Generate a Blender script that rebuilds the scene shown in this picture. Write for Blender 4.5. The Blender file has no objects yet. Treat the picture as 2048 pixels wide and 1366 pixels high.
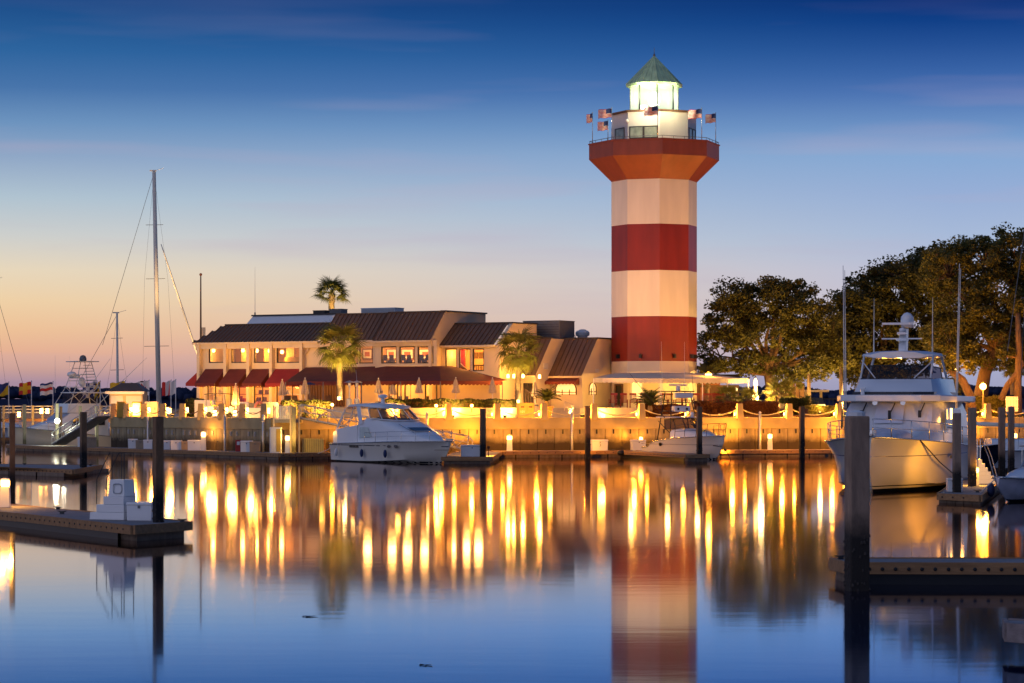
import bpy, math, random
import numpy as np
from mathutils import Vector, Matrix
random.seed(7); rng = np.random.default_rng(7)
SC = bpy.context.scene
COL = SC.collection
# ------------------------------------------------------------------ camera, sky, sun, exposure
F, HX, HY, CH = 5120.0, 1024.0, 808.0, 3.9      # focal length in photo pixels, principal column, horizon row, eye height over water
cam_d = bpy.data.cameras.new('camera'); cam = bpy.data.objects.new('camera', cam_d); COL.objects.link(cam)
cam.location = (0, 0, CH); cam.rotation_euler = (math.radians(90), 0, 0)
cam_d.sensor_width = 36; cam_d.lens = 36 * F / 2048; cam_d.shift_y = (HY - 683) / 2048
cam_d.clip_start = 0.5; cam_d.clip_end = 20000
SC.camera = cam
SC.view_settings.view_transform = 'Standard'; SC.view_settings.look = 'None'
SC.view_settings.exposure = 0; SC.view_settings.gamma = 1
SC.render.engine = 'CYCLES'
cy = SC.cycles
cy.use_denoising = True
try: cy.denoiser = 'OPENIMAGEDENOISE'
except Exception: pass
cy.max_bounces = 8; cy.diffuse_bounces = 3; cy.glossy_bounces = 4; cy.transmission_bounces = 4; cy.transparent_max_bounces = 24
cy.sample_clamp_indirect = 6; cy.caustics_reflective = False; cy.caustics_refractive = False

def lin(r, g, b):
    f = lambda c: (c / 255 / 12.92) if c / 255 <= 0.04045 else ((c / 255 + 0.055) / 1.055) ** 2.4
    return (f(r), f(g), f(b), 1)

world = bpy.data.worlds.new('World'); SC.world = world; world.use_nodes = True
wn = world.node_tree.nodes; wl = world.node_tree.links; wn.clear()
def N(nt, t, **k):
    n = nt.nodes.new(t)
    for a, v in k.items():
        setattr(n, a, v)
    return n
WT = world.node_tree
tc = N(WT, 'ShaderNodeTexCoord'); sep = N(WT, 'ShaderNodeSeparateXYZ'); wl.new(tc.outputs['Generated'], sep.inputs[0])
absz = N(WT, 'ShaderNodeMath', operation='ABSOLUTE'); wl.new(sep.outputs['Z'], absz.inputs[0])
sq = N(WT, 'ShaderNodeMath', operation='POWER'); wl.new(absz.outputs[0], sq.inputs[0]); sq.inputs[1].default_value = 0.5
def ramp(stops):
    r = N(WT, 'ShaderNodeValToRGB'); cr = r.color_ramp; cr.interpolation = 'LINEAR'
    pts = [(math.sqrt(max(0.0, (808 - y) / 5120 / math.sqrt(1 + ((808 - y) / 5120) ** 2))) if y is not None else e, c) for (y, e, c) in stops]
    pts.sort(key=lambda p: p[0])
    while len(cr.elements) < len(pts): cr.elements.new(0.5)
    for el, (p, c) in zip(cr.elements, pts):
        el.position = p; el.color = c
    wl.new(sq.outputs[0], r.inputs[0]); return r
ZEN = (0.05, 0.10, 0.24, 1)
warm = ramp([(808, 0, lin(112,104,142)), (765, 0, lin(166,136,152)), (735, 0, lin(208,162,148)), (705, 0, lin(230,176,146)), (660, 0, lin(238,193,150)),
             (605, 0, lin(239,208,165)), (545, 0, lin(232,215,186)), (475, 0, lin(205,207,204)), (400, 0, lin(176,195,208)), (325, 0, lin(145,168,198)),
             (255, 0, lin(108,147,190)), (185, 0, lin(70,116,170)), (110, 0, lin(42,100,158)), (10, 0, lin(24,76,136)), (None, 0.52, (0.022,0.075,0.235,1)), (None, 1.0, ZEN)])
cool = ramp([(808, 0, lin(140,142,178)), (745, 0, lin(166,168,197)), (670, 0, lin(184,183,205)), (600, 0, lin(191,190,211)), (540, 0, lin(184,189,214)), (480, 0, lin(168,186,216)),
             (390, 0, lin(150,174,214)), (310, 0, lin(132,168,212)), (250, 0, lin(104,142,195)), (195, 0, lin(76,116,180)), (150, 0, lin(54,98,166)), (100, 0, lin(34,80,150)),
             (50, 0, lin(10,62,134)), (5, 0, lin(2,48,118)), (None, 0.52, (0.016,0.06,0.215,1)), (None, 1.0, ZEN)])
# azimuth from the sunset bearing (left of the frame)
SUN_AZ = math.radians(-27)
dotn = N(WT, 'ShaderNodeVectorMath', operation='DOT_PRODUCT'); wl.new(tc.outputs['Generated'], dotn.inputs[0]); dotn.inputs[1].default_value = (math.sin(SUN_AZ), math.cos(SUN_AZ), 0)
mr = N(WT, 'ShaderNodeMapRange'); mr.clamp = True
wl.new(dotn.outputs['Value'], mr.inputs['Value'])
mr.inputs['From Min'].default_value = 0.965; mr.inputs['From Max'].default_value = 0.80; mr.inputs['To Min'].default_value = 0; mr.inputs['To Max'].default_value = 1
mx = N(WT, 'ShaderNodeMix', data_type='RGBA'); wl.new(mr.outputs[0], mx.inputs['Factor']); wl.new(warm.outputs[0], mx.inputs[6]); wl.new(cool.outputs[0], mx.inputs[7])
# faint rosy streaks of high cloud
mp = N(WT, 'ShaderNodeMapping'); wl.new(tc.outputs['Generated'], mp.inputs[0]); mp.inputs['Scale'].default_value = (5.0, 5.0, 55.0); mp.inputs['Rotation'].default_value = (0, math.radians(-4.5), 0)
nz = N(WT, 'ShaderNodeTexNoise'); nz.inputs['Scale'].default_value = 1.25; nz.inputs['Detail'].default_value = 3.0; nz.inputs['Roughness'].default_value = 0.45; wl.new(mp.outputs[0], nz.inputs['Vector'])
cr2 = N(WT, 'ShaderNodeMapRange'); cr2.clamp = True; wl.new(nz.outputs['Fac'], cr2.inputs['Value']); cr2.inputs['From Min'].default_value = 0.54; cr2.inputs['From Max'].default_value = 0.74; cr2.inputs['To Max'].default_value = 0.30
fade = N(WT, 'ShaderNodeMapRange'); fade.clamp = True; wl.new(absz.outputs[0], fade.inputs['Value']); fade.inputs['From Min'].default_value = 0.165; fade.inputs['From Max'].default_value = 0.09
fm = N(WT, 'ShaderNodeMath', operation='MULTIPLY'); wl.new(cr2.outputs[0], fm.inputs[0]); wl.new(fade.outputs[0], fm.inputs[1])
cm = N(WT, 'ShaderNodeMix', data_type='RGBA'); wl.new(fm.outputs[0], cm.inputs['Factor']); wl.new(mx.outputs[2], cm.inputs[6]); cm.inputs[7].default_value = lin(190,168,190)
bg = N(WT, 'ShaderNodeBackground'); wl.new(cm.outputs[2], bg.inputs[0]); bg.inputs[1].default_value = 1.0
# the physical twilight sky underneath, at a very low strength
skyt = N(WT, 'ShaderNodeTexSky'); skyt.sky_type = 'NISHITA'; skyt.sun_disc = False; skyt.sun_elevation = math.radians(-1.5); skyt.sun_rotation = SUN_AZ
bg2 = N(WT, 'ShaderNodeBackground'); wl.new(skyt.outputs[0], bg2.inputs[0]); bg2.inputs[1].default_value = 0.004
ads = N(WT, 'ShaderNodeAddShader'); wl.new(bg.outputs[0], ads.inputs[0]); wl.new(bg2.outputs[0], ads.inputs[1])
wo = N(WT, 'ShaderNodeOutputWorld'); wl.new(ads.outputs[0], wo.inputs[0])
# soft afterglow of the sun that has just set, from the left
sd = bpy.data.lights.new('sun', 'SUN'); sd.energy = 0.62; sd.angle = math.radians(75); sd.color = (0.82, 0.78, 1.0)
sun = bpy.data.objects.new('sun', sd); COL.objects.link(sun)
sun.rotation_euler = Vector((0.72, 0.62, -0.42)).to_track_quat('-Z', 'Y').to_euler()

# ------------------------------------------------------------------ helpers
def W(px, py, d): return Vector(((px - HX) / F * d, d, CH - (py - HY) / F * d))
def X(px, d): return (px - HX) / F * d
def Z(py, d): return CH - (py - HY) / F * d
MW = {}
def thing(name, label, cat, loc=(0, 0, 0), rotz=0.0, group=None):
    o = bpy.data.objects.new(name, None); COL.objects.link(o)
    o.empty_display_size = 0.3
    o.location = loc; o.rotation_euler = (0, 0, rotz)
    o['label'] = label; o['category'] = cat
    if group: o['group'] = group
    MW[o.name] = Matrix.LocRotScale(Vector(loc), Matrix.Rotation(rotz, 3, 'Z').to_quaternion(), None)
    return o
def tag(o, label, cat, group=None):
    o['label'] = label; o['category'] = cat
    if group: o['group'] = group
    return o
def structure(o): o['kind'] = 'structure'; return o
class MB:
    def __init__(s): s.v = []; s.f = []; s.m = []; s.mi = 0
    def add(s, vs, fs):
        b = len(s.v); s.v.extend([tuple(p) for p in vs]); s.f.extend([tuple(i + b for i in f) for f in fs]); s.m.extend([s.mi] * len(fs)); return s
    def hexa(s, p):   # 8 points: bottom ring 0-3, top ring 4-7
        return s.add(p, [(0,3,2,1),(4,5,6,7),(0,1,5,4),(1,2,6,5),(2,3,7,6),(3,0,4,7)])
    def box(s, a, b, M=None):
        (x0,y0,z0),(x1,y1,z1) = a, b
        p = [Vector(q) for q in ((x0,y0,z0),(x1,y0,z0),(x1,y1,z0),(x0,y1,z0),(x0,y0,z1),(x1,y0,z1),(x1,y1,z1),(x0,y1,z1))]
        if M is not None: p = [M @ q for q in p]
        return s.hexa(p)
    def cbox(s, c, sz, M=None, taper=1.0):
        x,y,z = sz[0]/2, sz[1]/2, sz[2]/2; t = taper
        p = [Vector(q) for q in ((-x,-y,-z),(x,-y,-z),(x,y,-z),(-x,y,-z),(-x*t,-y*t,z),(x*t,-y*t,z),(x*t,y*t,z),(-x*t,y*t,z))]
        p = [(M @ q if M is not None else q) + Vector(c) for q in p]
        return s.hexa(p)
    def bar(s, a, b, w, h=None):
        a = Vector(a); b = Vector(b); h = h or w
        d = (b - a).normalized(); up = Vector((0,0,1)) if abs(d.z) < 0.95 else Vector((0,1,0))
        r = d.cross(up).normalized() * w/2; u = r.cross(d).normalized() * h/2
        return s.hexa([a-r-u, a+r-u, b+r-u, b-r-u, a-r+u, a+r+u, b+r+u, b-r+u])
    def tube(s, pts, r, n=8, caps=True):
        pts = [Vector(p) for p in pts]; k = len(pts)
        rr = r if isinstance(r, (list, tuple)) else [r] * k
        b = len(s.v); prev = None
        for i, p in enumerate(pts):
            d = (pts[min(i+1,k-1)] - pts[max(i-1,0)])
            d = d.normalized() if d.length > 1e-9 else Vector((0,0,1))
            if prev is None: ref = Vector((0,0,1)) if abs(d.z) < 0.9 else Vector((1,0,0)); a1 = d.cross(ref).normalized()
            else:
                a1 = prev - d * prev.dot(d); a1 = a1.normalized() if a1.length > 1e-6 else d.orthogonal().normalized()
            prev = a1; a2 = d.cross(a1)
            for j in range(n):
                t = 2*math.pi*j/n; s.v.append(tuple(p + (a1*math.cos(t) + a2*math.sin(t)) * rr[i]))
        for i in range(k-1):
            for j in range(n):
                j2 = (j+1) % n
                s.f.append((b+i*n+j, b+i*n+j2, b+(i+1)*n+j2, b+(i+1)*n+j)); s.m.append(s.mi)
        if caps:
            s.f.append(tuple(b+j for j in reversed(range(n)))); s.m.append(s.mi)
            s.f.append(tuple(b+(k-1)*n+j for j in range(n))); s.m.append(s.mi)
        return s
    def lathe(s, prof, c=(0,0,0), n=16, ph=0.0):
        c = Vector(c); b = len(s.v); k = len(prof)
        for r, z in prof:
            for j in range(n):
                t = 2*math.pi*j/n + ph; s.v.append((c.x + r*math.cos(t), c.y + r*math.sin(t), c.z + z))
        for i in range(k-1):
            for j in range(n):
                j2 = (j+1) % n
                s.f.append((b+i*n+j, b+i*n+j2, b+(i+1)*n+j2, b+(i+1)*n+j)); s.m.append(s.mi)
        s.f.append(tuple(b+j for j in reversed(range(n)))); s.m.append(s.mi)
        s.f.append(tuple(b+(k-1)*n+j for j in range(n))); s.m.append(s.mi)
        return s
    def prism(s, poly, off):   # poly: list of 3D points, off: extrusion vector
        off = Vector(off); n = len(poly); p = [Vector(q) for q in poly]
        return s.add(p + [q + off for q in p], [tuple(reversed(range(n))), tuple(range(n, 2*n))] + [(i, (i+1) % n, n+(i+1) % n, n+i) for i in range(n)])
    def loft(s, secs, close=False, cap0=True, cap1=True):
        n = len(secs[0]); b = len(s.v)
        for sec in secs: s.v.extend([tuple(p) for p in sec])
        for i in range(len(secs)-1):
            for j in range(n if close else n-1):
                j2 = (j+1) % n
                s.f.append((b+i*n+j, b+i*n+j2, b+(i+1)*n+j2, b+(i+1)*n+j)); s.m.append(s.mi)
        if cap0: s.f.append(tuple(b+j for j in reversed(range(n)))); s.m.append(s.mi)
        if cap1: s.f.append(tuple(b+(len(secs)-1)*n+j for j in range(n))); s.m.append(s.mi)
        return s
    def sphere(s, c, r, n=12, m=8, sc=(1,1,1)):
        prof = [(max(1e-3, math.sin(math.pi*i/m)) * r, -math.cos(math.pi*i/m) * r) for i in range(m+1)]
        b = len(s.v); s.lathe(prof, (0,0,0), n)
        for i in range(b, len(s.v)):
            x, y, z = s.v[i]; s.v[i] = (c[0] + x*sc[0], c[1] + y*sc[1], c[2] + z*sc[2])
        return s
    def mesh(s, name, mats, M=None, smooth=False):
        me = bpy.data.meshes.new(name)
        vs = s.v if M is None else [tuple(M @ Vector(p)) for p in s.v]
        me.from_pydata(vs, [], s.f)
        mats = mats if isinstance(mats, (list, tuple)) else [mats]
        for m in mats: me.materials.append(m)
        if len(mats) > 1: me.polygons.foreach_set('material_index', s.m)
        if smooth is True: me.polygons.foreach_set('use_smooth', [True] * len(me.polygons))
        elif smooth:
            me.polygons.foreach_set('use_smooth', [True] * len(me.polygons))
            try: me.set_sharp_from_angle(angle=math.radians(smooth))
            except Exception: pass
        me.update(); return me
    def build(s, name, mats, parent=None, smooth=False, bevel=0, world=False):
        M = None
        if world and parent is not None:
            r = parent; Mi = Matrix.Identity(4)
            while r is not None: Mi = r.matrix_basis.inverted() @ Mi if False else Mi; r = r.parent
            root = parent
            while root.parent is not None: root = root.parent
            M = MW[root.name].inverted()
        me = s.mesh(name, mats, M, smooth)
        o = bpy.data.objects.new(name, me); COL.objects.link(o)
        if parent is not None: o.parent = parent
        if bevel:
            b = o.modifiers.new('edge', 'BEVEL'); b.width = bevel; b.segments = 2; b.limit_method = 'ANGLE'; b.angle_limit = math.radians(40)
        return o
def inst(name, me, parent, loc=(0,0,0), rot=(0,0,0), scale=(1,1,1)):
    o = bpy.data.objects.new(name, me); COL.objects.link(o); o.parent = parent
    o.location = loc; o.rotation_euler = rot; o.scale = scale; return o
def copy_tree(o, loc=None, rotz=None, label=None, parent=None):
    c = o.copy(); COL.objects.link(c); c.parent = parent
    if loc is not None: c.location = loc
    if rotz is not None: c.rotation_euler = (0, 0, rotz)
    if label: c['label'] = label
    if parent is None: MW[c.name] = Matrix.LocRotScale(c.location, c.rotation_euler.to_quaternion(), None)
    for ch in [q for q in bpy.data.objects if q.parent == o]: copy_tree(ch, parent=c)
    return c
def light(parent, loc, power, color=(1, 0.62, 0.25), radius=0.12, spot=None, aim=None, blend=0.6):
    l = bpy.data.lights.new('lamp_light', 'SPOT' if spot else 'POINT'); l.energy = power * 0.82; l.color = (color[0], color[1] * 0.94, color[2] * 0.85); l.shadow_soft_size = max(radius*1.5, 0.16)
    o = bpy.data.objects.new('lamp_light', l); COL.objects.link(o); o.parent = parent; o.location = loc
    if spot:
        l.spot_size = math.radians(spot); l.spot_blend = blend
        o.rotation_euler = Vector(aim).to_track_quat('-Z', 'Y').to_euler()
    return o
class Line:      # a vertical plane standing on the ground line between two (column, distance) points
    def __init__(s, pa, da, pb, db):
        s.a = Vector((X(pa, da), da)); s.b = Vector((X(pb, db), db)); s.u = (s.b - s.a).normalized(); s.n = Vector((s.u.y, -s.u.x))
    def xy(s, px, off=0.0):     # point of the plane shifted by off towards the water, under column px
        k = (px - HX) / F; a = s.a + s.n * off
        t = (k * a.y - a.x) / (s.u.x - k * s.u.y); return a + s.u * t
    def p(s, px, py, off=0.0):
        q = s.xy(px, off); return Vector((q.x, q.y, Z(py, q.y)))
    def q(s, px, z, off=0.0):
        q = s.xy(px, off); return Vector((q.x, q.y, z))
    @property
    def ang(s): return math.atan2(s.u.y, s.u.x)

# ------------------------------------------------------------------ materials
MATS = {}
def mat(name, base, rough=0.6, metal=0.0, nscale=3.0, namt=0.18, bump=0.0, bscale=None, spec=0.4, coat=0.0, stretch=(1,1,1), tint=None, trans=0.0, detail=4.0):
    if name in MATS: return MATS[name]
    m = bpy.data.materials.new(name); m.use_nodes = True; nt = m.node_tree; b = nt.nodes['Principled BSDF']
    b.inputs['Roughness'].default_value = rough; b.inputs['Metallic'].default_value = metal
    b.inputs['Specular IOR Level'].default_value = spec
    if coat: b.inputs['Coat Weight'].default_value = coat; b.inputs['Coat Roughness'].default_value = 0.1
    t = N(nt, 'ShaderNodeTexCoord'); mpn = N(nt, 'ShaderNodeMapping'); nt.links.new(t.outputs['Object'], mpn.inputs[0]); mpn.inputs['Scale'].default_value = stretch
    n = N(nt, 'ShaderNodeTexNoise'); n.inputs['Scale'].default_value = nscale; n.inputs['Detail'].default_value = detail; nt.links.new(mpn.outputs[0], n.inputs['Vector'])
    mixn = N(nt, 'ShaderNodeMix', data_type='RGBA'); nt.links.new(n.outputs['Fac'], mixn.inputs['Factor'])
    c1 = tuple(max(0, c * (1 - namt * 1.6)) for c in base[:3]) + (1,); c2 = tuple(min(1, c * (1 + namt)) for c in base[:3]) + (1,)
    if tint: c1 = tint + (1,) if len(tint) == 3 else tint
    mixn.inputs[6].default_value = c1; mixn.inputs[7].default_value = c2
    nt.links.new(mixn.outputs[2], b.inputs['Base Color'])
    if bump:
        n2 = N(nt, 'ShaderNodeTexNoise'); n2.inputs['Scale'].default_value = bscale or nscale * 6; n2.inputs['Detail'].default_value = 5; nt.links.new(mpn.outputs[0], n2.inputs['Vector'])
        bp = N(nt, 'ShaderNodeBump'); bp.inputs['Strength'].default_value = bump; bp.inputs['Distance'].default_value = 0.03
        nt.links.new(n2.outputs['Fac'], bp.inputs['Height']); nt.links.new(bp.outputs[0], b.inputs['Normal'])
    MATS[name] = m; return m
def emit(name, color, strength):
    if name in MATS: return MATS[name]
    m = bpy.data.materials.new(name); m.use_nodes = True; nt = m.node_tree; b = nt.nodes['Principled BSDF']
    b.inputs['Base Color'].default_value = (0.8, 0.8, 0.8, 1); b.inputs['Emission Color'].default_value = tuple(color) + (1,); b.inputs['Emission Strength'].default_value = strength
    MATS[name] = m; return m
def glassmat(name, tint=(0.9, 0.9, 0.9), refl=0.12, rough=0.02):
    m = bpy.data.materials.new(name); m.use_nodes = True; nt = m.node_tree; nt.nodes.remove(nt.nodes['Principled BSDF'])
    tr = N(nt, 'ShaderNodeBsdfTransparent'); tr.inputs[0].default_value = tuple(tint) + (1,)
    gl = N(nt, 'ShaderNodeBsdfGlossy'); gl.inputs['Roughness'].default_value = rough
    lw = N(nt, 'ShaderNodeLayerWeight'); lw.inputs[0].default_value = 0.5; pw_ = N(nt, 'ShaderNodeMath', operation='POWER'); nt.links.new(lw.outputs['Facing'], pw_.inputs[0]); pw_.inputs[1].default_value = 4.0
    fr = N(nt, 'ShaderNodeMath', operation='MULTIPLY_ADD'); nt.links.new(pw_.outputs[0], fr.inputs[0]); fr.inputs[1].default_value = 0.6; fr.inputs[2].default_value = 0.05
    mxs = N(nt, 'ShaderNodeMixShader'); nt.links.new(fr.outputs[0], mxs.inputs[0]); nt.links.new(tr.outputs[0], mxs.inputs[1]); nt.links.new(gl.outputs[0], mxs.inputs[2])
    nt.links.new(mxs.outputs[0], nt.nodes['Material Output'].inputs[0]); MATS[name] = m; return m
def leafmat(name, base, var=0.5, tr=0.3):
    m = bpy.data.materials.new(name); m.use_nodes = True; nt = m.node_tree; b = nt.nodes['Principled BSDF']
    g = N(nt, 'ShaderNodeNewGeometry'); n = N(nt, 'ShaderNodeTexNoise'); n.inputs['Scale'].default_value = 1.3; n.inputs['Detail'].default_value = 6; nt.links.new(g.outputs['Position'], n.inputs['Vector'])
    mxn = N(nt, 'ShaderNodeMix', data_type='RGBA'); nt.links.new(n.outputs['Fac'], mxn.inputs['Factor'])
    mxn.inputs[6].default_value = tuple(c * (1 - var) for c in base) + (1,); mxn.inputs[7].default_value = tuple(c * (1 + var) for c in base) + (1,)
    nt.links.new(mxn.outputs[2], b.inputs['Base Color']); b.inputs['Roughness'].default_value = 0.55; b.inputs['Specular IOR Level'].default_value = 0.3
    t = N(nt, 'ShaderNodeBsdfTranslucent'); nt.links.new(mxn.outputs[2], t.inputs[0])
    ms = N(nt, 'ShaderNodeMixShader'); ms.inputs[0].default_value = tr; nt.links.new(b.outputs[0], ms.inputs[1]); nt.links.new(t.outputs[0], ms.inputs[2])
    nt.links.new(ms.outputs[0], nt.nodes['Material Output'].inputs[0]); MATS[name] = m; return m
def stained(name, base, dark, z0, z1, rough=0.85, nscale=1.6, bump=0.3):
    """concrete or timber with a tide stain: dark growth below a ragged waterline at heights z0..z1"""
    m = mat(name, base, rough, nscale=nscale, namt=0.42, bump=bump, stretch=(1.6,1.6,0.45), detail=8); nt = m.node_tree; b = nt.nodes['Principled BSDF']
    src = [l for l in nt.links if l.to_socket == b.inputs['Base Color']][0].from_socket
    g = N(nt, 'ShaderNodeNewGeometry'); sx = N(nt, 'ShaderNodeSeparateXYZ'); nt.links.new(g.outputs['Position'], sx.inputs[0])
    n = N(nt, 'ShaderNodeTexNoise'); n.inputs['Scale'].default_value = 1.1; n.inputs['Detail'].default_value = 8; n.inputs['Roughness'].default_value = 0.7; nt.links.new(g.outputs['Position'], n.inputs['Vector'])
    ma = N(nt, 'ShaderNodeMath', operation='MULTIPLY_ADD'); nt.links.new(n.outputs['Fac'], ma.inputs[0]); ma.inputs[1].default_value = (z1 - z0) * 1.6; nt.links.new(sx.outputs['Z'], ma.inputs[2])
    r = N(nt, 'ShaderNodeMapRange'); r.clamp = True; nt.links.new(ma.outputs[0], r.inputs['Value']); r.inputs['From Min'].default_value = z0 + (z1-z0)*0.8; r.inputs['From Max'].default_value = z1 + (z1-z0)*0.8
    mm = N(nt, 'ShaderNodeMix', data_type='RGBA'); nt.links.new(r.outputs[0], mm.inputs['Factor']); mm.inputs[6].default_value = tuple(dark) + (1,); nt.links.new(src, mm.inputs[7])
    nt.links.new(mm.outputs[2], b.inputs['Base Color']); return m

m_stucco = mat('cream_stucco', (0.72, 0.58, 0.38), 0.85, nscale=1.2, namt=0.08, bump=0.12, bscale=25)
m_stucco2 = mat('interior_plaster', (0.70, 0.44, 0.18), 0.9, nscale=1.0, namt=0.12)
m_white = mat('white_paint', (0.78, 0.76, 0.72), 0.5, namt=0.06)
m_roof = mat('bronze_metal_roof', (0.15, 0.088, 0.05), 0.5, metal=0.1, nscale=0.8, namt=0.18)
m_trim = mat('dark_bronze_trim', (0.04, 0.03, 0.025), 0.5)
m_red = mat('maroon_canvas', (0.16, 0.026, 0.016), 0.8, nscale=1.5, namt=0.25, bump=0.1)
m_redlit = mat('lit_red_canvas', (0.32, 0.022, 0.018), 0.75, nscale=1.5, namt=0.2, bump=0.1)  # awning red lightened in the colour, for canvas caught by lamp light
m_cream = mat('cream_canvas', (0.62, 0.55, 0.42), 0.8, nscale=2, namt=0.12, bump=0.1)
m_beige = mat('beige_umbrella_canvas', (0.55, 0.44, 0.31), 0.9, nscale=5, namt=0.2)
m_twhite = mat('tower_white_stucco', (0.76, 0.69, 0.58), 0.45, nscale=1.6, namt=0.10, bump=0.08, bscale=9, stretch=(1,1,0.16), detail=7)
m_tred = mat('tower_red_stucco', (0.22, 0.020, 0.009), 0.42, nscale=1.5, namt=0.24, bump=0.08, bscale=9, stretch=(1,1,0.2), detail=7)
m_tbrown = mat('tower_gallery_stucco', (0.25, 0.058, 0.024), 0.48, nscale=1.4, namt=0.22, bump=0.08, bscale=9, stretch=(1,1,0.3), detail=7)
m_copper = mat('verdigris_copper', (0.50, 0.66, 0.36), 0.5, metal=0.0, nscale=1.1, namt=0.4, stretch=(2,2,0.6))
m_gravel = mat('pale_paving', (0.48, 0.42, 0.33), 0.9, nscale=2, namt=0.2, bump=0.2)
m_mulch = mat('mulch', (0.10, 0.05, 0.03), 0.95, nscale=8, namt=0.4, bump=0.8)
m_conc = mat('concrete', (0.42, 0.37, 0.30), 0.85, nscale=1.5, namt=0.25, bump=0.25)
m_wall = stained('tide_stained_concrete', (0.42, 0.32, 0.17), (0.055, 0.035, 0.018), 1.0, 1.6)
m_pile = stained('pile_concrete', (0.38, 0.245, 0.16), (0.026, 0.019, 0.013), 1.1, 1.6, 0.8, nscale=4, bump=0.4)
m_pilew = stained('pile_timber', (0.26, 0.14, 0.066), (0.012, 0.010, 0.009), 1.2, 1.9, 0.8, nscale=5, bump=0.5)
m_pilel = stained('pile_pale_timber', (0.38, 0.34, 0.22), (0.10, 0.085, 0.05), 0.8, 1.3, 0.8, nscale=5, bump=0.5)
m_deck = mat('weathered_deck', (0.27, 0.25, 0.24), 0.75, nscale=1.5, namt=0.45, bump=0.4, stretch=(1, 6, 1))
m_wale = mat('dock_timber', (0.40, 0.21, 0.09), 0.8, nscale=1.4, namt=0.35, bump=0.4, bscale=9, stretch=(0.6, 6, 6))
m_float = stained('float_concrete', (0.26, 0.18, 0.12), (0.05, 0.035, 0.025), -0.12, 0.08, 0.9, nscale=3, bump=0.3)
m_gel = mat('white_gelcoat', (0.80, 0.79, 0.76), 0.22, namt=0.03, nscale=0.6, coat=0.3)
m_gelw = mat('ivory_gelcoat', (0.72, 0.66, 0.54), 0.25, namt=0.04, nscale=0.6, coat=0.3)
m_navy = mat('navy_stripe', (0.006, 0.009, 0.02), 0.25)
m_black = mat('black_plastic', (0.012, 0.012, 0.013), 0.45)
m_dark = mat('dark_glass', (0.012, 0.014, 0.018), 0.06, spec=0.7, namt=0.0)
m_steel = mat('polished_rail', (0.62, 0.60, 0.56), 0.25, metal=0.9, namt=0.05)
m_alu = mat('aluminium', (0.62, 0.60, 0.55), 0.4, metal=0.5, namt=0.1)
m_mast = mat('painted_mast', (0.80, 0.72, 0.56), 0.4, namt=0.06)
m_bark = mat('oak_bark', (0.16, 0.095, 0.05), 0.95, nscale=2.5, namt=0.45, bump=0.8, stretch=(3,3,1))
m_palmb = mat('palm_bark', (0.20, 0.145, 0.09), 0.95, nscale=6, namt=0.4, bump=0.8, stretch=(1,1,3))
m_wood = mat('brown_timber', (0.17, 0.085, 0.04), 0.7, nscale=2, namt=0.35, stretch=(6,6,1))
m_rock = mat('red_painted_wood', (0.30, 0.035, 0.018), 0.5, namt=0.2)
m_rope = mat('hemp_chain', (0.55, 0.46, 0.28), 0.9, nscale=20, namt=0.3)
m_greyb = mat('grey_metal_housing', (0.16, 0.165, 0.165), 0.5, metal=0.4, namt=0.15)
m_tin = mat('galvanised_tin', (0.36, 0.40, 0.44), 0.4, metal=0.6, namt=0.15)
m_blue = mat('blue_canvas', (0.02, 0.035, 0.11), 0.75, namt=0.2)
m_lawn = mat('ground_cover_soil', (0.06, 0.07, 0.02), 0.95, nscale=5, namt=0.4, bump=0.5)
m_terra = mat('terracotta', (0.46, 0.16, 0.06), 0.8, namt=0.2)
m_red2 = mat('red_enamel', (0.40, 0.02, 0.015), 0.4, namt=0.1)
m_yel = mat('yellow_canvas', (0.55, 0.36, 0.06), 0.7, namt=0.15)
m_glass = glassmat('window_glass', (0.94, 0.92, 0.88))
m_smoke = glassmat('smoked_glass', (0.22, 0.20, 0.2))
m_clear = glassmat('clear_vinyl', (0.80, 0.78, 0.74))
m_oak = leafmat('oak_leaf', (0.095, 0.092, 0.018), 0.55)
m_oak2 = leafmat('oak_leaf_dark', (0.078, 0.072, 0.015), 0.55)
m_palm = leafmat('palm_leaf', (0.15, 0.15, 0.030), 0.4, 0.4)
m_sago = leafmat('sago_leaf', (0.035, 0.050, 0.018), 0.4)
m_hedge = leafmat('hedge_leaf', (0.045, 0.055, 0.016), 0.5)
m_croton = leafmat('russet_shrub_leaf', (0.13, 0.048, 0.016), 0.6)
m_grassy = leafmat('yellow_grass_leaf', (0.20, 0.17, 0.03), 0.4)
m_far = mat('far_forest', (0.022, 0.032, 0.075), 1.0, nscale=0.02, namt=0.3)  # bluish cast of distance haze put into the forest colour
e_warm = emit('lit_warm_lamp', (1.0, 0.48, 0.10), 11)
e_warm2 = emit('lit_soft_lamp', (1.0, 0.50, 0.11), 8)
e_white = emit('lit_white_lamp', (0.92, 1.0, 0.82), 18)
e_pane = emit('lit_shop_window', (1.0, 0.55, 0.16), 1.1)
e_lantern = emit('lit_lantern', (0.95, 1.0, 0.80), 4)
AMB = (1.0, 0.405, 0.03); AMB2 = (1.0, 0.47, 0.08); COOL = (0.90, 1.0, 0.80)
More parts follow.
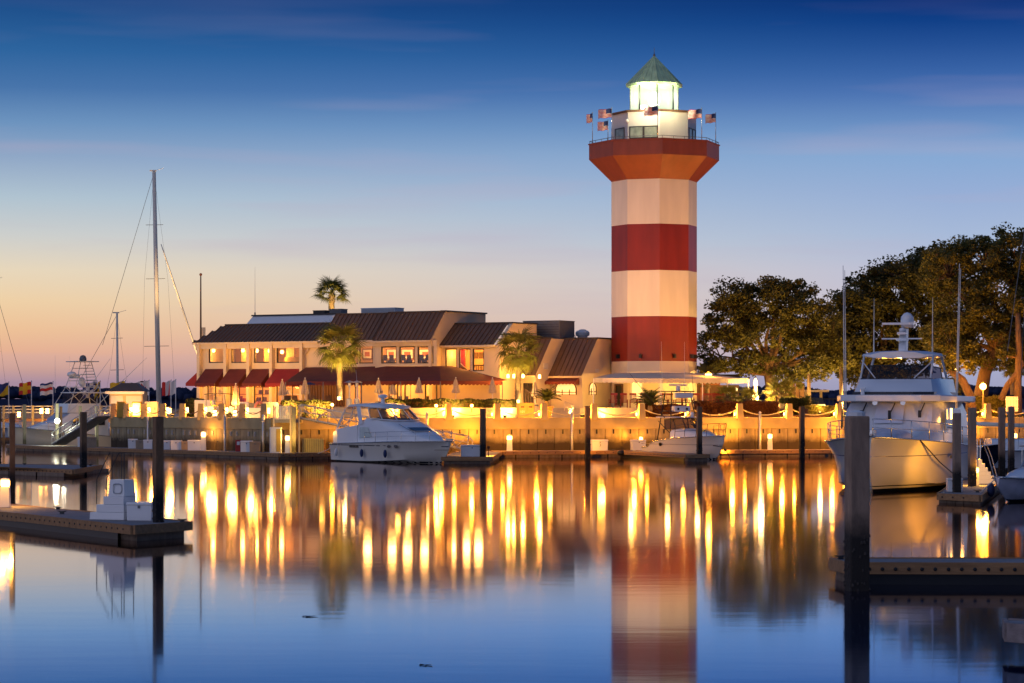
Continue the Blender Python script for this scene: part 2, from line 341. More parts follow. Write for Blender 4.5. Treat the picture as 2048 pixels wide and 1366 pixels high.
# ------------------------------------------------------------------ water
def water_mat():
    m = bpy.data.materials.new('harbour_water'); m.use_nodes = True; nt = m.node_tree; nt.nodes.remove(nt.nodes['Principled BSDF'])
    t = N(nt, 'ShaderNodeTexCoord'); mp_ = N(nt, 'ShaderNodeMapping'); nt.links.new(t.outputs['Object'], mp_.inputs[0]); mp_.inputs['Scale'].default_value = (0.05, 0.12, 1)
    n = N(nt, 'ShaderNodeTexNoise'); n.inputs['Scale'].default_value = 1.0; n.inputs['Detail'].default_value = 2; nt.links.new(mp_.outputs[0], n.inputs['Vector'])
    r = N(nt, 'ShaderNodeMapRange'); nt.links.new(n.outputs['Fac'], r.inputs['Value']); r.inputs['From Min'].default_value = 0.3; r.inputs['From Max'].default_value = 0.7
    r.inputs['To Min'].default_value = 0.047; r.inputs['To Max'].default_value = 0.062
    mp2 = N(nt, 'ShaderNodeMapping'); nt.links.new(t.outputs['Object'], mp2.inputs[0]); mp2.inputs['Scale'].default_value = (0.5, 1.3, 1)
    n2 = N(nt, 'ShaderNodeTexNoise'); n2.inputs['Scale'].default_value = 1.0; n2.inputs['Detail'].default_value = 3; nt.links.new(mp2.outputs[0], n2.inputs['Vector'])
    bp = N(nt, 'ShaderNodeBump'); bp.inputs['Strength'].default_value = 0.012; bp.inputs['Distance'].default_value = 0.1; nt.links.new(n2.outputs['Fac'], bp.inputs['Height'])
    gl = N(nt, 'ShaderNodeBsdfGlossy'); gl.inputs[0].default_value = (0.60, 0.765, 1.0, 1); nt.links.new(r.outputs[0], gl.inputs['Roughness']); nt.links.new(bp.outputs[0], gl.inputs['Normal'])
    df = N(nt, 'ShaderNodeBsdfDiffuse'); df.inputs[0].default_value = (0.0, 0.006, 0.04, 1)
    fr = N(nt, 'ShaderNodeFresnel'); fr.inputs[0].default_value = 1.62
    gl2 = N(nt, 'ShaderNodeBsdfGlossy'); gl2.inputs[0].default_value = (0.57, 0.74, 1.0, 1); gl2.inputs['Roughness'].default_value = 0.14; nt.links.new(bp.outputs[0], gl2.inputs['Normal'])
    mg = N(nt, 'ShaderNodeMixShader'); mg.inputs[0].default_value = 0.03; nt.links.new(gl.outputs[0], mg.inputs[1]); nt.links.new(gl2.outputs[0], mg.inputs[2])
    fm_ = N(nt, 'ShaderNodeMath', operation='MULTIPLY_ADD', use_clamp=True); nt.links.new(fr.outputs[0], fm_.inputs[0]); fm_.inputs[1].default_value = 2.5; fm_.inputs[2].default_value = -0.75
    cr_ = N(nt, 'ShaderNodeValToRGB'); cr_.color_ramp.elements[0].position = 0.55; cr_.color_ramp.elements[0].color = (0.38, 0.62, 1.0, 1); cr_.color_ramp.elements[1].position = 1.0; cr_.color_ramp.elements[1].color = (0.76, 0.67, 0.66, 1)
    e3 = cr_.color_ramp.elements.new(0.80); e3.color = (0.50, 0.70, 1.0, 1); nt.links.new(fm_.outputs[0], cr_.inputs[0]); nt.links.new(cr_.outputs[0], gl.inputs[0]); nt.links.new(cr_.outputs[0], gl2.inputs[0])
    ms = N(nt, 'ShaderNodeMixShader'); nt.links.new(fm_.outputs[0], ms.inputs[0]); nt.links.new(df.outputs[0], ms.inputs[1]); nt.links.new(mg.outputs[0], ms.inputs[2])
    nt.links.new(ms.outputs[0], nt.nodes['Material Output'].inputs[0]); return m
m_water = water_mat()
structure(MB().add([(-9000,-600,0),(9000,-600,0),(9000,14000,0),(-9000,14000,0)], [(0,1,2,3)]).build('water', m_water))

# ------------------------------------------------------------------ land
WR = Line(545, 184, 1700, 194)        # the long sea wall facing the basin
WLf = Line(222, 205, 545, 184)        # the wall that turns away on the left
CAP, PZ, TZ = 2.90, 2.82, 3.60        # top of wall, promenade, terrace
def ring(pts, z0, z1, name, m):
    n = len(pts); vs = [(p[0], p[1], z0) for p in pts] + [(p[0], p[1], z1) for p in pts]
    return MB().add(vs, [tuple(range(n, 2*n))] + [(i, (i+1) % n, n+(i+1) % n, n+i) for i in range(n)]).build(name, m)
pl = [WLf.xy(224, -0.3), WLf.xy(545, -0.3), WR.xy(560, -0.3), WR.xy(2500, -0.3), (X(2500, 262), 262), (X(240, 262), 262)]
structure(ring(pl, -1, PZ, 'promenade', m_gravel))
TR = Line(560, 193.5, 1640, 203.0)    # face of the raised terrace
tpts = [TR.xy(768), TR.xy(1552), (X(1552, 245), 245), (X(405, 245), 245), (X(398, 219), 219), (X(560, 209.5), 209.5), (X(766, 202), 202)]
structure(ring(tpts, PZ - 0.2, TZ, 'terrace', m_stucco))
structure(ring([(X(1395,197.5),197.5),(X(1660,199.6),199.6),(X(1665,204),204),(X(1400,202),202)], PZ, PZ+0.22, 'planting_bed', m_mulch))
structure(ring([(X(1560,206),206),(X(2400,206),206),(X(2400,250),250),(X(1570,250),250)], PZ-0.1, PZ+0.12, 'lawn', m_lawn))

# far shore: a wooded bank two kilometres off
structure(MB().add([(-3000,2500,0),(3000,2500,0),(3000,3200,0),(-3000,3200,0),(-3000,2520,3),(3000,2520,3),(3000,3200,3),(-3000,3200,3)],[(0,1,5,4),(4,5,6,7)]).build('far_shore', m_far))
def far_wood():
    vs, fs = [], []
    ico = []
    for i in range(4):
        for j in range(7): ico.append((math.cos(6.2832*j/7+i*.4)*math.sin(math.pi*(i+.6)/4.2), math.sin(6.2832*j/7+i*.4)*math.sin(math.pi*(i+.6)/4.2), math.cos(math.pi*(i+.6)/4.2)))
    ico = np.array(ico); quads = [(i*7+j, i*7+(j+1)%7, (i+1)*7+(j+1)%7, (i+1)*7+j) for i in range(3) for j in range(7)]+[tuple(range(7))]
    for k in range(2600):
        x = rng.uniform(-820, 820); y = 2500+rng.uniform(0, 140)
        h = 9.5+1.8*math.sin(x/85+1)+1.2*math.sin(x/31)+(y-2500)*0.03+abs(rng.normal(0, 1.5))+(2.2 if x > 230 else 0)
        w = rng.uniform(3.5, 7.0); p = ico*np.array([w, w, rng.uniform(3.2, 5.5)])+np.array([x, y, h])+rng.normal(0, .5, ico.shape)
        b0 = len(vs); vs += [tuple(q) for q in p]; fs += [tuple(b0+i for i in f) for f in quads]
    for k in range(330): 
        x = -825+k*5; b0 = len(vs); vs += [(x,2499,0),(x+5.2,2499,0),(x+5.2,2504,9),(x,2504,9)]; fs.append((b0,b0+1,b0+2,b0+3))
    mb = MB(); mb.add(vs, fs); o = mb.build('far_forest', m_far, None, True); o['kind'] = 'stuff'; o['label'] = 'dark band of far-off woodland along the horizon'; o['category'] = 'forest'
far_wood()

# ------------------------------------------------------------------ sea walls
def sea_wall(line, pa, pb, count, label, plates, name='sea_wall'):
    a, b = line.xy(pa), line.xy(pb); L = (b - a).length; ang = line.ang
    t = thing(name, label, 'sea wall', (a.x, a.y, 0), ang)
    # local: x along the wall, -y towards the water
    MB().box((-0.05,-0.16,2.06),(L+0.05,0.5,CAP)).build('wall_cap', m_capc, t, bevel=0.03)
    MB().box((-0.05,0.02,-1.2),(L+0.05,0.45,2.07)).build('backing', m_wall, t)
    w = L / count
    pm = MB().box((0.02,-0.09,-1.2),(w-0.02,0.03,2.058)).mesh('panel', m_wall)
    for i in range(count): inst('panel', pm, t, (i*w, random.uniform(-0.012,0.012), 0))
    if plates:
        am = MB().box((-0.11,-0.16,-0.17),(0.11,-0.08,0.17)).box((-0.035,-0.2,-0.035),(0.035,-0.15,0.035)).mesh('anchor_plate', m_conc)
        for i in range(count):
            if i % 7 in (2, 5): continue
            inst('anchor_plate', am, t, (i*w+w*0.5+random.uniform(-.06,.06), 0.0, 1.72))
        hm = MB().tube([(0,-0.085,0),(0,-0.12,0)],0.055,6).mesh('weep_hole', m_black)
        for i in range(count):
            for k in (0.3, 0.7):
                if random.random() < 0.75: inst('weep_hole', hm, t, (i*w+w*k, 0, 1.15+random.uniform(-.08,.08)))
    else:
        sm = MB().box((-0.05,-0.115,-0.16),(0.05,-0.08,0.16)).mesh('drain_slot', m_black)
        for i in range(count): inst('drain_slot', sm, t, (i*w+w*0.5, 0, 1.86))
    return t
m_capc = mat('cap_concrete', (0.48, 0.36, 0.17), 0.85, nscale=0.9, namt=0.28, bump=0.25, bscale=14)
sea_wall(WR, 549, 2330, 54, 'long concrete sea wall with wide panels below the lighthouse', False)
sea_wall(WLf, 224, 545, 28, 'grey concrete sea wall with narrow bolted panels at left, receding', True)

# chain posts with their lamps
gp = 'tapered concrete chain posts along the sea wall'
def post_proto(label, right):
    t = thing('chain_post', label, 'post', (0,0,0), 0, gp)
    MB().cbox((0,0,0.42),(0.56,0.50,1.24),taper=0.72).build('post_body', m_capc, t, bevel=0.02)
    if right:   # dim lamp set low on the left side of the post
        MB().cbox((-0.33,0.16,0.24),(0.06,0.12,0.22)).build('lamp', e_warm2, t)
        light(t, (-0.55, 0.05, 0.40), 900, AMB, 0.08)
        light(t, (0.45, 0.2, 0.30), 260, AMB, 0.08)
    else:
        MB().cbox((0.34,-0.02,0.52),(0.16,0.30,0.42)).build('lamp', e_warm, t)
        light(t, (0.60, -0.02, 0.52), 420, AMB2, 0.15)
    return t
rposts = [805, 897, 994, 1088, 1188, 1283, 1381, 1479, 1578, 1678, 1778, 1876, 1975, 2070]
lposts = [228, 253, 289, 326, 365, 402, 444, 485, 528]
rl = {805:'concrete chain post half hidden behind the white cruiser', 897:'concrete chain post just right of the white cruiser', 994:'concrete chain post left of the double trash bin', 1088:'concrete chain post in front of the potted sago palm',
      1188:'concrete chain post beside the bright terrace wall left of the lighthouse', 1283:'concrete chain post in front of the sago palm below the lighthouse', 1381:'concrete chain post behind the fishing boat tower',
      1479:'concrete chain post in front of the russet hedge', 1578:'concrete chain post below the oak, left of the car', 1678:'concrete chain post left of the large white yacht',
      1778:'concrete chain post hidden behind the large yacht', 1876:'concrete chain post hidden behind the yacht cabin', 1975:'concrete chain post right of the large yacht under the street lamp', 2070:'concrete chain post at the right end of the wall'}
ordn = ['first','second','third','fourth','fifth','sixth','seventh','eighth','ninth']
pr = pl_ = None; rp = []; lp = []
for px in rposts:
    q = WR.xy(px, 0.0); loc = (q.x, q.y, CAP)
    if pr is None: pr = post_proto(rl[px], True); pr.location = loc; pr.rotation_euler = (0,0,WR.ang); MW[pr.name] = Matrix.Translation(loc)
    else: copy_tree(pr, loc, WR.ang, rl[px])
    rp.append(Vector(loc))
for k, px in enumerate(lposts):
    q = WLf.xy(px, 0.0); loc = (q.x, q.y, CAP); lab = f'{ordn[k]} brightly lit chain post from the left on the receding sea wall'
    if pl_ is None: pl_ = post_proto(lab, False); pl_.location = loc; pl_.rotation_euler = (0,0,0.0)
    else: copy_tree(pl_, loc, 0.0, lab)
    lp.append(Vector(loc))
def chain(a, b, sag, label, m=None, r=0.045):
    a = a + Vector((0,0,0.72)); b = b + Vector((0,0,0.72)); pts = []
    for i in range(13):
        t = i/12; p = a.lerp(b, t); p.z -= sag*4*t*(1-t); pts.append(p)
    o = thing('rope_chain', label, 'chain', tuple(a.lerp(b,0.5)), 0, 'chains hung between the concrete posts')
    MB().tube(pts, r, 6).build('chain_links', m or m_rope, o, True, world=True)
chl = ['chain beside the white cruiser','chain spanning right of the cruiser bow','chain in front of the double trash bin','chain left of the bright terrace wall','chain in front of the bright terrace wall','chain in front of the sago below the lighthouse','chain right of the fishing boat tower','chain in front of the russet hedge and oak trunk','chain below the parked car','chain left of the large yacht','chain hidden behind the yacht bridge','chain behind the yacht stern','chain at the right edge under the street lamp']
for i in range(len(rp)-1):
    chain(rp[i], rp[i+1], 0.55, chl[i])
for i in range(len(lp)-1):
    chain(lp[i], lp[i+1], 0.45, f'dark chain between the {ordn[i]} and {ordn[i+1]} lit posts at left', m_wood, 0.035)

# ------------------------------------------------------------------ lighthouse
TC = Vector((X(1308.4, 212), 212, 0)); TPH = math.radians(-90 + 3.9); TRD = 3.56
lh = thing('lighthouse', 'tall octagonal red and white striped lighthouse with lit lantern', 'lighthouse', (TC.x, TC.y, TZ))
def octv(R, z, k): return Vector((TC.x + R*math.cos(TPH + k*math.pi/4), TC.y + R*math.sin(TPH + k*math.pi/4), z))
def octband(name, prof, m, bevel=0, smooth=False):
    mb = MB(); mb.lathe(prof, (TC.x, TC.y, 0), 8, TPH); return mb.build(name, m, lh, smooth, bevel, world=True)
zb = [Z(722,208.5), Z(632,208.5), Z(540,208.5), Z(447,208.5), Z(357,208.5)]
octband('tower_base', [(TRD,TZ-0.2),(TRD,zb[0]-0.002)], mat('tower_base_stucco',(0.72,0.62,0.46),0.8,nscale=0.8,namt=0.08,bump=0.08))
for i, (a, b_) in enumerate(zip(zb[:-1], zb[1:])):
    octband('red_band' if i % 2 == 0 else 'white_band', [(TRD+0.002*(i%2),a+0.002),(TRD+0.002*(i%2),b_)], m_tred if i % 2 == 0 else m_twhite)
zr0, zr1 = Z(308,206.7), Z(278,206.7); RG = 5.42
octband('gallery_flare', [(TRD,zb[4]+0.002),(RG,zr0)], m_tbrown)
gal = octband('gallery_parapet', [(RG+0.002,zr0+0.003),(RG+0.002,zr1)], m_tbrown)
MB().lathe([(RG+0.08,zr1+0.003),(RG+0.08,zr1+0.10)],(TC.x,TC.y,0),8,TPH).build('coping', m_tbrown, gal, world=True)
rm = MB()
for k in range(8):
    a, b_ = octv(RG-0.05, zr1+0.30, k), octv(RG-0.05, zr1+0.30, k+1); rm.tube([a, b_], 0.025, 5)
    for t in (0.0, 0.25, 0.5, 0.75):
        p = a.lerp(b_, t); rm.tube([p - Vector((0,0,0.24)), p], 0.018, 4)
rm.build('gallery_rail', m_greyb, gal, world=True)
# watch room
zw1 = Z(222, 208.6); RW = 3.5
room = octband('watch_room', [(RW,zr1-0.3),(RW,zw1)], m_twhite)
MB().lathe([(RW+0.16,zw1+0.002),(RW+0.16,zw1+0.16),(RW-0.4,zw1+0.22)],(TC.x,TC.y,0),8,TPH).build('eave_trim', m_wood, room, world=True)
def octpanel(k, R, f0, f1, z0, z1, out0, out1):
    a, b_ = octv(R, 0, k), octv(R, 0, k+1); n = ((a + b_)/2 - TC); n.z = 0; n.normalize()
    p0, p1 = a.lerp(b_, f0), a.lerp(b_, f1); r = []
    for z in (z0, z1):
        r += [p0 + n*out0 + Vector((0,0,z)), p1 + n*out0 + Vector((0,0,z)), p1 + n*out1 + Vector((0,0,z)), p0 + n*out1 + Vector((0,0,z))]
    return r
for (k, f0, f1) in ((-1, 0.05, 0.5), (-1, 0.5, 0.95), (1, 0.1, 0.5), (1, 0.5, 0.9), (-2, 0.2, 0.8)):
    z0, z1 = Z(277,208.6)+0.05, Z(251,208.6)
    wf = MB()
    for (g0, g1, h0, h1) in ((f0,f0+0.03,z0,z1),(f1-0.03,f1,z0,z1),(f0+0.03,f1-0.03,z0,z0+0.08),(f0+0.03,f1-0.03,z1-0.08,z1)): wf.hexa(octpanel(k,RW,g0,g1,h0,h1,0.003,0.06))
    wfo = wf.build('window', m_trim, room, world=True)
    MB().hexa(octpanel(k,RW,f0+0.03,f1-0.03,z0+0.08,z1-0.08,0.004,0.03)).build('pane', m_roomglow, wfo, world=True) if False else MB().hexa(octpanel(k,RW,f0+0.03,f1-0.03,z0+0.08,z1-0.08,0.004,0.03)).build('pane', mat('hazy_window',(0.36,0.38,0.26),0.15,nscale=2,namt=0.5,spec=0.6), wfo, world=True)
# camera arm on the watch room
ca = MB(); q = octv(RW, Z(236,208.7), -1).lerp(octv(RW, Z(236,208.7), -2), 0.1) + Vector((0.15,-0.25,0))
ca.tube([q+Vector((0,0,0)),q+Vector((0.35,-0.05,0.1)),q+Vector((0.5,0,-0.5))],0.03,5); ca.sphere(q+Vector((-0.1,-0.1,-0.15)),0.14,8,6); ca.build('security_camera', m_white, room, world=True)
# lantern
zl0, zl1 = zw1 + 0.22, Z(166, 210); RL = 1.97
MB().lathe([(RL+0.05,zl0),(RL+0.05,zl0+0.14)],(TC.x,TC.y,0),8,TPH).build('lantern_sill', m_white, lh, world=True)
frost = bpy.data.materials.new('frosted_lantern_glass'); frost.use_nodes = True; ft = frost.node_tree; ft.nodes.remove(ft.nodes['Principled BSDF'])
f1_, f2_, f3_ = N(ft,'ShaderNodeBsdfTranslucent'), N(ft,'ShaderNodeBsdfTransparent'), N(ft,'ShaderNodeMixShader'); f1_.inputs[0].default_value=(0.9,0.95,0.85,1); f3_.inputs[0].default_value=0.72
ft.links.new(f1_.outputs[0],f3_.inputs[1]); ft.links.new(f2_.outputs[0],f3_.inputs[2]); ft.links.new(f3_.outputs[0],ft.nodes['Material Output'].inputs[0])
for k in range(8):
    mm = MB().tube([octv(RL,zl0+0.14,k),octv(RL,zl1,k)],0.075,6).build('mullion', m_greyb if k in (7,0,1) else m_white, lh, True, world=True)
    a = octpanel(k,RL,0.03,0.97,zl0+0.14,zl1,-0.03,-0.01); MB().hexa(a).build('lantern_pane', frost, lh, world=True)
lamp = MB().lathe([(0.08,0),(0.42,0.15),(0.5,0.6),(0.42,1.05),(0.1,1.25)],(TC.x,TC.y,zl0+0.5),12).build('beacon_lamp', e_lantern, lh, True, world=True)
MB().lathe([(0.12,0),(0.12,0.5)],(TC.x,TC.y,zl0+0.14-0.14),8).build('beacon_stand', m_greyb, lh, world=True)
ll = lambda p: tuple(MW[lh.name].inverted() @ Vector(p))
for k in range(0,8):
    p = octv(1.15, zl0+1.2, k+0.5); light(lh, ll(p), 26, COOL, 0.18)
zr = Z(163,209.8)
roof = MB().lathe([(2.34,zr-0.20),(2.36,zr),(1.2,zr+(Z(112,212)-zr)*0.5),(0.06,Z(112,212))],(TC.x,TC.y,0),8,TPH).build('lantern_roof', m_copper, lh, world=True)
for k in range(8):
    for t in (0.0, 0.33, 0.67):
        p = octv(2.36,zr,k).lerp(octv(2.36,zr,k+1),t); MB().tube([p+Vector((0,0,0.02)),Vector((TC.x,TC.y,Z(111,212)))],0.022,4).build('roof_seam', m_copper, roof, world=True)
MB().lathe([(0.10,0),(0.10,0.15),(0.03,0.25),(0.015,0.75)],(TC.x,TC.y,Z(113,212)),8).build('finial', m_greyb, roof, world=True)
# floodlight on the watch room roof facing the water and small fixtures round the shaft
q = octv(3.62, zw1+0.22, -0.45)
fl = MB().cbox(q+Vector((0,0.12,0.10)),(0.5,0.2,0.26)).build('floodlight', e_white, lh, world=True)
light(lh, ll(q + Vector((0,-1.5,0.0))), 420, (1.0,1.0,0.72), 0.12)
light(lh, ll(q + Vector((2.6,-1.0,0.0))), 240, (1.0,0.95,0.62), 0.12)
light(lh, ll(octv(3.3,zw1+0.5,-0.6)), 2600, (0.85,1.0,0.62), 0.1, spot=70, aim=tuple(Vector((TC.x,TC.y,zw1+4.3))-octv(3.3,zw1+0.5,-0.6)), blend=0.9)
light(lh, ll(octv(3.3,zw1+0.5,0.6)), 1600, (0.85,1.0,0.62), 0.1, spot=70, aim=tuple(Vector((TC.x,TC.y,zw1+4.3))-octv(3.3,zw1+0.5,0.6)), blend=0.9)
for k, t in ((-2,0.5),(-1,0.42),(0,0.48),(1,0.6),(1,0.2)):
    MB().hexa(octpanel(k,TRD,t-0.035,t+0.035,Z(716,208.5),Z(708,208.5),0.01,0.30)).build('shaft_fixture', m_black, lh, world=True)
# ground floor door and lit window under the awning
for (k, f0, f1, pz0, pz1, nm, mt) in ((-1,0.10,0.50,800,762,'display_window','w'),(-2,0.25,0.75,812,768,'entry_door','d')):
    z0, z1 = Z(pz0,209), Z(pz1,209)
    fr_ = MB()
    for (g0,g1,h0,h1) in ((f0,f0+0.05,z0,z1),(f1-0.05,f1,z0,z1),(f0+0.05,f1-0.05,z0,z0+0.1),(f0+0.05,f1-0.05,z1-0.1,z1)): fr_.hexa(octpanel(k,TRD,g0,g1,h0,h1,0.003,0.10))
    fo = fr_.build(nm, m_white if mt=='w' else m_wood, lh, world=True)
    MB().hexa(octpanel(k,TRD,f0+0.05,f1-0.05,z0+0.1,z1-0.1,0.003,0.03)).build('pane', e_pane if mt=='w' else m_dark, fo, world=True)
# ------------------------------------------------------------------ restaurant
RA = math.radians(30); RO = Vector((X(871, 208), 208, 0)); RU = Vector((math.cos(RA), -math.sin(RA), 0)); RV = Vector((math.sin(RA), math.cos(RA), 0))
rest = thing('restaurant', 'long cream waterfront restaurant with brown metal mansard roofs and red awnings', 'building', (RO.x, RO.y, TZ), -RA)
def R(s, t, z): return RO + RU*s + RV*t + Vector((0,0,z))
def S(px, t=0.0):
    k = (px - HX)/F; a = RO + RV*t
    return (k*a.y - a.x)/(RU.x - k*RU.y)
def RZ(py, s, t=0.0): return Z(py, R(s,t,0).y)
def rz(px, py, t=0.0): return RZ(py, S(px,t), t)
def rbox(mb, s0,s1,t0,t1,z0,z1): return mb.hexa([R(s0,t0,z0),R(s1,t0,z0),R(s1,t1,z0),R(s0,t1,z0),R(s0,t0,z1),R(s1,t0,z1),R(s1,t1,z1),R(s0,t1,z1)])
def rpart(mb, name, m, parent=None, **k): return mb.build(name, m, parent or rest, world=True, **k)
def wall_open(s0,s1,z0,z1,t,th,ops, f=R):
    """wall slab with rectangular openings, as one shell"""
    ss = sorted(set([s0,s1]+[o[i] for o in ops for i in (0,1)])); zs = sorted(set([z0,z1]+[o[i] for o in ops for i in (2,3)]))
    solid = lambda i,j: 0<=i<len(ss)-1 and 0<=j<len(zs)-1 and not any(o[0]-1e-6<=ss[i] and ss[i+1]<=o[1]+1e-6 and o[2]-1e-6<=zs[j] and zs[j+1]<=o[3]+1e-6 for o in ops)
    mb = MB()
    for i in range(len(ss)-1):
        for j in range(len(zs)-1):
            if not solid(i,j): continue
            a,b_,c,d = ss[i],ss[i+1],zs[j],zs[j+1]
            mb.add([f(a,t,c),f(b_,t,c),f(b_,t,d),f(a,t,d)],[(0,1,2,3)]); mb.add([f(a,t+th,c),f(b_,t+th,c),f(b_,t+th,d),f(a,t+th,d)],[(3,2,1,0)])
            if not solid(i-1,j): mb.add([f(a,t,c),f(a,t+th,c),f(a,t+th,d),f(a,t,d)],[(3,2,1,0)])
            if not solid(i+1,j): mb.add([f(b_,t,c),f(b_,t+th,c),f(b_,t+th,d),f(b_,t,d)],[(0,1,2,3)])
            if not solid(i,j-1): mb.add([f(a,t,c),f(b_,t,c),f(b_,t+th,c),f(a,t+th,c)],[(3,2,1,0)])
            if not solid(i,j+1): mb.add([f(a,t,d),f(b_,t,d),f(b_,t+th,d),f(a,t+th,d)],[(0,1,2,3)])
    return mb
def window(s0,s1,z0,z1,t,fm=None,bar=0.09,mull=0,f=R,parent=None):
    fm = fm or m_trim; mb = MB()
    fb = lambda a,b_,c,d: mb.hexa([f(a,t+0.06,c),f(b_,t+0.06,c),f(b_,t+0.14,c),f(a,t+0.14,c),f(a,t+0.06,d),f(b_,t+0.06,d),f(b_,t+0.14,d),f(a,t+0.14,d)])
    fb(s0,s0+bar,z0,z1); fb(s1-bar,s1,z0,z1); fb(s0+bar,s1-bar,z0,z0+bar); fb(s0+bar,s1-bar,z1-bar,z1)
    for k in range(mull):
        c = s0+(s1-s0)*(k+1)/(mull+1); fb(c-0.035,c+0.035,z0+bar,z1-bar)
    w = mb.build('window', fm, parent or rest, world=True)
    MB().add([f(s0+bar,t+0.1,z0+bar),f(s1-bar,t+0.1,z0+bar),f(s1-bar,t+0.1,z1-bar),f(s0+bar,t+0.1,z1-bar)],[(0,1,2,3)]).build('pane', m_glass, w, world=True)
    return w
def mansard(s0,s1,t0,ze,zr,run,hipL=0.0,over=0.35,pitch=0.42,label=None):
    """standing seam slope: sheathing plus one panel per seam"""
    r = rpart(MB().add([R(s0,t0-over,ze),R(s1,t0-over,ze),R(s1,t0+run,zr),R(s0+hipL,t0+run,zr)],[(0,1,2,3)]),'roof',m_roof)
    n = max(1, round((s1-s0)/pitch)); w = (s1-s0)/n
    nrm = (R(0,t0+run,zr)-R(0,t0-over,ze)).cross(RU).normalized(); nrm = nrm if nrm.z > 0 else -nrm
    for i in range(n):
        a = s0+i*w
        b0 = 0.0
        if hipL and a < s0+hipL-1e-6: f_ = max(0.04,(a-s0+w*0.5)/hipL)
        else: f_ = 1.0
        P = lambda s_, k: R(s_, t0-over+(run+over)*k, ze+(zr-ze)*k)
        mb = MB(); o1, o2 = nrm*0.012, nrm*0.075
        mb.add([P(a+0.03,0)+o1,P(a+w-0.03,0)+o1,P(a+w-0.03,f_)+o1,P(a+0.03,f_)+o1],[(0,1,2,3)])
        mb.hexa([P(a-0.02,0)+o1*0,P(a+0.02,0)+o1*0,P(a+0.02,f_)+o1*0,P(a-0.02,f_)+o1*0,P(a-0.02,0)+o2,P(a+0.02,0)+o2,P(a+0.02,f_)+o2,P(a-0.02,f_)+o2])
        rpart(mb,'roof_panel',m_roof,r)
    rbox_ = MB(); rbox(rbox_, s0-0.02,s1+0.02,t0-over-0.10,t0-over+0.12,ze-0.16,ze-0.005); rpart(rbox_,'gutter',m_stucco,r)
    cap = MB(); rbox(cap, s0+hipL,s1+0.05,t0+run-0.06,t0+run+0.25,zr+0.005,zr+0.10); rpart(cap,'ridge_cap',m_trim,r)
    return r
zEA = rz(510,684); zEB = zEA
# ---- block A (left wing)
sA0, sA1 = S(397), S(640)
zRA = RZ(651, S(432,2.2), 2.2)
opsA = []
for (a,b_) in ((417,451),(462,497),(508,543),(553,603)): opsA.append((S(a),S(b_),rz(a,726),rz(a,694)))
opsAl = []
for (a,b_) in ((414,446),(460,495),(507,541),(552,600)): opsAl.append((S(a),S(b_),TZ+0.15,rz(a,764)))
rpart(wall_open(sA0,sA1,TZ-0.3,zEA,0,0.3,opsA+opsAl),'front_wall',m_stucco)
mb = MB(); rbox(mb,sA0,sA0+0.3,0.3,9,TZ-0.3,zEA); rpart(mb,'side_wall',m_stucco)
for px in (402, 455, 501, 546.5, 607):
    mb = MB(); c = S(px); rbox(mb,c-0.15,c+0.15,-0.42,-0.003,TZ-0.3,zEA-0.17); rpart(mb,'pilaster',m_stucco,bevel=0.01)
mb = MB(); rbox(mb,sA0-0.1,sA1,-0.30,0,zEA-0.55,zEA-0.005); rpart(mb,'fascia',m_stucco)
mansard(sA0-0.35,sA1,0,zEA,zRA,2.2,hipL=1.55)
mb = MB().add([R(sA0-0.35,-0.35,zEA),R(sA0-0.35,9,zEA),R(sA0+1.2,9,zRA),R(sA0+1.2,2.2,zRA)],[(0,1,2,3)]); rpart(mb,'hip_slope',m_roof)
mb = MB(); rbox(mb,sA0+1.2,sA1,2.2,9,zRA-0.25,zRA); rpart(mb,'flat_roof',m_tin)
for o in opsA: window(*o,0.0)
for i,o in enumerate(opsAl): window(*o,0.0,mull=1 if i<3 else 2,fm=m_trim)
# rooms behind: floors, back wall, partitions
zFA = rz(510,731)
mb = MB(); rbox(mb,sA0+0.3,sA1,0.3,5,zFA-0.2,zFA); rpart(mb,'upper_floor',m_wood)
mb = MB(); rbox(mb,sA0+0.3,sA1,5.0,5.2,TZ,zEA); rpart(mb,'back_wall',m_stucco2)
mb = MB(); rbox(mb,sA0+0.3,sA1,0.3,5,zEA-0.22,zEA-0.1); rpart(mb,'ceiling',m_wood)
for px in (456,502,547):
    mb = MB(); c = S(px); rbox(mb,c+0.2,c+1.0,1.6,1.75,zFA,zEA-0.5); rpart(mb,'partition',m_stucco2)
for i,(px,py) in enumerate(((427,701),(486,701),(513.5,701.5),(539,702),(564,704))):
    q = R(S(px,1.2),1.2,0); q.z = Z(py,q.y)
    t = thing('wall_lamp', f'{ordn[i]} glowing lamp from the left behind the upper windows of the left wing','lamp',tuple(q),0,'lamps behind the upper windows')
    MB().lathe([(0.10,-0.14),(0.16,0.0),(0.11,0.16)],(0,0,0),10).build('shade',e_warm,t,True); MB().tube([(0,0,0.16),(0,0,zEA-0.22-q.z)],0.015,5).build('stem',m_trim,t)
    light(t,(0,-0.3,-0.35),130,(1.0,0.46,0.09),0.12)
for px in (432,480,525,575):
    q = R(S(px,2.2),2.2,0); q.z = TZ+2.2
    light(rest, tuple(MW[rest.name].inverted() @ q), 230, AMB2, 0.3)
mb = MB(); rbox(mb,S(553),S(603),1.2,1.4,rz(575,726),rz(575,714)); rpart(mb,'bar_counter',m_yel)
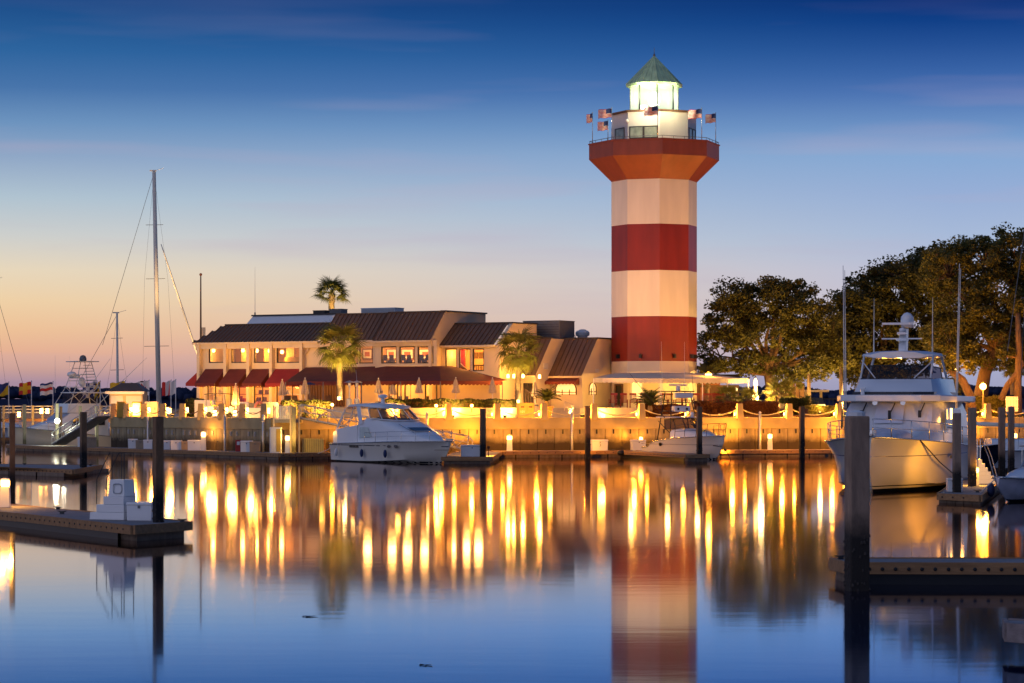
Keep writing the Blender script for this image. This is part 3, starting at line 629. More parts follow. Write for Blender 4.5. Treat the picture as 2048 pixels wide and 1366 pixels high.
# shop goods behind the lower windows: shelves
for k,(px0,px1) in enumerate(((416,444),(462,493),(510,539),(556,597))):
    mb = MB()
    for j in range(3): rbox(mb,S(px0,1.4),S(px1,1.4),1.4,1.8,TZ+0.5+0.6*j,TZ+0.56+0.6*j)
    for j in range(9):
        c = S(px0,1.4)+(S(px1,1.4)-S(px0,1.4))*random.random()*0.9; h = random.uniform(.2,.45); zz = TZ+0.56+0.6*random.randrange(3); rbox(mb,c,c+random.uniform(.12,.3),1.45,1.75,zz,zz+h)
    rpart(mb,'shop_shelf',[m_white,m_redlit,m_wood][k%3])
# ---- white raised roof band behind block A
tb = 4.5
zb0, zb1 = RZ(648,S(560,tb),tb)-0.3, RZ(631,S(560,tb),tb)
mb = MB().hexa([R(S(486,tb),tb,zb0),R(S(664,tb),tb,zb0),R(S(664,tb),9,zb0),R(S(486,tb),9,zb0),R(S(499,tb),tb+0.5,zb1),R(S(672,tb),tb+0.5,zb1),R(S(672,tb),9,zb1),R(S(499,tb),9,zb1)])
ub = rpart(mb,'roof_parapet',m_white)
mb = MB(); rbox(mb,S(497,tb),S(673,tb),tb+0.4,9.1,zb1+0.003,zb1+0.12); rpart(mb,'coping',m_trim,ub)
# ---- block B (middle)
sB0, sB1, sB2 = S(640), S(757), 0.0
zRB = RZ(629, S(690,1.9), 1.9); zRB2 = RZ(623.5, S(880,1.4), 1.4)
opsB1 = [(S(699),S(716),rz(708,728),rz(708,689)),(S(718),S(746),rz(730,727),rz(730,688))]
opsB1l = [(S(697),S(722),TZ+0.1,rz(710,764))]
rpart(wall_open(sB0+0.002,sB1,TZ-0.3,zEB,0.003,0.3,opsB1+opsB1l),'front_wall',m_stucco)
mansard(sB0+0.35,sB1,0,zEB,zRB,1.9)
mb = MB(); rbox(mb,sB0,sB1,-0.25,-0.003,zEB-0.5,zEB-0.17); rpart(mb,'fascia',m_stucco)
t2 = -0.5
opsB2 = [(S(a,t2),S(b_,t2),rz(a,727,t2),rz(a,693,t2)) for (a,b_) in ((762,793),(798,830),(835,867))]
opsB2l = [(S(a,t2),S(b_,t2),TZ+0.1,rz(a,764,t2)) for (a,b_) in ((776,790),(793,804),(808,822),(849,880-7))]
zEB2 = rz(820,681,t2)
rpart(wall_open(sB1,sB2,TZ-0.3,zEB2,t2,0.3,opsB2+opsB2l),'front_wall',m_stucco)
mansard(sB1,sB2,t2,zEB2,zRB2,2.0)
mb = MB(); rbox(mb,sB1,sB2,t2-0.2,t2-0.003,zEB2-0.42,zEB2-0.17); rpart(mb,'fascia',m_stucco)
for o in opsB1+opsB2: window(*o, t2 if o in opsB2 else 0.0)
for o in opsB2l: window(*o, t2)
window(*opsB1l[0],0.0,mull=1)
# right end wall of B
e = [R(0.002,t2,TZ-0.3),R(0.002,8,TZ-0.3),R(0.002,8,zRB2),R(0.002,1.5,zRB2),R(0.002,t2-0.2,zEB2)]
rpart(MB().prism(e,RU*-0.28),'end_wall',m_stucco)
mb = MB(); rbox(mb,-0.4,0.12,1.4,8.1,zRB2+0.003,zRB2+0.12); rpart(mb,'coping',m_trim)
mb = MB(); rbox(mb,sB0,sB2-0.3,1.9,8,zRB-0.3,zRB-0.05); rpart(mb,'flat_roof',m_tin)
# B rooms
zFB = rz(800,731)
mb = MB(); rbox(mb,sB0,sB2-0.3,0.4,6.5,zFB-0.2,zFB); rpart(mb,'upper_floor',m_wood)
mb = MB(); rbox(mb,sB0,sB2-0.3,5.2,5.4,TZ,zEB); rpart(mb,'back_wall',m_stucco2)
mb = MB(); rbox(mb,sB0,sB2-0.3,0.4,5.2,zEB-0.25,zEB-0.12); rpart(mb,'ceiling',m_stucco2)
for i,(px,wd) in enumerate(((783,26),(815,30),(852,34),(735,24))):
    tt = 4.9; s_ = S(px,tt); z_ = RZ(708,s_,tt); w_ = wd/F*210
    t = thing('framed_picture', ['framed picture seen through the leftmost window of the bay','framed picture seen through the middle window of the bay','framed picture seen through the right window of the bay','framed picture seen through the window left of the bay'][i],'picture',tuple(R(s_,tt,z_)),-RA,'framed pictures inside the restaurant')
    MB().box((-w_/2,-0.02,-0.45),(w_/2,0.03,0.45)).build('frame',m_wood,t); MB().box((-w_/2+.08,-0.035,-0.37),(w_/2-.08,-0.022,0.37)).build('mat_board',m_white,t); MB().box((-w_/4,-0.045,-0.2),(w_/4,-0.037,0.18)).build('print',m_terra,t)
for px in (735,785,815,850):
    q = R(S(px,2.6),2.6,zEB-0.8); light(rest, tuple(MW[rest.name].inverted() @ q), 260, (1.0,0.52,0.14), 0.25)
for px in (710,785,815,860):
    q = R(S(px,2.6),2.6,TZ+2.3); light(rest, tuple(MW[rest.name].inverted() @ q), 460, (1.0,0.56,0.18), 0.25)
# chair backs along the upper and lower windows
cb = MB().box((-0.22,-0.02,0),(0.22,0.02,0.45)).box((-0.2,-0.2,-0.45),(-0.16,0.2,0.0)).box((0.16,-0.2,-0.45),(0.2,0.2,0.0)).box((-0.22,-0.22,-0.02),(0.22,0.22,0.0)).mesh('dining_chair',m_trim)
kk = 0
for (z_,pxs) in ((zFB+0.45,(770,783,806,818,843,856)),(TZ+0.5,(780,798,812,855,868))):
    for px in pxs:
        o = inst('dining_chair', cb, None, tuple(R(S(px,0.7),0.7,z_)), (0,0,-RA+random.uniform(-.2,.2))); kk += 1
        up_ = {770:'left chair behind the left upper bay window',783:'right chair behind the left upper bay window',806:'left chair behind the middle upper bay window',818:'right chair behind the middle upper bay window',843:'left chair behind the right upper bay window',856:'right chair behind the right upper bay window'}
        lo_ = {780:'dark chair inside the leftmost lit patio window',798:'dark chair inside the second lit patio window',812:'dark chair inside the third lit patio window',855:'left dark chair inside the wide right patio window',868:'right dark chair inside the wide right patio window'}
        tag(o, (up_ if z_ > 6 else lo_)[px],'chair','dining chairs behind the ' + ('upper' if z_>6 else 'lower') + ' windows')
# ---- block C
tC = 1.0; sC1 = S(1000,tC); zEC = rz(930,690.5,tC); zRC = RZ(648,S(950,tC+2),tC+2)
opsC = [(S(890,tC),S(913.5,tC),rz(900,742,tC),rz(900,697,tC)),(S(917.5,tC),S(941,tC),rz(930,742,tC),rz(930,697,tC)),(S(945,tC),S(968,tC),rz(956,742,tC),rz(956,697,tC))]
rpart(wall_open(0.005,sC1,TZ-0.3,zEC,tC,0.3,opsC),'front_wall',m_stucco)
mansard(0.01,S(992,tC),tC,zEC,zRC,2.0)
for o in opsC: window(*o,tC)
e = [R(sC1+0.002,tC,TZ-0.3),R(sC1+0.002,7,TZ-0.3),R(sC1+0.002,7,zRC),R(sC1+0.002,tC+2.0,zRC),R(sC1+0.002,tC-0.1,zEC)]
rpart(MB().prism(e,RU*-0.3),'end_wall',m_stucco)
mb = MB(); rbox(mb,-0.2,sC1+0.05,tC+1.95,7.1,zRC+0.003,zRC+0.12); rpart(mb,'coping',m_trim)
mb = MB(); rbox(mb,0.01,sC1-0.3,4.6,4.75,TZ,zEC); rpart(mb,'back_wall',m_stucco2)
mb = MB(); rbox(mb,0.01,sC1-0.3,1.35,4.6,zEC-0.25,zEC-0.1); rpart(mb,'ceiling',m_stucco2)
mb = MB(); rbox(mb,0.01,sC1-0.3,1.35,4.6,TZ+2.3,TZ+2.5); rpart(mb,'upper_floor',m_wood)
mb = MB(); rbox(mb,S(918,tC+1.6),S(930,tC+1.6),tC+1.6,tC+1.7,TZ+2.5,zEC-0.3); rpart(mb,'red_partition',m_redlit)
mb = MB(); z0 = TZ+2.5; mb.hexa([R(S(918,2.2),2.1,z0+1.0),R(S(942,2.2),2.1,z0+0.1),R(S(942,2.2),2.25,z0+0.1),R(S(918,2.2),2.25,z0+1.0),R(S(918,2.2),2.1,z0+1.25),R(S(942,2.2),2.1,z0+0.35),R(S(942,2.2),2.25,z0+0.35),R(S(918,2.2),2.25,z0+1.25)])
for k in range(7):
    px = 946+k*3.4; rbox(mb,S(px,2.0),S(px,2.0)+0.05,2.0,2.05,z0,z0+0.9)
rbox(mb,S(945,2.0),S(969,2.0),1.98,2.08,z0+0.9,z0+1.0); rpart(mb,'stair_rail',m_wood)
for px in (903,935,957):
    q = R(S(px,2.6),2.6,zEC-0.7); light(rest, tuple(MW[rest.name].inverted() @ q), 260, (1.0,0.55,0.16), 0.25)
for px in (952,962):
    q = R(S(px,4.5),4.5,rz(955,711,4.5)); mb = MB(); mb.cbox((0,0,0),(0.4,0.04,0.5),Matrix.Rotation(-RA,4,'Z')); 
    o = mb.build('framed_notice',m_wood); o.location = q; tag(o,'small framed notice on the lit stair hall wall, '+('left' if px==952 else 'right')+' one','picture','notices in the stair hall')
# ---- block D (entrance, behind the right palm)
tD = 3.8; sD1 = S(1075,tD); zED, zRD = rz(1075,751,tD), RZ(677,S(1101,tD+2.3),tD+2.3)
rpart(wall_open(sC1,sD1,TZ-0.3,zED,tD,0.3,[(S(1046,tD),S(1066,tD),TZ,rz(1055,766,tD))]),'front_wall',m_stucco)
window(S(1046,tD),S(1066,tD),TZ,rz(1055,766,tD),tD,mull=1)
mansard(sC1,sD1,tD,zED,zRD,2.3)
e = [R(sD1+0.002,tD-0.1,TZ-0.3),R(sD1+0.002,10,TZ-0.3),R(sD1+0.002,10,zRD),R(sD1+0.002,tD+2.3,zRD),R(sD1+0.002,tD-0.3,zED)]
rpart(MB().prism(e,RU*-0.3),'end_wall',m_stucco)
v = MB()
for k in range(5): v.hexa([R(sD1+0.004,tD+0.9,zED+0.55+k*0.1),R(sD1+0.05,tD+0.9,zED+0.52+k*0.1),R(sD1+0.05,tD+1.7,zED+0.52+k*0.1),R(sD1+0.004,tD+1.7,zED+0.55+k*0.1),R(sD1+0.004,tD+0.9,zED+0.59+k*0.1),R(sD1+0.05,tD+0.9,zED+0.56+k*0.1),R(sD1+0.05,tD+1.7,zED+0.56+k*0.1),R(sD1+0.004,tD+1.7,zED+0.59+k*0.1)])
rpart(v,'vent',m_white)
# ---- block E (ticket office with arched windows)
tE = 6.0; sE0, sE1 = sD1, S(1167,tE); zEE, zRE = rz(1130,752,tE), RZ(678,S(1150,tE+2.4),tE+2.4)
def arch(frame, w, h, m_fr, parent, depth=0.07):
    """frame: function (x,y out,z)->world, opening w wide, h to the spring line plus half-ellipse"""
    n = 12; pts = [(-w/2,0)] + [(-w/2*math.cos(math.pi*i/n), h + w/2*0.75*math.sin(math.pi*i/n)) for i in range(n+1)] + [(w/2,0)]
    inn = [(x*(1-0.16/w*1.0), (z if z > 0 else 0.08)*(0.96)) for x,z in pts]
    mb = MB()
    for i in range(len(pts)-1):
        a,b_,c,d = pts[i],pts[i+1],inn[i+1],inn[i]
        mb.hexa([frame(a[0],0.003,a[1]),frame(b_[0],0.003,b_[1]),frame(c[0],0.003,c[1]),frame(d[0],0.003,d[1]),frame(a[0],depth,a[1]),frame(b_[0],depth,b_[1]),frame(c[0],depth,c[1]),frame(d[0],depth,d[1])])
    mb.hexa([frame(-w/2,0.003,h*0.42),frame(w/2,0.003,h*0.42),frame(w/2,depth,h*0.42),frame(-w/2,depth,h*0.42),frame(-w/2,0.003,h*0.42+0.07),frame(w/2,0.003,h*0.42+0.07),frame(w/2,depth,h*0.42+0.07),frame(-w/2,depth,h*0.42+0.07)])
    for k in (-1,1): mb.hexa([frame(k*w/6-0.03,0.003,0),frame(k*w/6+0.03,0.003,0),frame(k*w/6+0.03,depth,0),frame(k*w/6-0.03,depth,0),frame(k*w/6-0.03,0.003,h),frame(k*w/6+0.03,0.003,h),frame(k*w/6+0.03,depth,h),frame(k*w/6-0.03,depth,h)])
    wdo = mb.build('arched_window', m_fr, parent, world=True)
    MB().add([frame(x,0.012,z) for x,z in inn],[tuple(range(len(inn)))]).build('pane', e_pane, wdo, world=True)
    return wdo
mb = MB(); rbox(mb,sE0,sE1,tE,tE+0.3,TZ-0.8,zEE); rpart(mb,'front_wall',m_stucco)
mansard(sE0+0.02,sE1,tE,zEE,zRE,2.4)
sc_ = S(1132,tE); zA = rz(1132,790,tE); arch(lambda x,y,z: R(sc_+x,tE-y,zA+z), 2.0, 0.45, m_wood, rest)
e = [R(sE1+0.002,tE-0.1,TZ-0.8),R(sE1+0.002,12.5,TZ-0.8),R(sE1+0.002,12.5,zRE),R(sE1+0.002,tE+2.4,zRE),R(sE1+0.002,tE-0.3,zEE)]
rpart(MB().prism(e,RU*-0.3),'end_wall',m_stucco)
ta = 7.5; zA2 = RZ(790,sE1,ta); arch(lambda x,y,z: R(sE1+0.002+y,ta+x,zA2+z), 1.25, 0.55, m_wood, rest)
mb = MB(); rbox(mb,sC1,sE1+0.04,tE+2.35,13,zRE+0.003,zRE+0.12); rpart(mb,'coping',m_trim)
mb = MB()
for k in range(4): rbox(mb,sE1+0.004,sE1+0.05,8.0,8.6,RZ(745,sE1,8.3)+k*0.08,RZ(745,sE1,8.3)+k*0.08+0.04)
rpart(mb,'vent',m_white)
# small red awning over the ticket window
def awning(s0,s1,t,zt,zf,proj,m,drop=0.28,sides=True,name='awning',scal=0.32,flare=0.0):
    mb = MB(); th = 0.02
    mb.add([R(s0,t,zt),R(s1,t,zt),R(s1+flare,t-proj,zf),R(s0-flare,t-proj,zf),R(s0,t,zt-th),R(s1,t,zt-th),R(s1+flare,t-proj,zf-th),R(s0-flare,t-proj,zf-th)],[(0,1,2,3),(7,6,5,4)])
    if sides:
        for s_,f_ in ((s0,-flare),(s1,flare)): mb.add([R(s_,t,zt),R(s_+f_,t-proj,zf),R(s_+f_,t-proj,zf-drop),R(s_,t,zf-drop)],[(0,1,2,3)])
    a = mb.build(name, m, rest, world=True)
    vb = MB(); n = max(3, round((s1-s0+2*flare)/scal)); w = (s1-s0+2*flare)/n
    for i in range(n):
        x0 = s0-flare+i*w
        vb.add([R(x0,t-proj-0.01,zf),R(x0+w,t-proj-0.01,zf)]+[R(x0+w-w*k/4,t-proj-0.01,zf-drop*(0.72+0.28*math.sin(math.pi*k/4))) for k in range(5)],[tuple(range(7))])
    vb.build('valance', m, a, world=True)
    return a
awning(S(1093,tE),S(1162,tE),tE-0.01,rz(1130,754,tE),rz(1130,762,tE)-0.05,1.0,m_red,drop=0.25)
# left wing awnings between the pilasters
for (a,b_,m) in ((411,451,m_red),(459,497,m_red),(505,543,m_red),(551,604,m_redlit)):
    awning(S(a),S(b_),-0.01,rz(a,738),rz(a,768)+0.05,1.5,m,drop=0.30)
# the awning on the far left side, seen edge on
sL = sA0-0.01; zt, zf = rz(400,738), rz(400,766)
mb = MB().add([R(sL,0.3,zt),R(sL,4,zt),R(sL-1.6,4,zf),R(sL-1.6,0.3,zf),R(sL,0.3,zf-0.25),R(sL-1.6,0.3,zf-0.25),R(sL-1.6,4,zf-0.25)],[(0,1,2,3),(0,3,5,4),(3,2,6,5)]); rpart(mb,'awning',m_redlit)
# ---- big patio awning, on posts
def patio():
    t0, t1 = -0.02, -4.4
    zt, zf = rz(800,733), Z(762,R(S(800,t1),t1,0).y)
    sl0, sl1 = S(612), S(893,0.6)
    fl0, fl1 = S(571,t1), S(980,t1*0.4)
    mb = MB()
    tl = [sl0+(sl1-sl0)*i/8 for i in range(9)]; fl = [fl0+(fl1-fl0-3.0)*i/8 for i in range(9)]
    top = [R(s_,t2-0.02 if s_>sB1 else t0,zt+(0.0 if i not in (4,5) else 0.03)) for i,s_ in enumerate(tl)]
    frn = [R(s_,t1,zf) for s_ in fl]
    for i in range(8): mb.add([top[i],top[i+1],frn[i+1],frn[i]],[(0,1,2,3)])
    # right hip running back to block C
    hip = R(fl1,0.2,zf)
    mb.add([top[8],hip,frn[8]],[(0,1,2)]); mb.add([top[8],R(sl1+0.3,tC-0.02,zt),R(fl1,tC-0.02,zf+0.1),hip],[(0,1,2,3)])
    lh_ = R(fl0+0.8,-0.6,zf+0.35); mb.add([top[0],frn[0],lh_],[(0,1,2)])
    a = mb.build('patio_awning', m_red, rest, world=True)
    vb = MB(); edge = frn+[hip]
    for i in range(len(edge)-1):
        p0,p1 = edge[i],edge[i+1]; n = max(2,round((p1-p0).length/0.34))
        for k in range(n):
            q0,q1 = p0.lerp(p1,k/n),p0.lerp(p1,(k+1)/n)
            vb.add([q0,q1]+[q1.lerp(q0,j/4)-Vector((0,0,0.26+0.09*math.sin(math.pi*j/4))) for j in range(5)],[tuple(range(7))])
    vb.build('valance', m_red, a, world=True)
    for q in [frn[i] for i in (0,2,4,6,8)]+[hip]: MB().tube([q-Vector((0,0,0.05)),Vector((q.x,q.y,TZ-0.1))],0.045,6).build('awning_post', m_greyb, a, world=True)
    for i in (1,3,5,7):
        q = R(fl[i],-1.8,zf-0.15); light(rest, tuple(MW[rest.name].inverted() @ q), 120 if i<4 else 300, AMB2, 0.15)
    # drawn curtain on the left half
    mb = MB(); n = 40
    for k in range(n): 
        s_ = S(617)+(S(690)-S(617))*k/n; d_ = 0.1+0.05*math.sin(k*2.1); rbox(mb,s_,s_+(S(690)-S(617))/n*0.95,-0.05-d_,-0.05,TZ+0.1,zt-0.5)
    rpart(mb,'drawn_curtain',m_wood)
patio()
# rooftop plant
def rooftop(name,label,cat,px0,px1,py0,py1,t,depth,m,extra=None):
    s0,s1 = S(px0,t),S(px1,t); z0,z1 = RZ(py1,s0,t),RZ(py0,s0,t)
    o = thing(name,label,cat,tuple(R((s0+s1)/2,t+depth/2,z0)),-RA); mb = MB(); rbox(mb,s0,s1,t,t+depth,z0-0.5,z1); mb.build('housing',m,o,world=True,bevel=0.02)
    g = MB()
    for k in range(6): rbox(g,s0+0.05,s1-0.05,t-0.02,t-0.003,z0+(z1-z0)*(0.12+0.14*k),z0+(z1-z0)*(0.12+0.14*k)+0.03)
    g.build('louvre',m_trim,o,world=True); 
    rbox_ = MB(); rbox(rbox_,s0-0.03,s1+0.03,t-0.03,t+depth+0.03,z1+0.002,z1+0.05); rbox_.build('lid',m,o,world=True)
    return o
rooftop('air_conditioner','dark slatted air conditioner on the roof left of the tall palm','air conditioner',626,650,622,632,5.5,1.0,m_black)
rooftop('air_conditioner','grey air conditioner on the roof at the foot of the roof palm','air conditioner',659,682,619,632,5.5,1.0,m_greyb)
rooftop('duct_housing','long galvanised duct housing on the middle roof','duct',722,790,617.5,630,4.0,1.4,m_tin)
rooftop('rooftop_unit','large dark grey rooftop unit behind the right wing','rooftop unit',1046,1119,643,680,8.0,2.6,m_greyb)
t = thing('exhaust_fan','round white exhaust fan on the roof beside the lighthouse','fan',tuple(W(1165,677,215)))
MB().lathe([(0.55,-0.4),(0.55,0.0),(0.42,0.02),(0.42,0.18),(0.58,0.24),(0.60,0.5),(0.45,0.66),(0.3,0.68),(0.3,0.74),(0.05,0.78)],(0,0,0),18).build('fan_cowl',m_white,t,40)
for i,px in enumerate((1133,1148)):
    t = thing('roof_hatch_rail',('left' if i==0 else 'right')+' small metal hatch rail on the roof left of the exhaust fan','rail',tuple(W(px,678,215)),0,'roof hatch rails')
    MB().tube([(-0.15,0,-0.3),(-0.12,0,0.7),(0.15,0,0.1),(0.15,0,-0.3)],0.035,5).tube([(-0.12,0,0.45),(0.05,0,0.1)],0.03,5).build('rail_tube',m_greyb,t)
# vent pipe with whip aerial, flag pole with gilt ball
t = thing('roof_aerial','thin whip aerial on a vent pipe over the left roof','aerial',tuple(W(510,650,224)))
MB().tube([(0,0,-0.3),(0,0,1.1)],0.07,6).build('vent_pipe',m_greyb,t); MB().tube([(0,0,1.1),(0,0,5.1)],[0.025,0.008],5).build('whip',m_alu,t)
t = thing('flagpole','tapered brown flagpole topped with a ball, left of the restaurant','flagpole',(X(401.5,226),226,TZ))
zt = Z(552,226)-TZ; MB().tube([(0,0,0),(0,0,zt)],[0.12,0.055],8).build('pole',m_wood,t,True); MB().sphere((0,0,zt+0.13),0.13,10,8).build('finial_ball',m_terra,t,True)
MB().cbox((0.25,0,Z(665,226)-TZ),(0.3,0.3,0.9)).build('halyard_box',m_stucco,t)
# downpipe on the left wing
mb = MB(); s_ = S(618); mb.tube([R(s_,-0.1,zEA-0.2),R(s_,-0.12,zEA-0.75),R(s_-0.45,-0.12,zEA-1.2),R(s_-0.45,-0.12,TZ+2.5)],0.06,6); rpart(mb,'downpipe',m_stucco)
# ------------------------------------------------------------------ vegetation
def quads_mesh(name, P, A, B, m):
    """one diamond leaf per row: centre P, half axes A and B (n,3)"""
    n = len(P); V = np.empty((n,4,3)); V[:,0]=P-A; V[:,1]=P+B; V[:,2]=P+A; V[:,3]=P-B
    me = bpy.data.meshes.new(name); me.vertices.add(n*4); me.vertices.foreach_set('co', V.reshape(-1))
    me.loops.add(n*4); me.loops.foreach_set('vertex_index', np.arange(n*4,dtype=np.int32)); me.polygons.add(n)
    me.polygons.foreach_set('loop_start', np.arange(0,n*4,4,dtype=np.int32)); me.polygons.foreach_set('loop_total', np.full(n,4,dtype=np.int32))
    me.materials.append(m); me.update(); me.validate(); return me
def leaf_axes(n, size, flat=0.6):
    d = rng.normal(size=(n,3)); d[:,2]*=flat; d/=np.linalg.norm(d,axis=1)[:,None]
    e = rng.normal(size=(n,3)); e -= d*np.sum(e*d,axis=1)[:,None]; e/=np.linalg.norm(e,axis=1)[:,None]
    s = size*(0.6+0.8*rng.random(n))[:,None]; return d*s, e*s*0.55
def cloud(centres, rads, per, size, squash=0.7):
    P = []
    for c,r in zip(centres,rads):
        n = int(per*(0.7+0.6*rng.random())); p = rng.normal(size=(n,3)); p /= np.linalg.norm(p,axis=1)[:,None]
        p *= (rng.random(n)**0.5)[:,None]*r; p[:,2]*=squash; P.append(p+np.array(c))
    P = np.concatenate(P); A,B = leaf_axes(len(P),size); return P,A,B
def oak(name, label, base, trunk, lobes, nclump, per, size, m, group=None, seed=1, rclump=0.75):
    """lobes: ellipsoids (centre, radii); trunk: polyline with radii; limbs run from the fork to the clumps"""
    global rng
    rng = np.random.default_rng(seed); rnd = random.Random(seed)
    t = thing(name, label, 'tree', tuple(base), 0, group)
    C = []
    vol = np.array([l[1][0]*l[1][1]*l[1][2] for l in lobes]); vol = vol/vol.sum()
    for l,v in zip(lobes,vol):
        k = max(3,int(nclump*v)); p = rng.normal(size=(k,3)); p/=np.linalg.norm(p,axis=1)[:,None]; p*=(0.35+0.65*rng.random(k)**0.45)[:,None]
        C.append(np.array(l[0])+p*np.array(l[1]))
    C = np.concatenate(C); rad = rclump*(0.55+0.9*rng.random(len(C)))
    # trunk and limbs
    mb = MB(); tp = [Vector(p) for p,_ in trunk]; mb.tube(tp,[r for _,r in trunk],10)
    fork = tp[-1]; r0 = trunk[-1][1]
    mains = []
    for l in lobes:
        e = Vector(l[0]); e.z -= l[1][2]*0.25; mid = fork.lerp(e,0.5); mid.z += (e-fork).length*0.06; mid += Vector((rnd.uniform(-.5,.5),rnd.uniform(-.5,.5),0))
        pts = [fork+(tp[-2]-fork)*0.12, fork.lerp(mid,0.5)+Vector((rnd.uniform(-.2,.2),0,rnd.uniform(-.15,.2))), mid, mid.lerp(e,0.55)+Vector((rnd.uniform(-.3,.3),0,rnd.uniform(-.2,.2))), e]
        mb.tube(pts,[r0*0.62,r0*0.5,r0*0.38,r0*0.26,r0*0.12],7); mains += pts[1:]
    limbs = mb.build('trunk', m_bark, t, True, world=True)
    tb = MB()
    for i in range(0,len(C),2):
        c = Vector(C[i]); q = min(mains,key=lambda p:(p-c).length); 
        if (q-c).length > 4.5: continue
        mid = q.lerp(c,0.5)+Vector((rnd.uniform(-.3,.3),rnd.uniform(-.3,.3),rnd.uniform(-.1,.35))); tb.tube([q,mid,c],[0.075,0.05,0.02],4,False)
    tb.build('branches', m_bark, limbs, True, world=True)
    P,A,B = cloud(C,rad,per,size)
    me = quads_mesh('crown',P-np.array(base),A,B,m); o = bpy.data.objects.new('crown',me); COL.objects.link(o); o.parent = t
    return t
def el(px,py,d,rx,ry,rd): return (tuple(W(px,py,d)), (rx/F*d, rd, ry/F*d))
# the oak beside the lighthouse
D1 = 216
oak('oak_tree','spreading live oak right of the lighthouse',W(1541,832,D1),
    [(W(1541,832,D1),0.6),(W(1541,800,D1),0.46),(W(1540,768,D1),0.42),(W(1536,745,D1),0.38)],
    [el(1540,612,D1,78,52,4),el(1470,640,D1,58,52,4),el(1612,636,D1,60,52,4),el(1440,700,D1,42,50,3.5),el(1525,680,D1,75,48,4),el(1625,705,D1,62,52,3.5),el(1490,728,D1,50,24,2.5),el(1580,742,D1,52,34,2.5),el(1480,592,D1,30,30,2.5),el(1590,578,D1,36,26,2.5),el(1650,672,D1,40,58,3),el(1668,712,D1,34,40,3),el(1455,600,D1,34,36,2.5),el(1545,575,D1,40,24,2.5),el(1420,742,D1,26,18,2)],
    520,110,0.125,m_oak,None,3,0.72)
# second stem of the fork
oak('oak_tree','large dark oak left of and behind the yacht mast',W(1700,835,226),
    [(W(1752,835,226),0.5),(W(1752,790,226),0.42),(W(1758,750,226),0.38)],
    [el(1730,600,226,52,60,4.5),el(1790,575,226,66,60,4.5),el(1855,560,226,60,58,4.5),el(1700,680,226,44,55,4),el(1760,680,226,70,55,4),el(1840,660,226,75,62,4),el(1740,745,226,62,32,3),el(1900,650,226,50,60,3.5),el(1690,620,226,34,46,3),el(1805,548,226,50,34,3.5),el(1870,520,226,44,30,3.5),el(1715,730,226,40,36,3),el(1800,735,226,60,30,3)],
    680,110,0.14,m_oak2,None,5,0.82)
D3 = 208
oak('oak_tree','tall broad oak at the right edge with thick forked limbs',W(1990,832,D3),
    [(W(1955,832,D3),0.75),(W(1960,800,D3),0.6),(W(1970,745,D3),0.5),(W(1992,700,D3),0.46)],
    [el(1900,540,D3,55,50,4),el(1965,515,D3,60,52,4),el(2035,510,D3,60,60,4.5),el(1925,610,D3,62,50,4),el(2000,600,D3,70,56,4),el(2070,600,D3,60,80,4),el(1905,680,D3,60,46,3.5),el(1985,690,D3,75,44,3.5),el(2060,690,D3,60,46,4),el(1930,728,D3,44,24,2.5),el(2020,735,D3,50,20,2.5),el(2120,600,D3,50,110,4)],
    700,115,0.13,m_oak,None,9,0.76)
# bare leaning stems under the right oak
for (lab,pts,r) in (('smooth pale trunk leaning in front of the street lamp', [(1945,832),(1940,790),(1925,760),(1900,740)],0.42),('curving bare limb arching to the right edge', [(2002,800),(2015,770),(2032,748),(2046,728),(2040,715),(2010,712)],0.26),('straight trunk rising beside the white fence at the right edge',[(2036,832),(2036,770),(2038,700),(2036,620)],0.34)):
    d = 204; t = thing('tree_trunk',lab,'tree',tuple(W(pts[0][0],pts[0][1],d))); MB().tube([W(a,b_,d) for a,b_ in pts],[r*(1-0.12*i) for i in range(len(pts))],9).build('trunk',m_bark,t,True,world=True)
    P,A,B = cloud([tuple(W(pts[-1][0],pts[-1][1]-8,d))]*3,[0.9]*3,120,0.14); me = quads_mesh('crown',P-np.array(t.location),A,B,m_oak); o = bpy.data.objects.new('crown',me); COL.objects.link(o); o.parent = t

# ---- palms
def fan_frond(L, nl, droop, w):
    """sabal frond: stalk plus a folded fan of drooping leaflets; local x outwards, z up"""
    mb = MB(); st = L*0.56
    mb.tube([(0,0,0),(st*0.5,0,0.05*L),(st,0,0.02*L)],[0.03,0.025,0.015],4)
    for i in range(nl):
        a = math.radians(-112+224*i/(nl-1)); l = L*0.62*random.uniform(.8,1.12)*(1-0.25*abs(math.sin(a/2))**2); c,s_ = math.cos(a),math.sin(a)
        b0 = Vector((st+0.04*math.cos(a),0.04*s_,0.02*L)); b1 = Vector((st+l*0.5*c,l*0.5*s_,0.02*L-droop*L*0.06)); b2 = Vector((st+l*0.92*c,l*0.92*s_,-droop*L*(0.26+0.10*abs(s_))+random.uniform(-.04,.04)*L))
        n = Vector((-s_,c,0))*w; up = Vector((0,0,w*0.45))
        mb.add([b0-n*0.3,b0+n*0.3,b1+n+up*0,b1-n,b2,b1+up],[(0,1,2,5),(0,5,3),(3,5,4),(5,2,4)])
    return mb
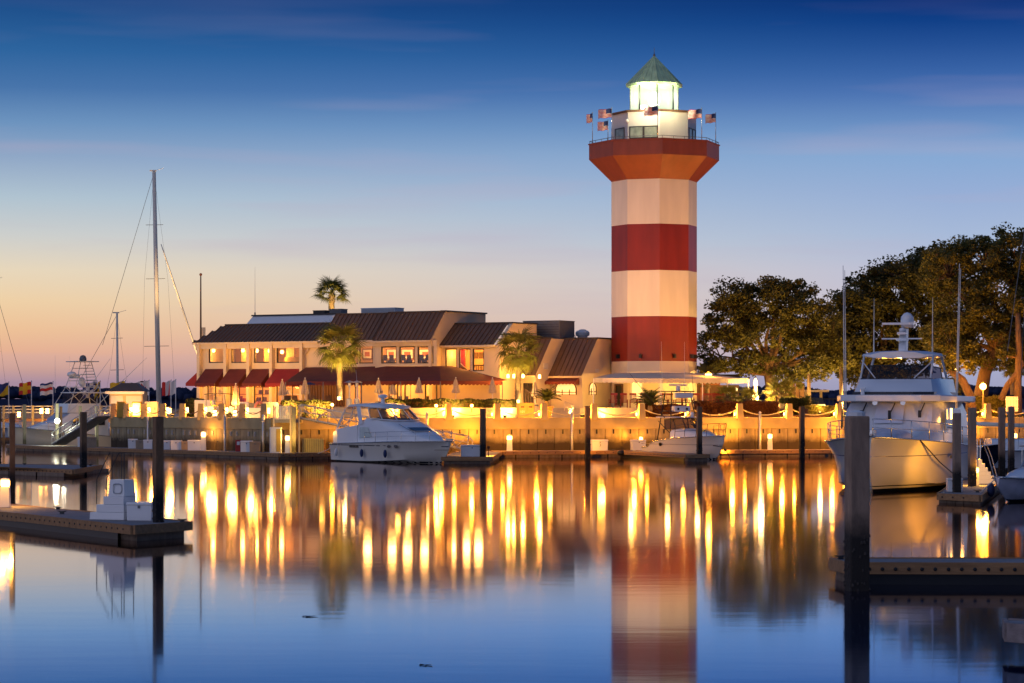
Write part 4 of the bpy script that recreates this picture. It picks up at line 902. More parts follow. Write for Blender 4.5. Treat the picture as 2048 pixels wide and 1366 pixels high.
def sabal(name,label,base,H,L,nf,m=m_palm,group=None,trunk_r=0.19,droop=1.0,lights=0,up=1.25,low=-0.9,lamp=0):
    t = thing(name,label,'palm',tuple(base),0,group); H_ = H
    pr_ = [(trunk_r*1.25,0),(trunk_r,0.4)]+[(trunk_r*(1+0.10*(i%2)),0.4+(H_-0.4)*i/24) for i in range(1,25)]
    MB().lathe(pr_,(0,0,0),10).build('trunk',m_palmb,t,60)
    bt = MB()
    for i in range(40):
        a = random.random()*6.28; z = H_-random.random()**1.3*1.1; r = trunk_r*0.9; bt.tube([(r*math.cos(a),r*math.sin(a),z),((r+0.16)*math.cos(a),(r+0.16)*math.sin(a),z+0.22)],[0.05,0.02],4)
    bt.build('old_leaf_bases',m_palmb,t)['kind'] = 'stuff'
    ms = [fan_frond(L*k,21,droop*k2,0.024*L).mesh('frond',m) for k,k2 in ((1.0,0.8),(0.92,1.2),(1.05,0.45))]
    for i in range(nf):
        u = (i+0.5)/nf; e = up+(low-up)*u; a = i*2.399+random.uniform(-.2,.2)
        inst('frond',random.choice(ms),t,(0,0,H_-0.25+0.25*(1-u)),(random.uniform(-.5,.5),-e,a))
    if lamp: MB().cbox((0.6,-1.3,H_-2.3),(.2,.14,.16)).build('uplight',e_warm2,t); light(t,(0.4,-1.7,H_-1.9),lamp,(1.0,.66,.22),.1,spot=110,aim=(-.2,1.0,1.6),blend=.8)  # uplight added beside the roof palm's crown to brighten its fronds
    if lights:
        MB().lathe([(0.10,0),(0.12,0.2),(0.09,0.26)],(0.0,-0.75,0),8).build('uplight',e_warm,t); light(t,(0.0,-0.9,0.45),lights*0.35,(1.0,0.62,0.16),0.08,spot=95,aim=(0,0.12,1),blend=0.8); light(t,(0.3,-3.0,0.9),lights*1.3,(1.0,0.66,0.18),0.1,spot=60,aim=(-.3,3.0,H-0.6),blend=0.7)
        light(t,(0.45,-0.5,0.35),lights*0.05,(1.0,0.66,0.24),0.08)
    return t
sabal('sabal_palm','floodlit palm in front of the left patio awning',W(679,800,201),Z(690,201)-Z(800,201),2.1,30,trunk_r=0.22,lights=3200)
sabal('sabal_palm','floodlit palm at the restaurant entrance, right of the patio',W(1036,806,203.5),Z(700,203.5)-Z(806,203.5),2.05,30,trunk_r=0.24,lights=2400)
sabal('sabal_palm','small palm crown rising above the restaurant roof',Vector((X(663,236),236,TZ)),Z(588,236)-TZ,1.75,22,trunk_r=0.26,droop=0.9,up=1.35,low=-0.25,lamp=900)
for (px,py,H,L,nf,lab,d) in ((1455,812,0.7,1.25,20,'low fan palm in front of the awning corner, left of the oak',204),(1562,815,1.2,1.35,26,'bushy fan palm right of the oak trunk',206),(1497,815,0.7,1.05,18,'small brightly lit fan palm left of the oak trunk',205),(1415,800,1.9,1.3,18,'dark fan palm behind the rocking chairs',212)):
    sabal('fan_palm',lab,W(px,py,d),H,L,nf,trunk_r=0.13,droop=0.7,low=-0.3)
for (px,d,top,lab) in ((1681,214,730,'slender bare palm trunk right of the car'),(1617,212,742,'thin lit trunk rising beside the parked car'),(1908,214,770,'vine-wrapped lit trunk right of the yacht cabin')):
    b0 = Vector((X(px,d),d,PZ)); t = thing('slim_tree',lab,'tree',tuple(b0)); h = Z(top,d)-PZ; MB().tube([(0,0,0),(0.05,0,h*0.5),(0.0,0,h)],[0.19,0.16,0.14],8).build('trunk',m_palmb,t,True)
    P,A,B = cloud([(0,0,h+0.3),(0.5,0,h+0.1),(-0.5,0.2,h+0.2)]+([(0,0,1.4),(0.1,-.1,2.2),(0,0,0.8)] if px==1908 else []),[0.8]*6,150,0.13); me = quads_mesh('crown',P,A,B,m_oak); o = bpy.data.objects.new('crown',me); COL.objects.link(o); o.parent = t
t = thing('small_palm','spiky palm trunk in front of the white fence at the right edge','palm',tuple(W(2028,790,206))); MB().lathe([(0.3,0),(0.34,0.9),(0.22,1.5)],(0,0,0),9).build('trunk',m_palmb,t)
sm_ = fan_frond(1.1,13,0.6,0.05).mesh('frond',m_palm)
for i in range(16): inst('frond',sm_,t,(0,0,1.4),(0,-1.2+1.0*i/16,i*2.399))
# ---- sago palms
def sago_frond(L):
    mb = MB(); n = 22; pts = []
    for i in range(n+1):
        u = i/n; pts.append(Vector((L*u*0.95,0,L*(0.55*u-0.62*u*u))))
    mb.tube(pts[::3]+[pts[-1]],0.015,4)
    for i in range(2,n):
        p = pts[i]; l = L*0.26*math.sin(math.pi*(0.12+0.85*i/n))**0.7
        for s_ in (-1,1):
            q = p+Vector((l*0.45,s_*l*0.9,l*0.25)); w = Vector((0.028,0,0)); mb.add([p-w,p+w,q],[(0,1,2)])
    return mb
def sago(name,label,base,L,nf,pot=False,low=0.1):
    t = thing(name,label,'palm',tuple(base)); z0 = 0.25
    if pot:
        MB().lathe([(0.30,0),(0.46,0.75),(0.52,0.8),(0.52,0.9),(0.42,0.9),(0.4,0.8)],(0,0,0),16).build('pot',m_terra,t,40); z0 = 1.05
    MB().lathe([(0.16,z0-0.3),(0.2,z0),(0.14,z0+0.25)],(0,0,0),9).build('stem',m_palmb,t)
    ms = [sago_frond(L*k).mesh('frond',m_sago) for k in (1,0.9,0.8)]
    for i in range(nf):
        u = i/nf; inst('frond',random.choice(ms),t,(0,0,z0+0.2),(random.uniform(-.2,.2),-(1.15+(low-1.15)*u),i*2.399))
    return t
q = WR.xy(1093,-2.0); sago('sago_palm','sago palm in a clay pot behind a chain post',(q.x,q.y,PZ),1.35,30,True)
q = WR.xy(1300,-6.5); sago('sago_palm','wide sago palm in front of the lighthouse',(q.x,q.y,PZ+0.45),1.75,34)
q = WR.xy(1612,-9); sago('sago_palm','dark drooping sago palm left of the parked car',(q.x,q.y,PZ+0.3),1.3,22)
# ---- hedges and beds
def hedge(name,label,cat,line,pa,pb,off,depth,z0,z1,m,n,size):
    a,b_ = line.xy(pa,off),line.xy(pb,off); L = (b_-a).length; t = thing(name,label,cat,(a.x,a.y,z0),line.ang)
    MB().box((0.05,0.08,0),(L-0.05,depth-0.05,(z1-z0)*0.86)).build('hedge_core',m_mulch,t)
    P = np.empty((n,3)); P[:,0]=rng.random(n)*L; f = rng.random(n); P[:,1]=np.where(f<0.5,rng.random(n)*0.12,rng.random(n)*depth); P[:,2]=np.where(f<0.5,rng.random(n)*(z1-z0),(z1-z0)*(0.84+0.22*rng.random(n)))
    P[:,2]+=0.10*np.sin(P[:,0]*3.1)*rng.random(n); A,B=leaf_axes(n,size,1.0); me = quads_mesh('foliage',P,A,B,m); o = bpy.data.objects.new('foliage',me); COL.objects.link(o); o.parent = t; return t
hedge('hedge','clipped green hedge along the patio from the cruiser to the trash bin','hedge',TR,772,1034,-0.15,1.2,TZ-0.05,Z(800,196),m_hedge,9000,0.075)
hedge('hedge','clipped green hedge behind the gangway left of the cruiser','hedge',Line(560,195,775,197),566,662,0,1.2,PZ,Z(803,195),m_hedge,4500,0.075)
hedge('hedge','pale topiary hedge block beside the left end of the restaurant','hedge',Line(360,206,420,203),371,393,0,1.0,PZ,Z(800,205),m_hedge,1800,0.07)
hedge('russet_hedge','russet leafy hedge below the oak in front of the awning','hedge',WR,1400,1556,-7.5,2.2,PZ+0.1,Z(806,199),m_croton,9000,0.12)
hedge('russet_hedge','russet shrubs below the sago palm at the foot of the lighthouse','hedge',WR,1286,1396,-7.0,1.2,PZ+0.05,Z(812,198),m_croton,5200,0.12)
hedge('shrub','yellow-lit grassy shrubs in front of the parked car','shrub',WR,1618,1672,-6.5,1.6,PZ+0.1,Z(814,198),m_grassy,4200,0.11)
hedge('shrub','bright flowering shrubs under the street lamp','shrub',WR,1945,2012,-8,1.6,PZ+0.1,Z(796,200),m_grassy,4200,0.13)
hedge('shrub','dark shrubs between the fan palm and the sago','shrub',WR,1572,1612,-9.5,1.6,PZ+0.1,Z(800,202),m_hedge,3800,0.13)

# ------------------------------------------------------------------ terrace furniture
def umbrella(label,base,h):
    t = thing('patio_umbrella',label,'umbrella',tuple(base),0,'closed patio umbrellas')
    MB().tube([(0,0,0),(0,0,h)],0.03,6).build('pole',m_white,t); MB().lathe([(0.28,0),(0.28,0.08),(0.05,0.12)],(0,0,0),10).build('base',m_greyb,t)
    mb = MB(); n = 16; prof = [(0.30,0.40),(0.36,0.44),(0.27,0.6),(0.20,0.78),(0.12,0.92),(0.03,1.0)]; b0 = len(mb.v)
    for r,u in prof:
        for j in range(n):
            a = 2*math.pi*j/n; k = r*(1.0 if j%2 else 0.62)*random.uniform(.92,1.08); mb.v.append((k*math.cos(a),k*math.sin(a),h*u+(random.uniform(-.04,.04) if u<0.5 else 0)))
    for i in range(len(prof)-1):
        for j in range(n): mb.f.append((i*n+j,i*n+(j+1)%n,(i+1)*n+(j+1)%n,(i+1)*n+j)); mb.m.append(0)
    mb.build('canopy',m_beige,t)
    MB().sphere((0,0,h+0.03),0.05,8,6).build('finial',m_white,t)
    return t
for (px,py0,py1,d,lab) in ((471.5,768,838,199,'closed beige umbrella standing by the golf cart'),(564.5,760,812,201,'closed beige umbrella at the left corner of the patio awning'),(610,757,810,201,'closed beige umbrella beside the blue one under the patio awning'),
    (757,758,806,202,'closed beige umbrella above the flybridge of the cruiser'),(785,764,806,205,'short closed umbrella under the patio awning right of the heaters'),(838,757,806,202,'closed beige umbrella in front of the brightly lit patio windows'),(911.5,756,806,202,'closed beige umbrella near the right end of the patio awning'),(985,757,806,202,'closed beige umbrella in front of the plain wall left of the entrance palm'),(1070,763,812,204,'closed umbrella beside the bright entrance lamp')):
    umbrella(lab,W(px,py1,d),(py1-py0)/F*d)
t = thing('market_umbrella','open blue umbrella top just right of the closed beige one','umbrella',tuple(W(619,805,205))); MB().tube([(0,0,0),(0,0,1.5)],0.03,6).build('pole',m_greyb,t); MB().lathe([(0.55,1.42),(0.4,1.5),(0.05,1.62)],(0,0,0),10).build('canopy',m_blue,t)
for i,(px,d) in enumerate(((699,204),(714,205))):
    t = thing('patio_heater',('left' if i==0 else 'right')+' steel patio heater with a round hood under the awning','heater',(X(px,d),d,TZ),0,'patio heaters')
    h = Z(763,d)-TZ; MB().lathe([(0.25,0),(0.25,0.7),(0.06,0.75),(0.05,h-0.45),(0.12,h-0.42),(0.12,h-0.1)],(0,0,0),10).build('post',m_alu,t,40); MB().lathe([(0.45,h-0.08),(0.12,h+0.04),(0.02,h+0.08)],(0,0,0),16).build('hood',m_alu,t,40)
def sling_chair(label,base,rz_):
    t = thing('patio_chair',label,'chair',tuple(base),rz_,'sling chairs on the patio')
    MB().hexa([Vector(p) for p in ((-.25,.2,.42),(.25,.2,.42),(.25,.23,.42),(-.25,.23,.42),(-.25,.36,.98),(.25,.36,.98),(.25,.39,.98),(-.25,.39,.98))]).build('backrest',m_wood,t); MB().box((-.25,-.25,.40),(.25,.2,.43)).build('seat',m_wood,t)
    for sx in (-.25,.25):
        MB().tube([(sx,-.25,0),(sx,-.22,.42),(sx,-.2,.62),(sx,.3,.62),(sx,.3,0)],0.02,5).build('leg',m_trim,t)
for i,(px,d) in enumerate(((592,203),(632,203.5),(655,204),(575,204))):
    sling_chair(['brown sling chair between the two left beige umbrellas','brown sling chair left of the floodlit palm','brown sling chair right beside the floodlit palm trunk','brown sling chair behind the leftmost patio umbrella'][i],(X(px,d),d,TZ),random.uniform(2.6,3.4))
# rocking chairs on the lighthouse porch
def rocker():
    t = thing('rocking_chair','','chair',(0,0,0),0,'red rocking chairs on the lighthouse porch')
    MB().box((-.26,-.25,.40),(.26,.25,.44)).build('seat',m_rock,t)
    bk = MB(); 
    for k in range(7): bk.hexa([Vector((x,y,z)) for x,y,z in ((-.24+.075*k,.22,.44),(-.2+.075*k,.22,.44),(-.2+.075*k,.25,.44),(-.24+.075*k,.25,.44),(-.24+.075*k,.40,1.08),(-.2+.075*k,.40,1.08),(-.2+.075*k,.43,1.08),(-.24+.075*k,.43,1.08))])
    bk.hexa([Vector(p) for p in ((-.28,.385,1.0),(.28,.385,1.0),(.28,.44,1.0),(-.28,.44,1.0),(-.27,.42,1.16),(.27,.42,1.16),(.27,.46,1.16),(-.27,.46,1.16))]); bk.build('backrest',m_rock,t)
    for sx in (-.27,.27):
        MB().tube([(sx,-.45,.06),(sx,-.2,.0),(sx,.15,.0),(sx,.5,.08)],0.022,5).build('rocker',m_rock,t); MB().box((sx-.04,-.3,.62),(sx+.04,.3,.65)).build('armrest',m_rock,t)
        MB().box((sx-.02,-.25,.02),(sx+.02,-.21,.62)).build('leg',m_rock,t); MB().box((sx-.02,.2,.02),(sx+.02,.24,.62)).build('leg',m_rock,t)
    return t
rk = None
rkx = [(1226,'red rocking chair nearest the lighthouse door, leftmost on the porch'),(1248,'second red rocking chair from the left on the porch'),(1267,'third red rocking chair from the left on the porch'),(1284,'red rocking chair partly behind the left of the sago palm'),(1304,'red rocking chair behind the right of the sago palm'),(1329,'red rocking chair left of the fishing boat tower'),(1341,'red rocking chair behind the fishing boat tower legs'),(1358,'red rocking chair behind the radar box of the fishing boat'),(1371,'red rocking chair behind the right leg of the boat tower'),(1392,'red rocking chair alone right of the lighthouse base'),(1414,'red rocking chair at the left of the bunched ones'),(1424,'red rocking chair in the middle of the bunched ones'),(1434,'third of the bunched red rocking chairs'),(1443,'rightmost red rocking chair, beside the fan palm')]
for px,lab in rkx:
    q = TR.xy(px,-2.4 - (0.5 if px in (1341,1371,1424) else 0)); loc = (q.x,q.y,TZ+0.003); ro = random.uniform(-.35,.35)
    if rk is None: rk = rocker(); rk.location = loc; rk.rotation_euler = (0,0,ro); rk['label'] = lab
    else: copy_tree(rk,loc,ro,lab)
# ------------------------------------------------------------------ cream awning round the lighthouse base
aw = thing('porch_awning','cream canvas awning with scalloped edge round the foot of the lighthouse','awning',(TC.x,TC.y-6,TZ))
fe = [W(1187,756,205),W(1205,756,203.2),W(1322,757,201.5),W(1440,757.5,203.5),W(1497,757,208)]
be = [W(1215,749,210.5),W(1230,746,209.5),W(1314,744.5,208.2),W(1392,746,210.3),W(1440,751,214)]
mb = MB()
for i in range(4): mb.add([be[i],be[i+1],fe[i+1],fe[i]],[(0,1,2,3)])
mb.build('canopy',m_cream,aw,world=True)
vb = MB()
for i in range(4):
    p0,p1 = fe[i],fe[i+1]; n = max(2,round((p1-p0).length/0.36))
    for k in range(n):
        q0,q1 = p0.lerp(p1,k/n),p0.lerp(p1,(k+1)/n); vb.add([q0,q1]+[q1.lerp(q0,j/4)-Vector((0,0,0.30+0.10*math.sin(math.pi*j/4))) for j in range(5)],[tuple(range(7))])
vb.build('valance',m_cream,aw,world=True)
for p in (fe[0],fe[2],W(1405,758,203),W(1455,758,204.5),fe[4],W(1318,760,202)): 
    MB().tube([p-Vector((0,0,0.02)),Vector((p.x,p.y,TZ if p.x < X(1550,205) else PZ))],0.045,6).build('awning_post',m_white,aw,world=True)
iv = lambda p: tuple(MW[aw.name].inverted() @ Vector(p))
# pendant lamps under the awning light the porch wall
for i,px in enumerate((1262,1335,1395)):
    q = W(px,762,205.6)
    t = thing('porch_lamp',['left','middle','right'][i]+' lamp hung under the cream porch awning','lamp',tuple(q),0,'lamps under the porch awning')
    MB().lathe([(0.05,0.1),(0.14,0.0),(0.12,-0.06)],(0,0,0),10).build('shade',e_warm2,t); MB().tube([(0,0,0.1),(0,0,0.42)],0.012,4).build('stem',m_trim,t); light(t,(0,0,-0.15),190,(1.0,0.62,0.16),0.12)
# timber screen house and planters right of the porch
t = thing('timber_cabin','brown timber cabin with an orange fascia under the oak','cabin',tuple(W(1430,815,217)))
z0,z1 = PZ,Z(770,217); mb = MB().box((X(1393,217),217,z0),(X(1478,217),219,z1)); mb.build('wall',m_wood,t,world=True)
MB().box((X(1388,216.5),216.4,z1),(X(1440,216.5),219,z1+0.35)).build('fascia',m_terra,t,world=True); MB().hexa([Vector(p) for p in ((X(1385,217),216.2,z1+.355),(X(1482,217),216.2,z1+.355),(X(1482,217),219.2,z1+.355),(X(1385,217),219.2,z1+.355),(X(1395,217),217,z1+.9),(X(1478,217),217,z1+.9),(X(1478,217),219,z1+.9),(X(1395,217),219,z1+.9))]).build('roof',m_trim,t,world=True)
for px in (1401,1412,1455,1468): MB().box((X(px,216.9),216.93,z0+0.3),(X(px+7,216.9),216.99,z1-0.2)).build('door_panel',m_terra if px<1420 else m_dark,t,world=True)
t = thing('timber_fence','tall fence of vertical brown planks right of the oak trunk','fence',tuple(W(1565,825,219)))
for k in range(14):
    px = 1545+k*4.6; MB().box((X(px,219),219+0.12*(k%2),PZ),(X(px+4.0,219),219.05+0.12*(k%2),Z(766,219)+random.uniform(-.05,.05))).build('plank',m_wood,t,world=True)
for z_ in (PZ+0.5,Z(775,219)): MB().box((X(1545,219),219.2,z_),(X(1610,219),219.26,z_+0.12)).build('rail',m_wood,t,world=True)
t = thing('white_fence','short white picket panel at the right edge','fence',tuple(W(2024,830,202)))
for k in range(8): MB().box((X(2012+k*3.1,202),202,Z(823,202)),(X(2014.4+k*3.1,202),202.04,Z(793,202))).build('picket',m_white,t,world=True)
for py in (800,818): MB().box((X(2011,202),202.045,Z(py,202)),(X(2037,202),202.1,Z(py,202)+0.1)).build('rail',m_white,t,world=True)
t = thing('pavilion','open timber shelter with a flat roof behind the parked car','shelter',(X(1632,236),236,PZ))
MB().box((X(1592,236),234,Z(784,236)),(X(1653,236),240,Z(780,236))).build('roof',m_stucco,t,world=True)
for px,dd in ((1612,235),(1642,235),(1614,239),(1642,239)): MB().box((X(px,dd)-.12,dd,PZ),(X(px,dd)+.12,dd+.24,Z(784,236))).build('post',m_stucco,t,world=True)
t = thing('back_railing','dark pier railing behind the lawn at the far shore side','railing',(X(1670,258),258,PZ))
MB().box((X(1640,258),258,Z(799,258)),(X(1760,258),258.1,Z(796.5,258))).build('rail',m_trim,t,world=True)
for k in range(15): MB().box((X(1642+k*8,258),258,PZ),(X(1643.2+k*8,258),258.08,Z(799,258))).build('post',m_trim,t,world=True)
# parked car seen from behind
t = thing('parked_car','light coloured car parked under the trees, seen from behind','car',tuple(W(1638,824,222)))
c0,c1,dd = X(1618,222),X(1652,222),222
def CX(f): return c0+(c1-c0)*f
zg = PZ+0.12
MB().loft([[(CX(0.02),dd,zg+.35),(CX(0.98),dd,zg+.35),(CX(1),dd,zg+.75),(CX(0.96),dd,zg+.95),(CX(0.04),dd,zg+.95),(CX(0),dd,zg+.75)],[(CX(0),dd+4.4,zg+.3),(CX(1),dd+4.4,zg+.3),(CX(1),dd+4.4,zg+.7),(CX(0.97),dd+4.2,zg+.9),(CX(0.03),dd+4.2,zg+.9),(CX(0),dd+4.4,zg+.7)]],True).build('body',mat('car_paint',(0.62,0.52,0.40),0.25,namt=0.03,coat=0.6),t,world=True,bevel=0.05)
MB().hexa([Vector(p) for p in ((CX(.06),dd+.15,zg+.952),(CX(.94),dd+.15,zg+.952),(CX(.94),dd+3,zg+.952),(CX(.06),dd+3,zg+.952),(CX(.16),dd+.7,zg+1.5),(CX(.84),dd+.7,zg+1.5),(CX(.84),dd+2.2,zg+1.5),(CX(.16),dd+2.2,zg+1.5))]).build('cabin',m_dark,t,world=True)
for f_ in (.03,.80): MB().box((CX(f_),dd-.03,zg+.62),(CX(f_+.17),dd-.003,zg+.82)).build('tail_light',m_red2,t,world=True)
MB().box((CX(.38),dd-.03,zg+.5),(CX(.62),dd-.003,zg+.62)).build('number_plate',m_white,t,world=True)
for f_ in (.05,.82):
    for yy in (.5,3.5): MB().tube([(CX(f_),dd+yy,zg+.31),(CX(f_+.13),dd+yy,zg+.31)],0.31,14).build('wheel',m_black,t,world=True)
t = thing('crate_stack','orange timber crate left of the parked car','crate',tuple(W(1608,824,216)))
for k in range(5): MB().box((X(1600,216),216,PZ+0.14+k*0.22),(X(1616,216),216.7,PZ+0.33+k*0.22)).build('slat',m_wood,t,world=True)
# double trash bin, lectern bin, bench rail on the promenade
q = WR.xy(1051,-3.0)
t = thing('trash_bin','tan double trash and recycling bin on the promenade','trash bin',(q.x,q.y,PZ),WR.ang)
mt = mat('tan_bin_panel',(0.50,0.28,0.10),0.6,namt=0.15)
MB().box((-.62,-.3,0.06),(.62,.3,1.1)).build('cabinet',mt,t,bevel=0.02)
for x in (-.31,.31):
    MB().box((x-.26,-.33,.12),(x+.26,-.303,.98)).build('door',mt,t,bevel=0.01); MB().box((x-.13,-.345,.80),(x+.13,-.332,.92)).build('opening',m_black,t)
MB().box((-.66,-.34,1.103),(.66,.34,1.16)).build('lid',mt,t)
fc = bpy.data.curves.new('bin_number','FONT'); fc.body = '101'; fc.size = 0.26; fc.extrude = 0.004; fo = bpy.data.objects.new('bin_number',fc); me = bpy.data.meshes.new_from_object(fo); bpy.data.objects.remove(fo); me.materials.append(m_white)
inst('number',me,t,(-0.5,-0.336,0.42),(math.pi/2,0,0))
t = thing('handrail','tan metal handrail beside the ramp steps right of the potted sago','handrail',tuple(W(1135,828,198)))
for px in (1129,1146): MB().tube([W(px,826,198),W(px,803+(px-1129)*0.5,198)],0.045,6).build('post',m_stucco,t,world=True)
for k in (0,10): MB().tube([W(1129,803+k,198),W(1148,811+k,198)],0.045,6).build('rail',m_stucco,t,world=True)
t = thing('terrace_steps','low concrete steps leading up to the ticket window','steps',tuple(W(1128,832,199)))
for k in range(4): 
    a,b_ = TR.xy(1098,1.4-0.35*k),TR.xy(1160,1.4-0.35*k); mb = MB(); n_ = TR.n*0.35
    mb.hexa([Vector((p.x,p.y,z)) for z in (PZ,PZ+0.19*(k+1)) for p in (a,b_,b_-n_,a-n_)]); mb.build('step',m_conc,t,world=True)
q = W(1062,806,204); t = thing('stair_banister','dark timber banister beside the bright entrance','banister',tuple(q))
MB().bar(q+Vector((-.5,0,1.1)),q+Vector((.5,0,.45)),0.08,0.1).build('handrail',m_wood,t,world=True)
for k in range(5): MB().bar(q+Vector((-.45+.22*k,0,0)),q+Vector((-.45+.22*k,0,1.02-.14*k)),0.05).build('baluster',m_wood,t,world=True)
# ------------------------------------------------------------------ lamps on land
def ground_lamp(label,base,power,col=AMB,grp='low garden lamps along the hedge',h=0.5):
    t = thing('garden_lamp',label,'lamp',tuple(base),0,grp); MB().tube([(0,0,0),(0,0,h-0.1)],0.035,6).build('stem',m_trim,t); MB().sphere((0,0,h),0.12,10,8).build('globe',e_warm,t,True); light(t,(0,-0.3,h),power,col,0.1); return t
for i,px in enumerate((872.5,943.5)):
    q = TR.xy(px,0.35); ground_lamp(('left','right')[i]+' small glowing lamp on the hedge right of the cruiser',(q.x,q.y,Z(811.5,q.y)-0.5),420)
q = Line(560,195,775,197).xy(664.5,0.3); ground_lamp('small glowing lamp at the foot of the floodlit palm',(q.x,q.y,Z(809.5,q.y)-0.5),420)
q = WR.xy(1100,-2.2); ground_lamp('ground spotlight behind the potted sago palm',(q.x,q.y,PZ),260,AMB2,h=0.3)
q = TR.xy(1206,0.55)
t = thing('ground_floodlight','glaring ground floodlight against the terrace wall left of the lighthouse','lamp',(q.x,q.y,PZ)); MB().cbox((0,0,0.16),(0.3,0.2,0.24)).build('housing',e_warm,t); light(t,(0,0.1,0.42),420,AMB2,0.12); 
tq = TC+Vector((0,0,20))-Vector((q.x,q.y,PZ)); light(t,(0,-0.2,0.6),3600,(1.0,0.50,0.17),0.12,spot=62,aim=tuple(tq),blend=1.0)
q2 = WR.xy(1440,-5.6); t = thing('ground_floodlight','added low floodlight on the promenade behind the fishing boat, aimed at the lighthouse','lamp',(q2.x,q2.y,PZ)); MB().cbox((0,0,0.16),(0.34,0.22,0.26)).build('housing',m_black,t); MB().cbox((0,0.13,0.2),(0.26,0.04,0.2)).build('lens',e_warm2,t)  # added floodlight, no such fixture in view; brightens the lighthouse
tq = TC+Vector((0,0,20))-Vector((q2.x,q2.y,PZ)); light(t,(0,0.4,0.5),500,(1.0,0.42,0.10),0.12,spot=58,aim=tuple(tq),blend=1.0)
q3 = WR.xy(1165,-5.2); t = thing('ground_floodlight','added low floodlight beside the potted sago palm, aimed at the lighthouse','lamp',(q3.x,q3.y,PZ)); MB().cbox((0,0,0.16),(0.34,0.22,0.26)).build('housing',m_black,t); MB().cbox((0,0.13,0.2),(0.26,0.04,0.2)).build('lens',e_warm2,t)  # also an added floodlight, brightening the lighthouse from the left
tq = TC+Vector((0,0,21))-Vector((q3.x,q3.y,PZ)); light(t,(0.3,0.3,0.5),5600,(1.0,0.56,0.24),0.12,spot=56,aim=tuple(tq),blend=1.0)
def wall_lamp(label,p,power,col,size=0.16,grp=None):
    t = thing('wall_lantern',label,'lamp',tuple(p),0,grp); MB().cbox((0,0,0),(size*1.3,size*1.3,size*1.8),taper=0.8).build('glass',e_warm,t); MB().cbox((0,0.12,0.22),(0.08,0.24,0.08)).build('bracket',m_trim,t); light(t,(0,-0.5,0),power,col,0.12); return t
for i,(px,py) in enumerate(((1016,752),(1028,752),(1046,752),(1079,753))): 
    p = W(px,py,204.6 if px<1040 else 206); wall_lamp(f'{ordn[i]} entrance lantern from the left beside the palm',p,260,AMB2,grp='lanterns at the restaurant entrance')
t = thing('porch_roof_lamp','wide flat lamp on the cream awning right of the lighthouse','lamp',tuple(W(1417,749,206))); MB().cbox((0,0,0),(0.5,0.3,0.14)).build('lens',e_warm,t); MB().lathe([(0.3,0.09),(0.05,0.24)],(0,0,0),12).build('hood',m_trim,t); light(t,(0,-0.25,0.3),420,AMB,0.12)
def street_lamp(label,px,py,d,power,z0=PZ,r=0.26):
    t = thing('street_lamp',label,'street lamp',(X(px,d),d,z0)); h = Z(py,d)-z0; MB().tube([(0,0,0),(0,0,h-0.2)],[0.08,0.05],8).build('post',m_trim,t); MB().sphere((0,0,h),r,14,10).build('globe',e_warm,t,True); MB().lathe([(0.2,h+r),(0.05,h+r+0.14)],(0,0,0),10).build('cap',m_trim,t); light(t,(0,-r-0.25,h),power,AMB,0.2); light(t,(0,r+0.25,h),power*0.6,AMB,0.2); return t
street_lamp('bright globe street lamp under the right oak',1966,773,198,2600)
street_lamp('smaller globe street lamp right of the yacht bridge',1911.5,742,206,600,r=0.17)
t = thing('lit_spiral_tree','brightly lit tapering light tower left of the oak trunk','lamp',tuple(W(1511,800,207)))
MB().lathe([(0.22,0),(0.26,0.3),(0.14,0.5),(0.10,1.1),(0.17,1.25),(0.16,1.5),(0.05,1.75)],(0,0,0),9).build('glow_column',e_warm,t,True); light(t,(0.4,-0.4,0.9),420,(1.0,0.68,0.26),0.15)
# uplights in the planting below the trees
for i,(px,d,pw,lab) in enumerate(((1470,202,700,'ground uplight in the fan palms left of the oak'),(1525,207,3600,'ground uplight at the foot of the oak trunk'),(1600,209,3000,'ground uplight between the fence and the car'),(1700,214,4000,'ground uplight under the dark oak'),(1800,216,4000,'ground uplight under the oak behind the yacht'),(1640,200,220,'ground uplight in the grassy shrubs'))):
    t = thing('ground_uplight',lab,'lamp',(X(px,d),d,PZ+0.25)); MB().lathe([(0.09,0),(0.12,0.16),(0.10,0.2)],(0,0,0),8).build('housing',m_black,t); MB().lathe([(0.085,0.201),(0.08,0.215)],(0,0,0),8).build('lens',e_warm2,t); light(t,(0,-0.1,0.6),pw,(1.0,0.58,0.16),0.1)

# added spots, not known fixtures, that brighten the restaurant front
for i,(px,py,d,pw,tx,tz,lab) in enumerate(((585,822,193.5,3800,480,720,'added spot left of the gangway, aimed at the left wing'),(640,822,194,3800,600,715,'added spot below the left hedge, aimed at the upper windows'),(790,828,194.5,3200,760,705,'added spot on the promenade behind the cruiser, aimed at the bay'),(905,828,195,3000,860,690,'added spot right of the first chain post, aimed at the middle roof'),(1010,828,196,2600,985,700,'added spot beside the trash bin, aimed at the plain wall'),(1140,828,197.5,2600,1165,720,'added spot below the ticket window steps'),(345,832,206,3600,455,715,'added spot behind the lit posts, aimed at the left corner'))):
    p = W(px,py,d); t = thing('added_facade_spot',lab,'lamp',(p.x,p.y,PZ),0,'added facade spots along the promenade'); MB().cbox((0,0,.14),(.26,.2,.2)).build('housing',m_black,t); MB().cbox((0,.11,.18),(.2,.03,.14)).build('lens',e_warm2,t)
    tg = W(tx,tz,212)-p; light(t,(0,.25,.4),pw*1.75,(1.0,.50,.10),.12,spot=92,aim=tuple(tg),blend=1.0)
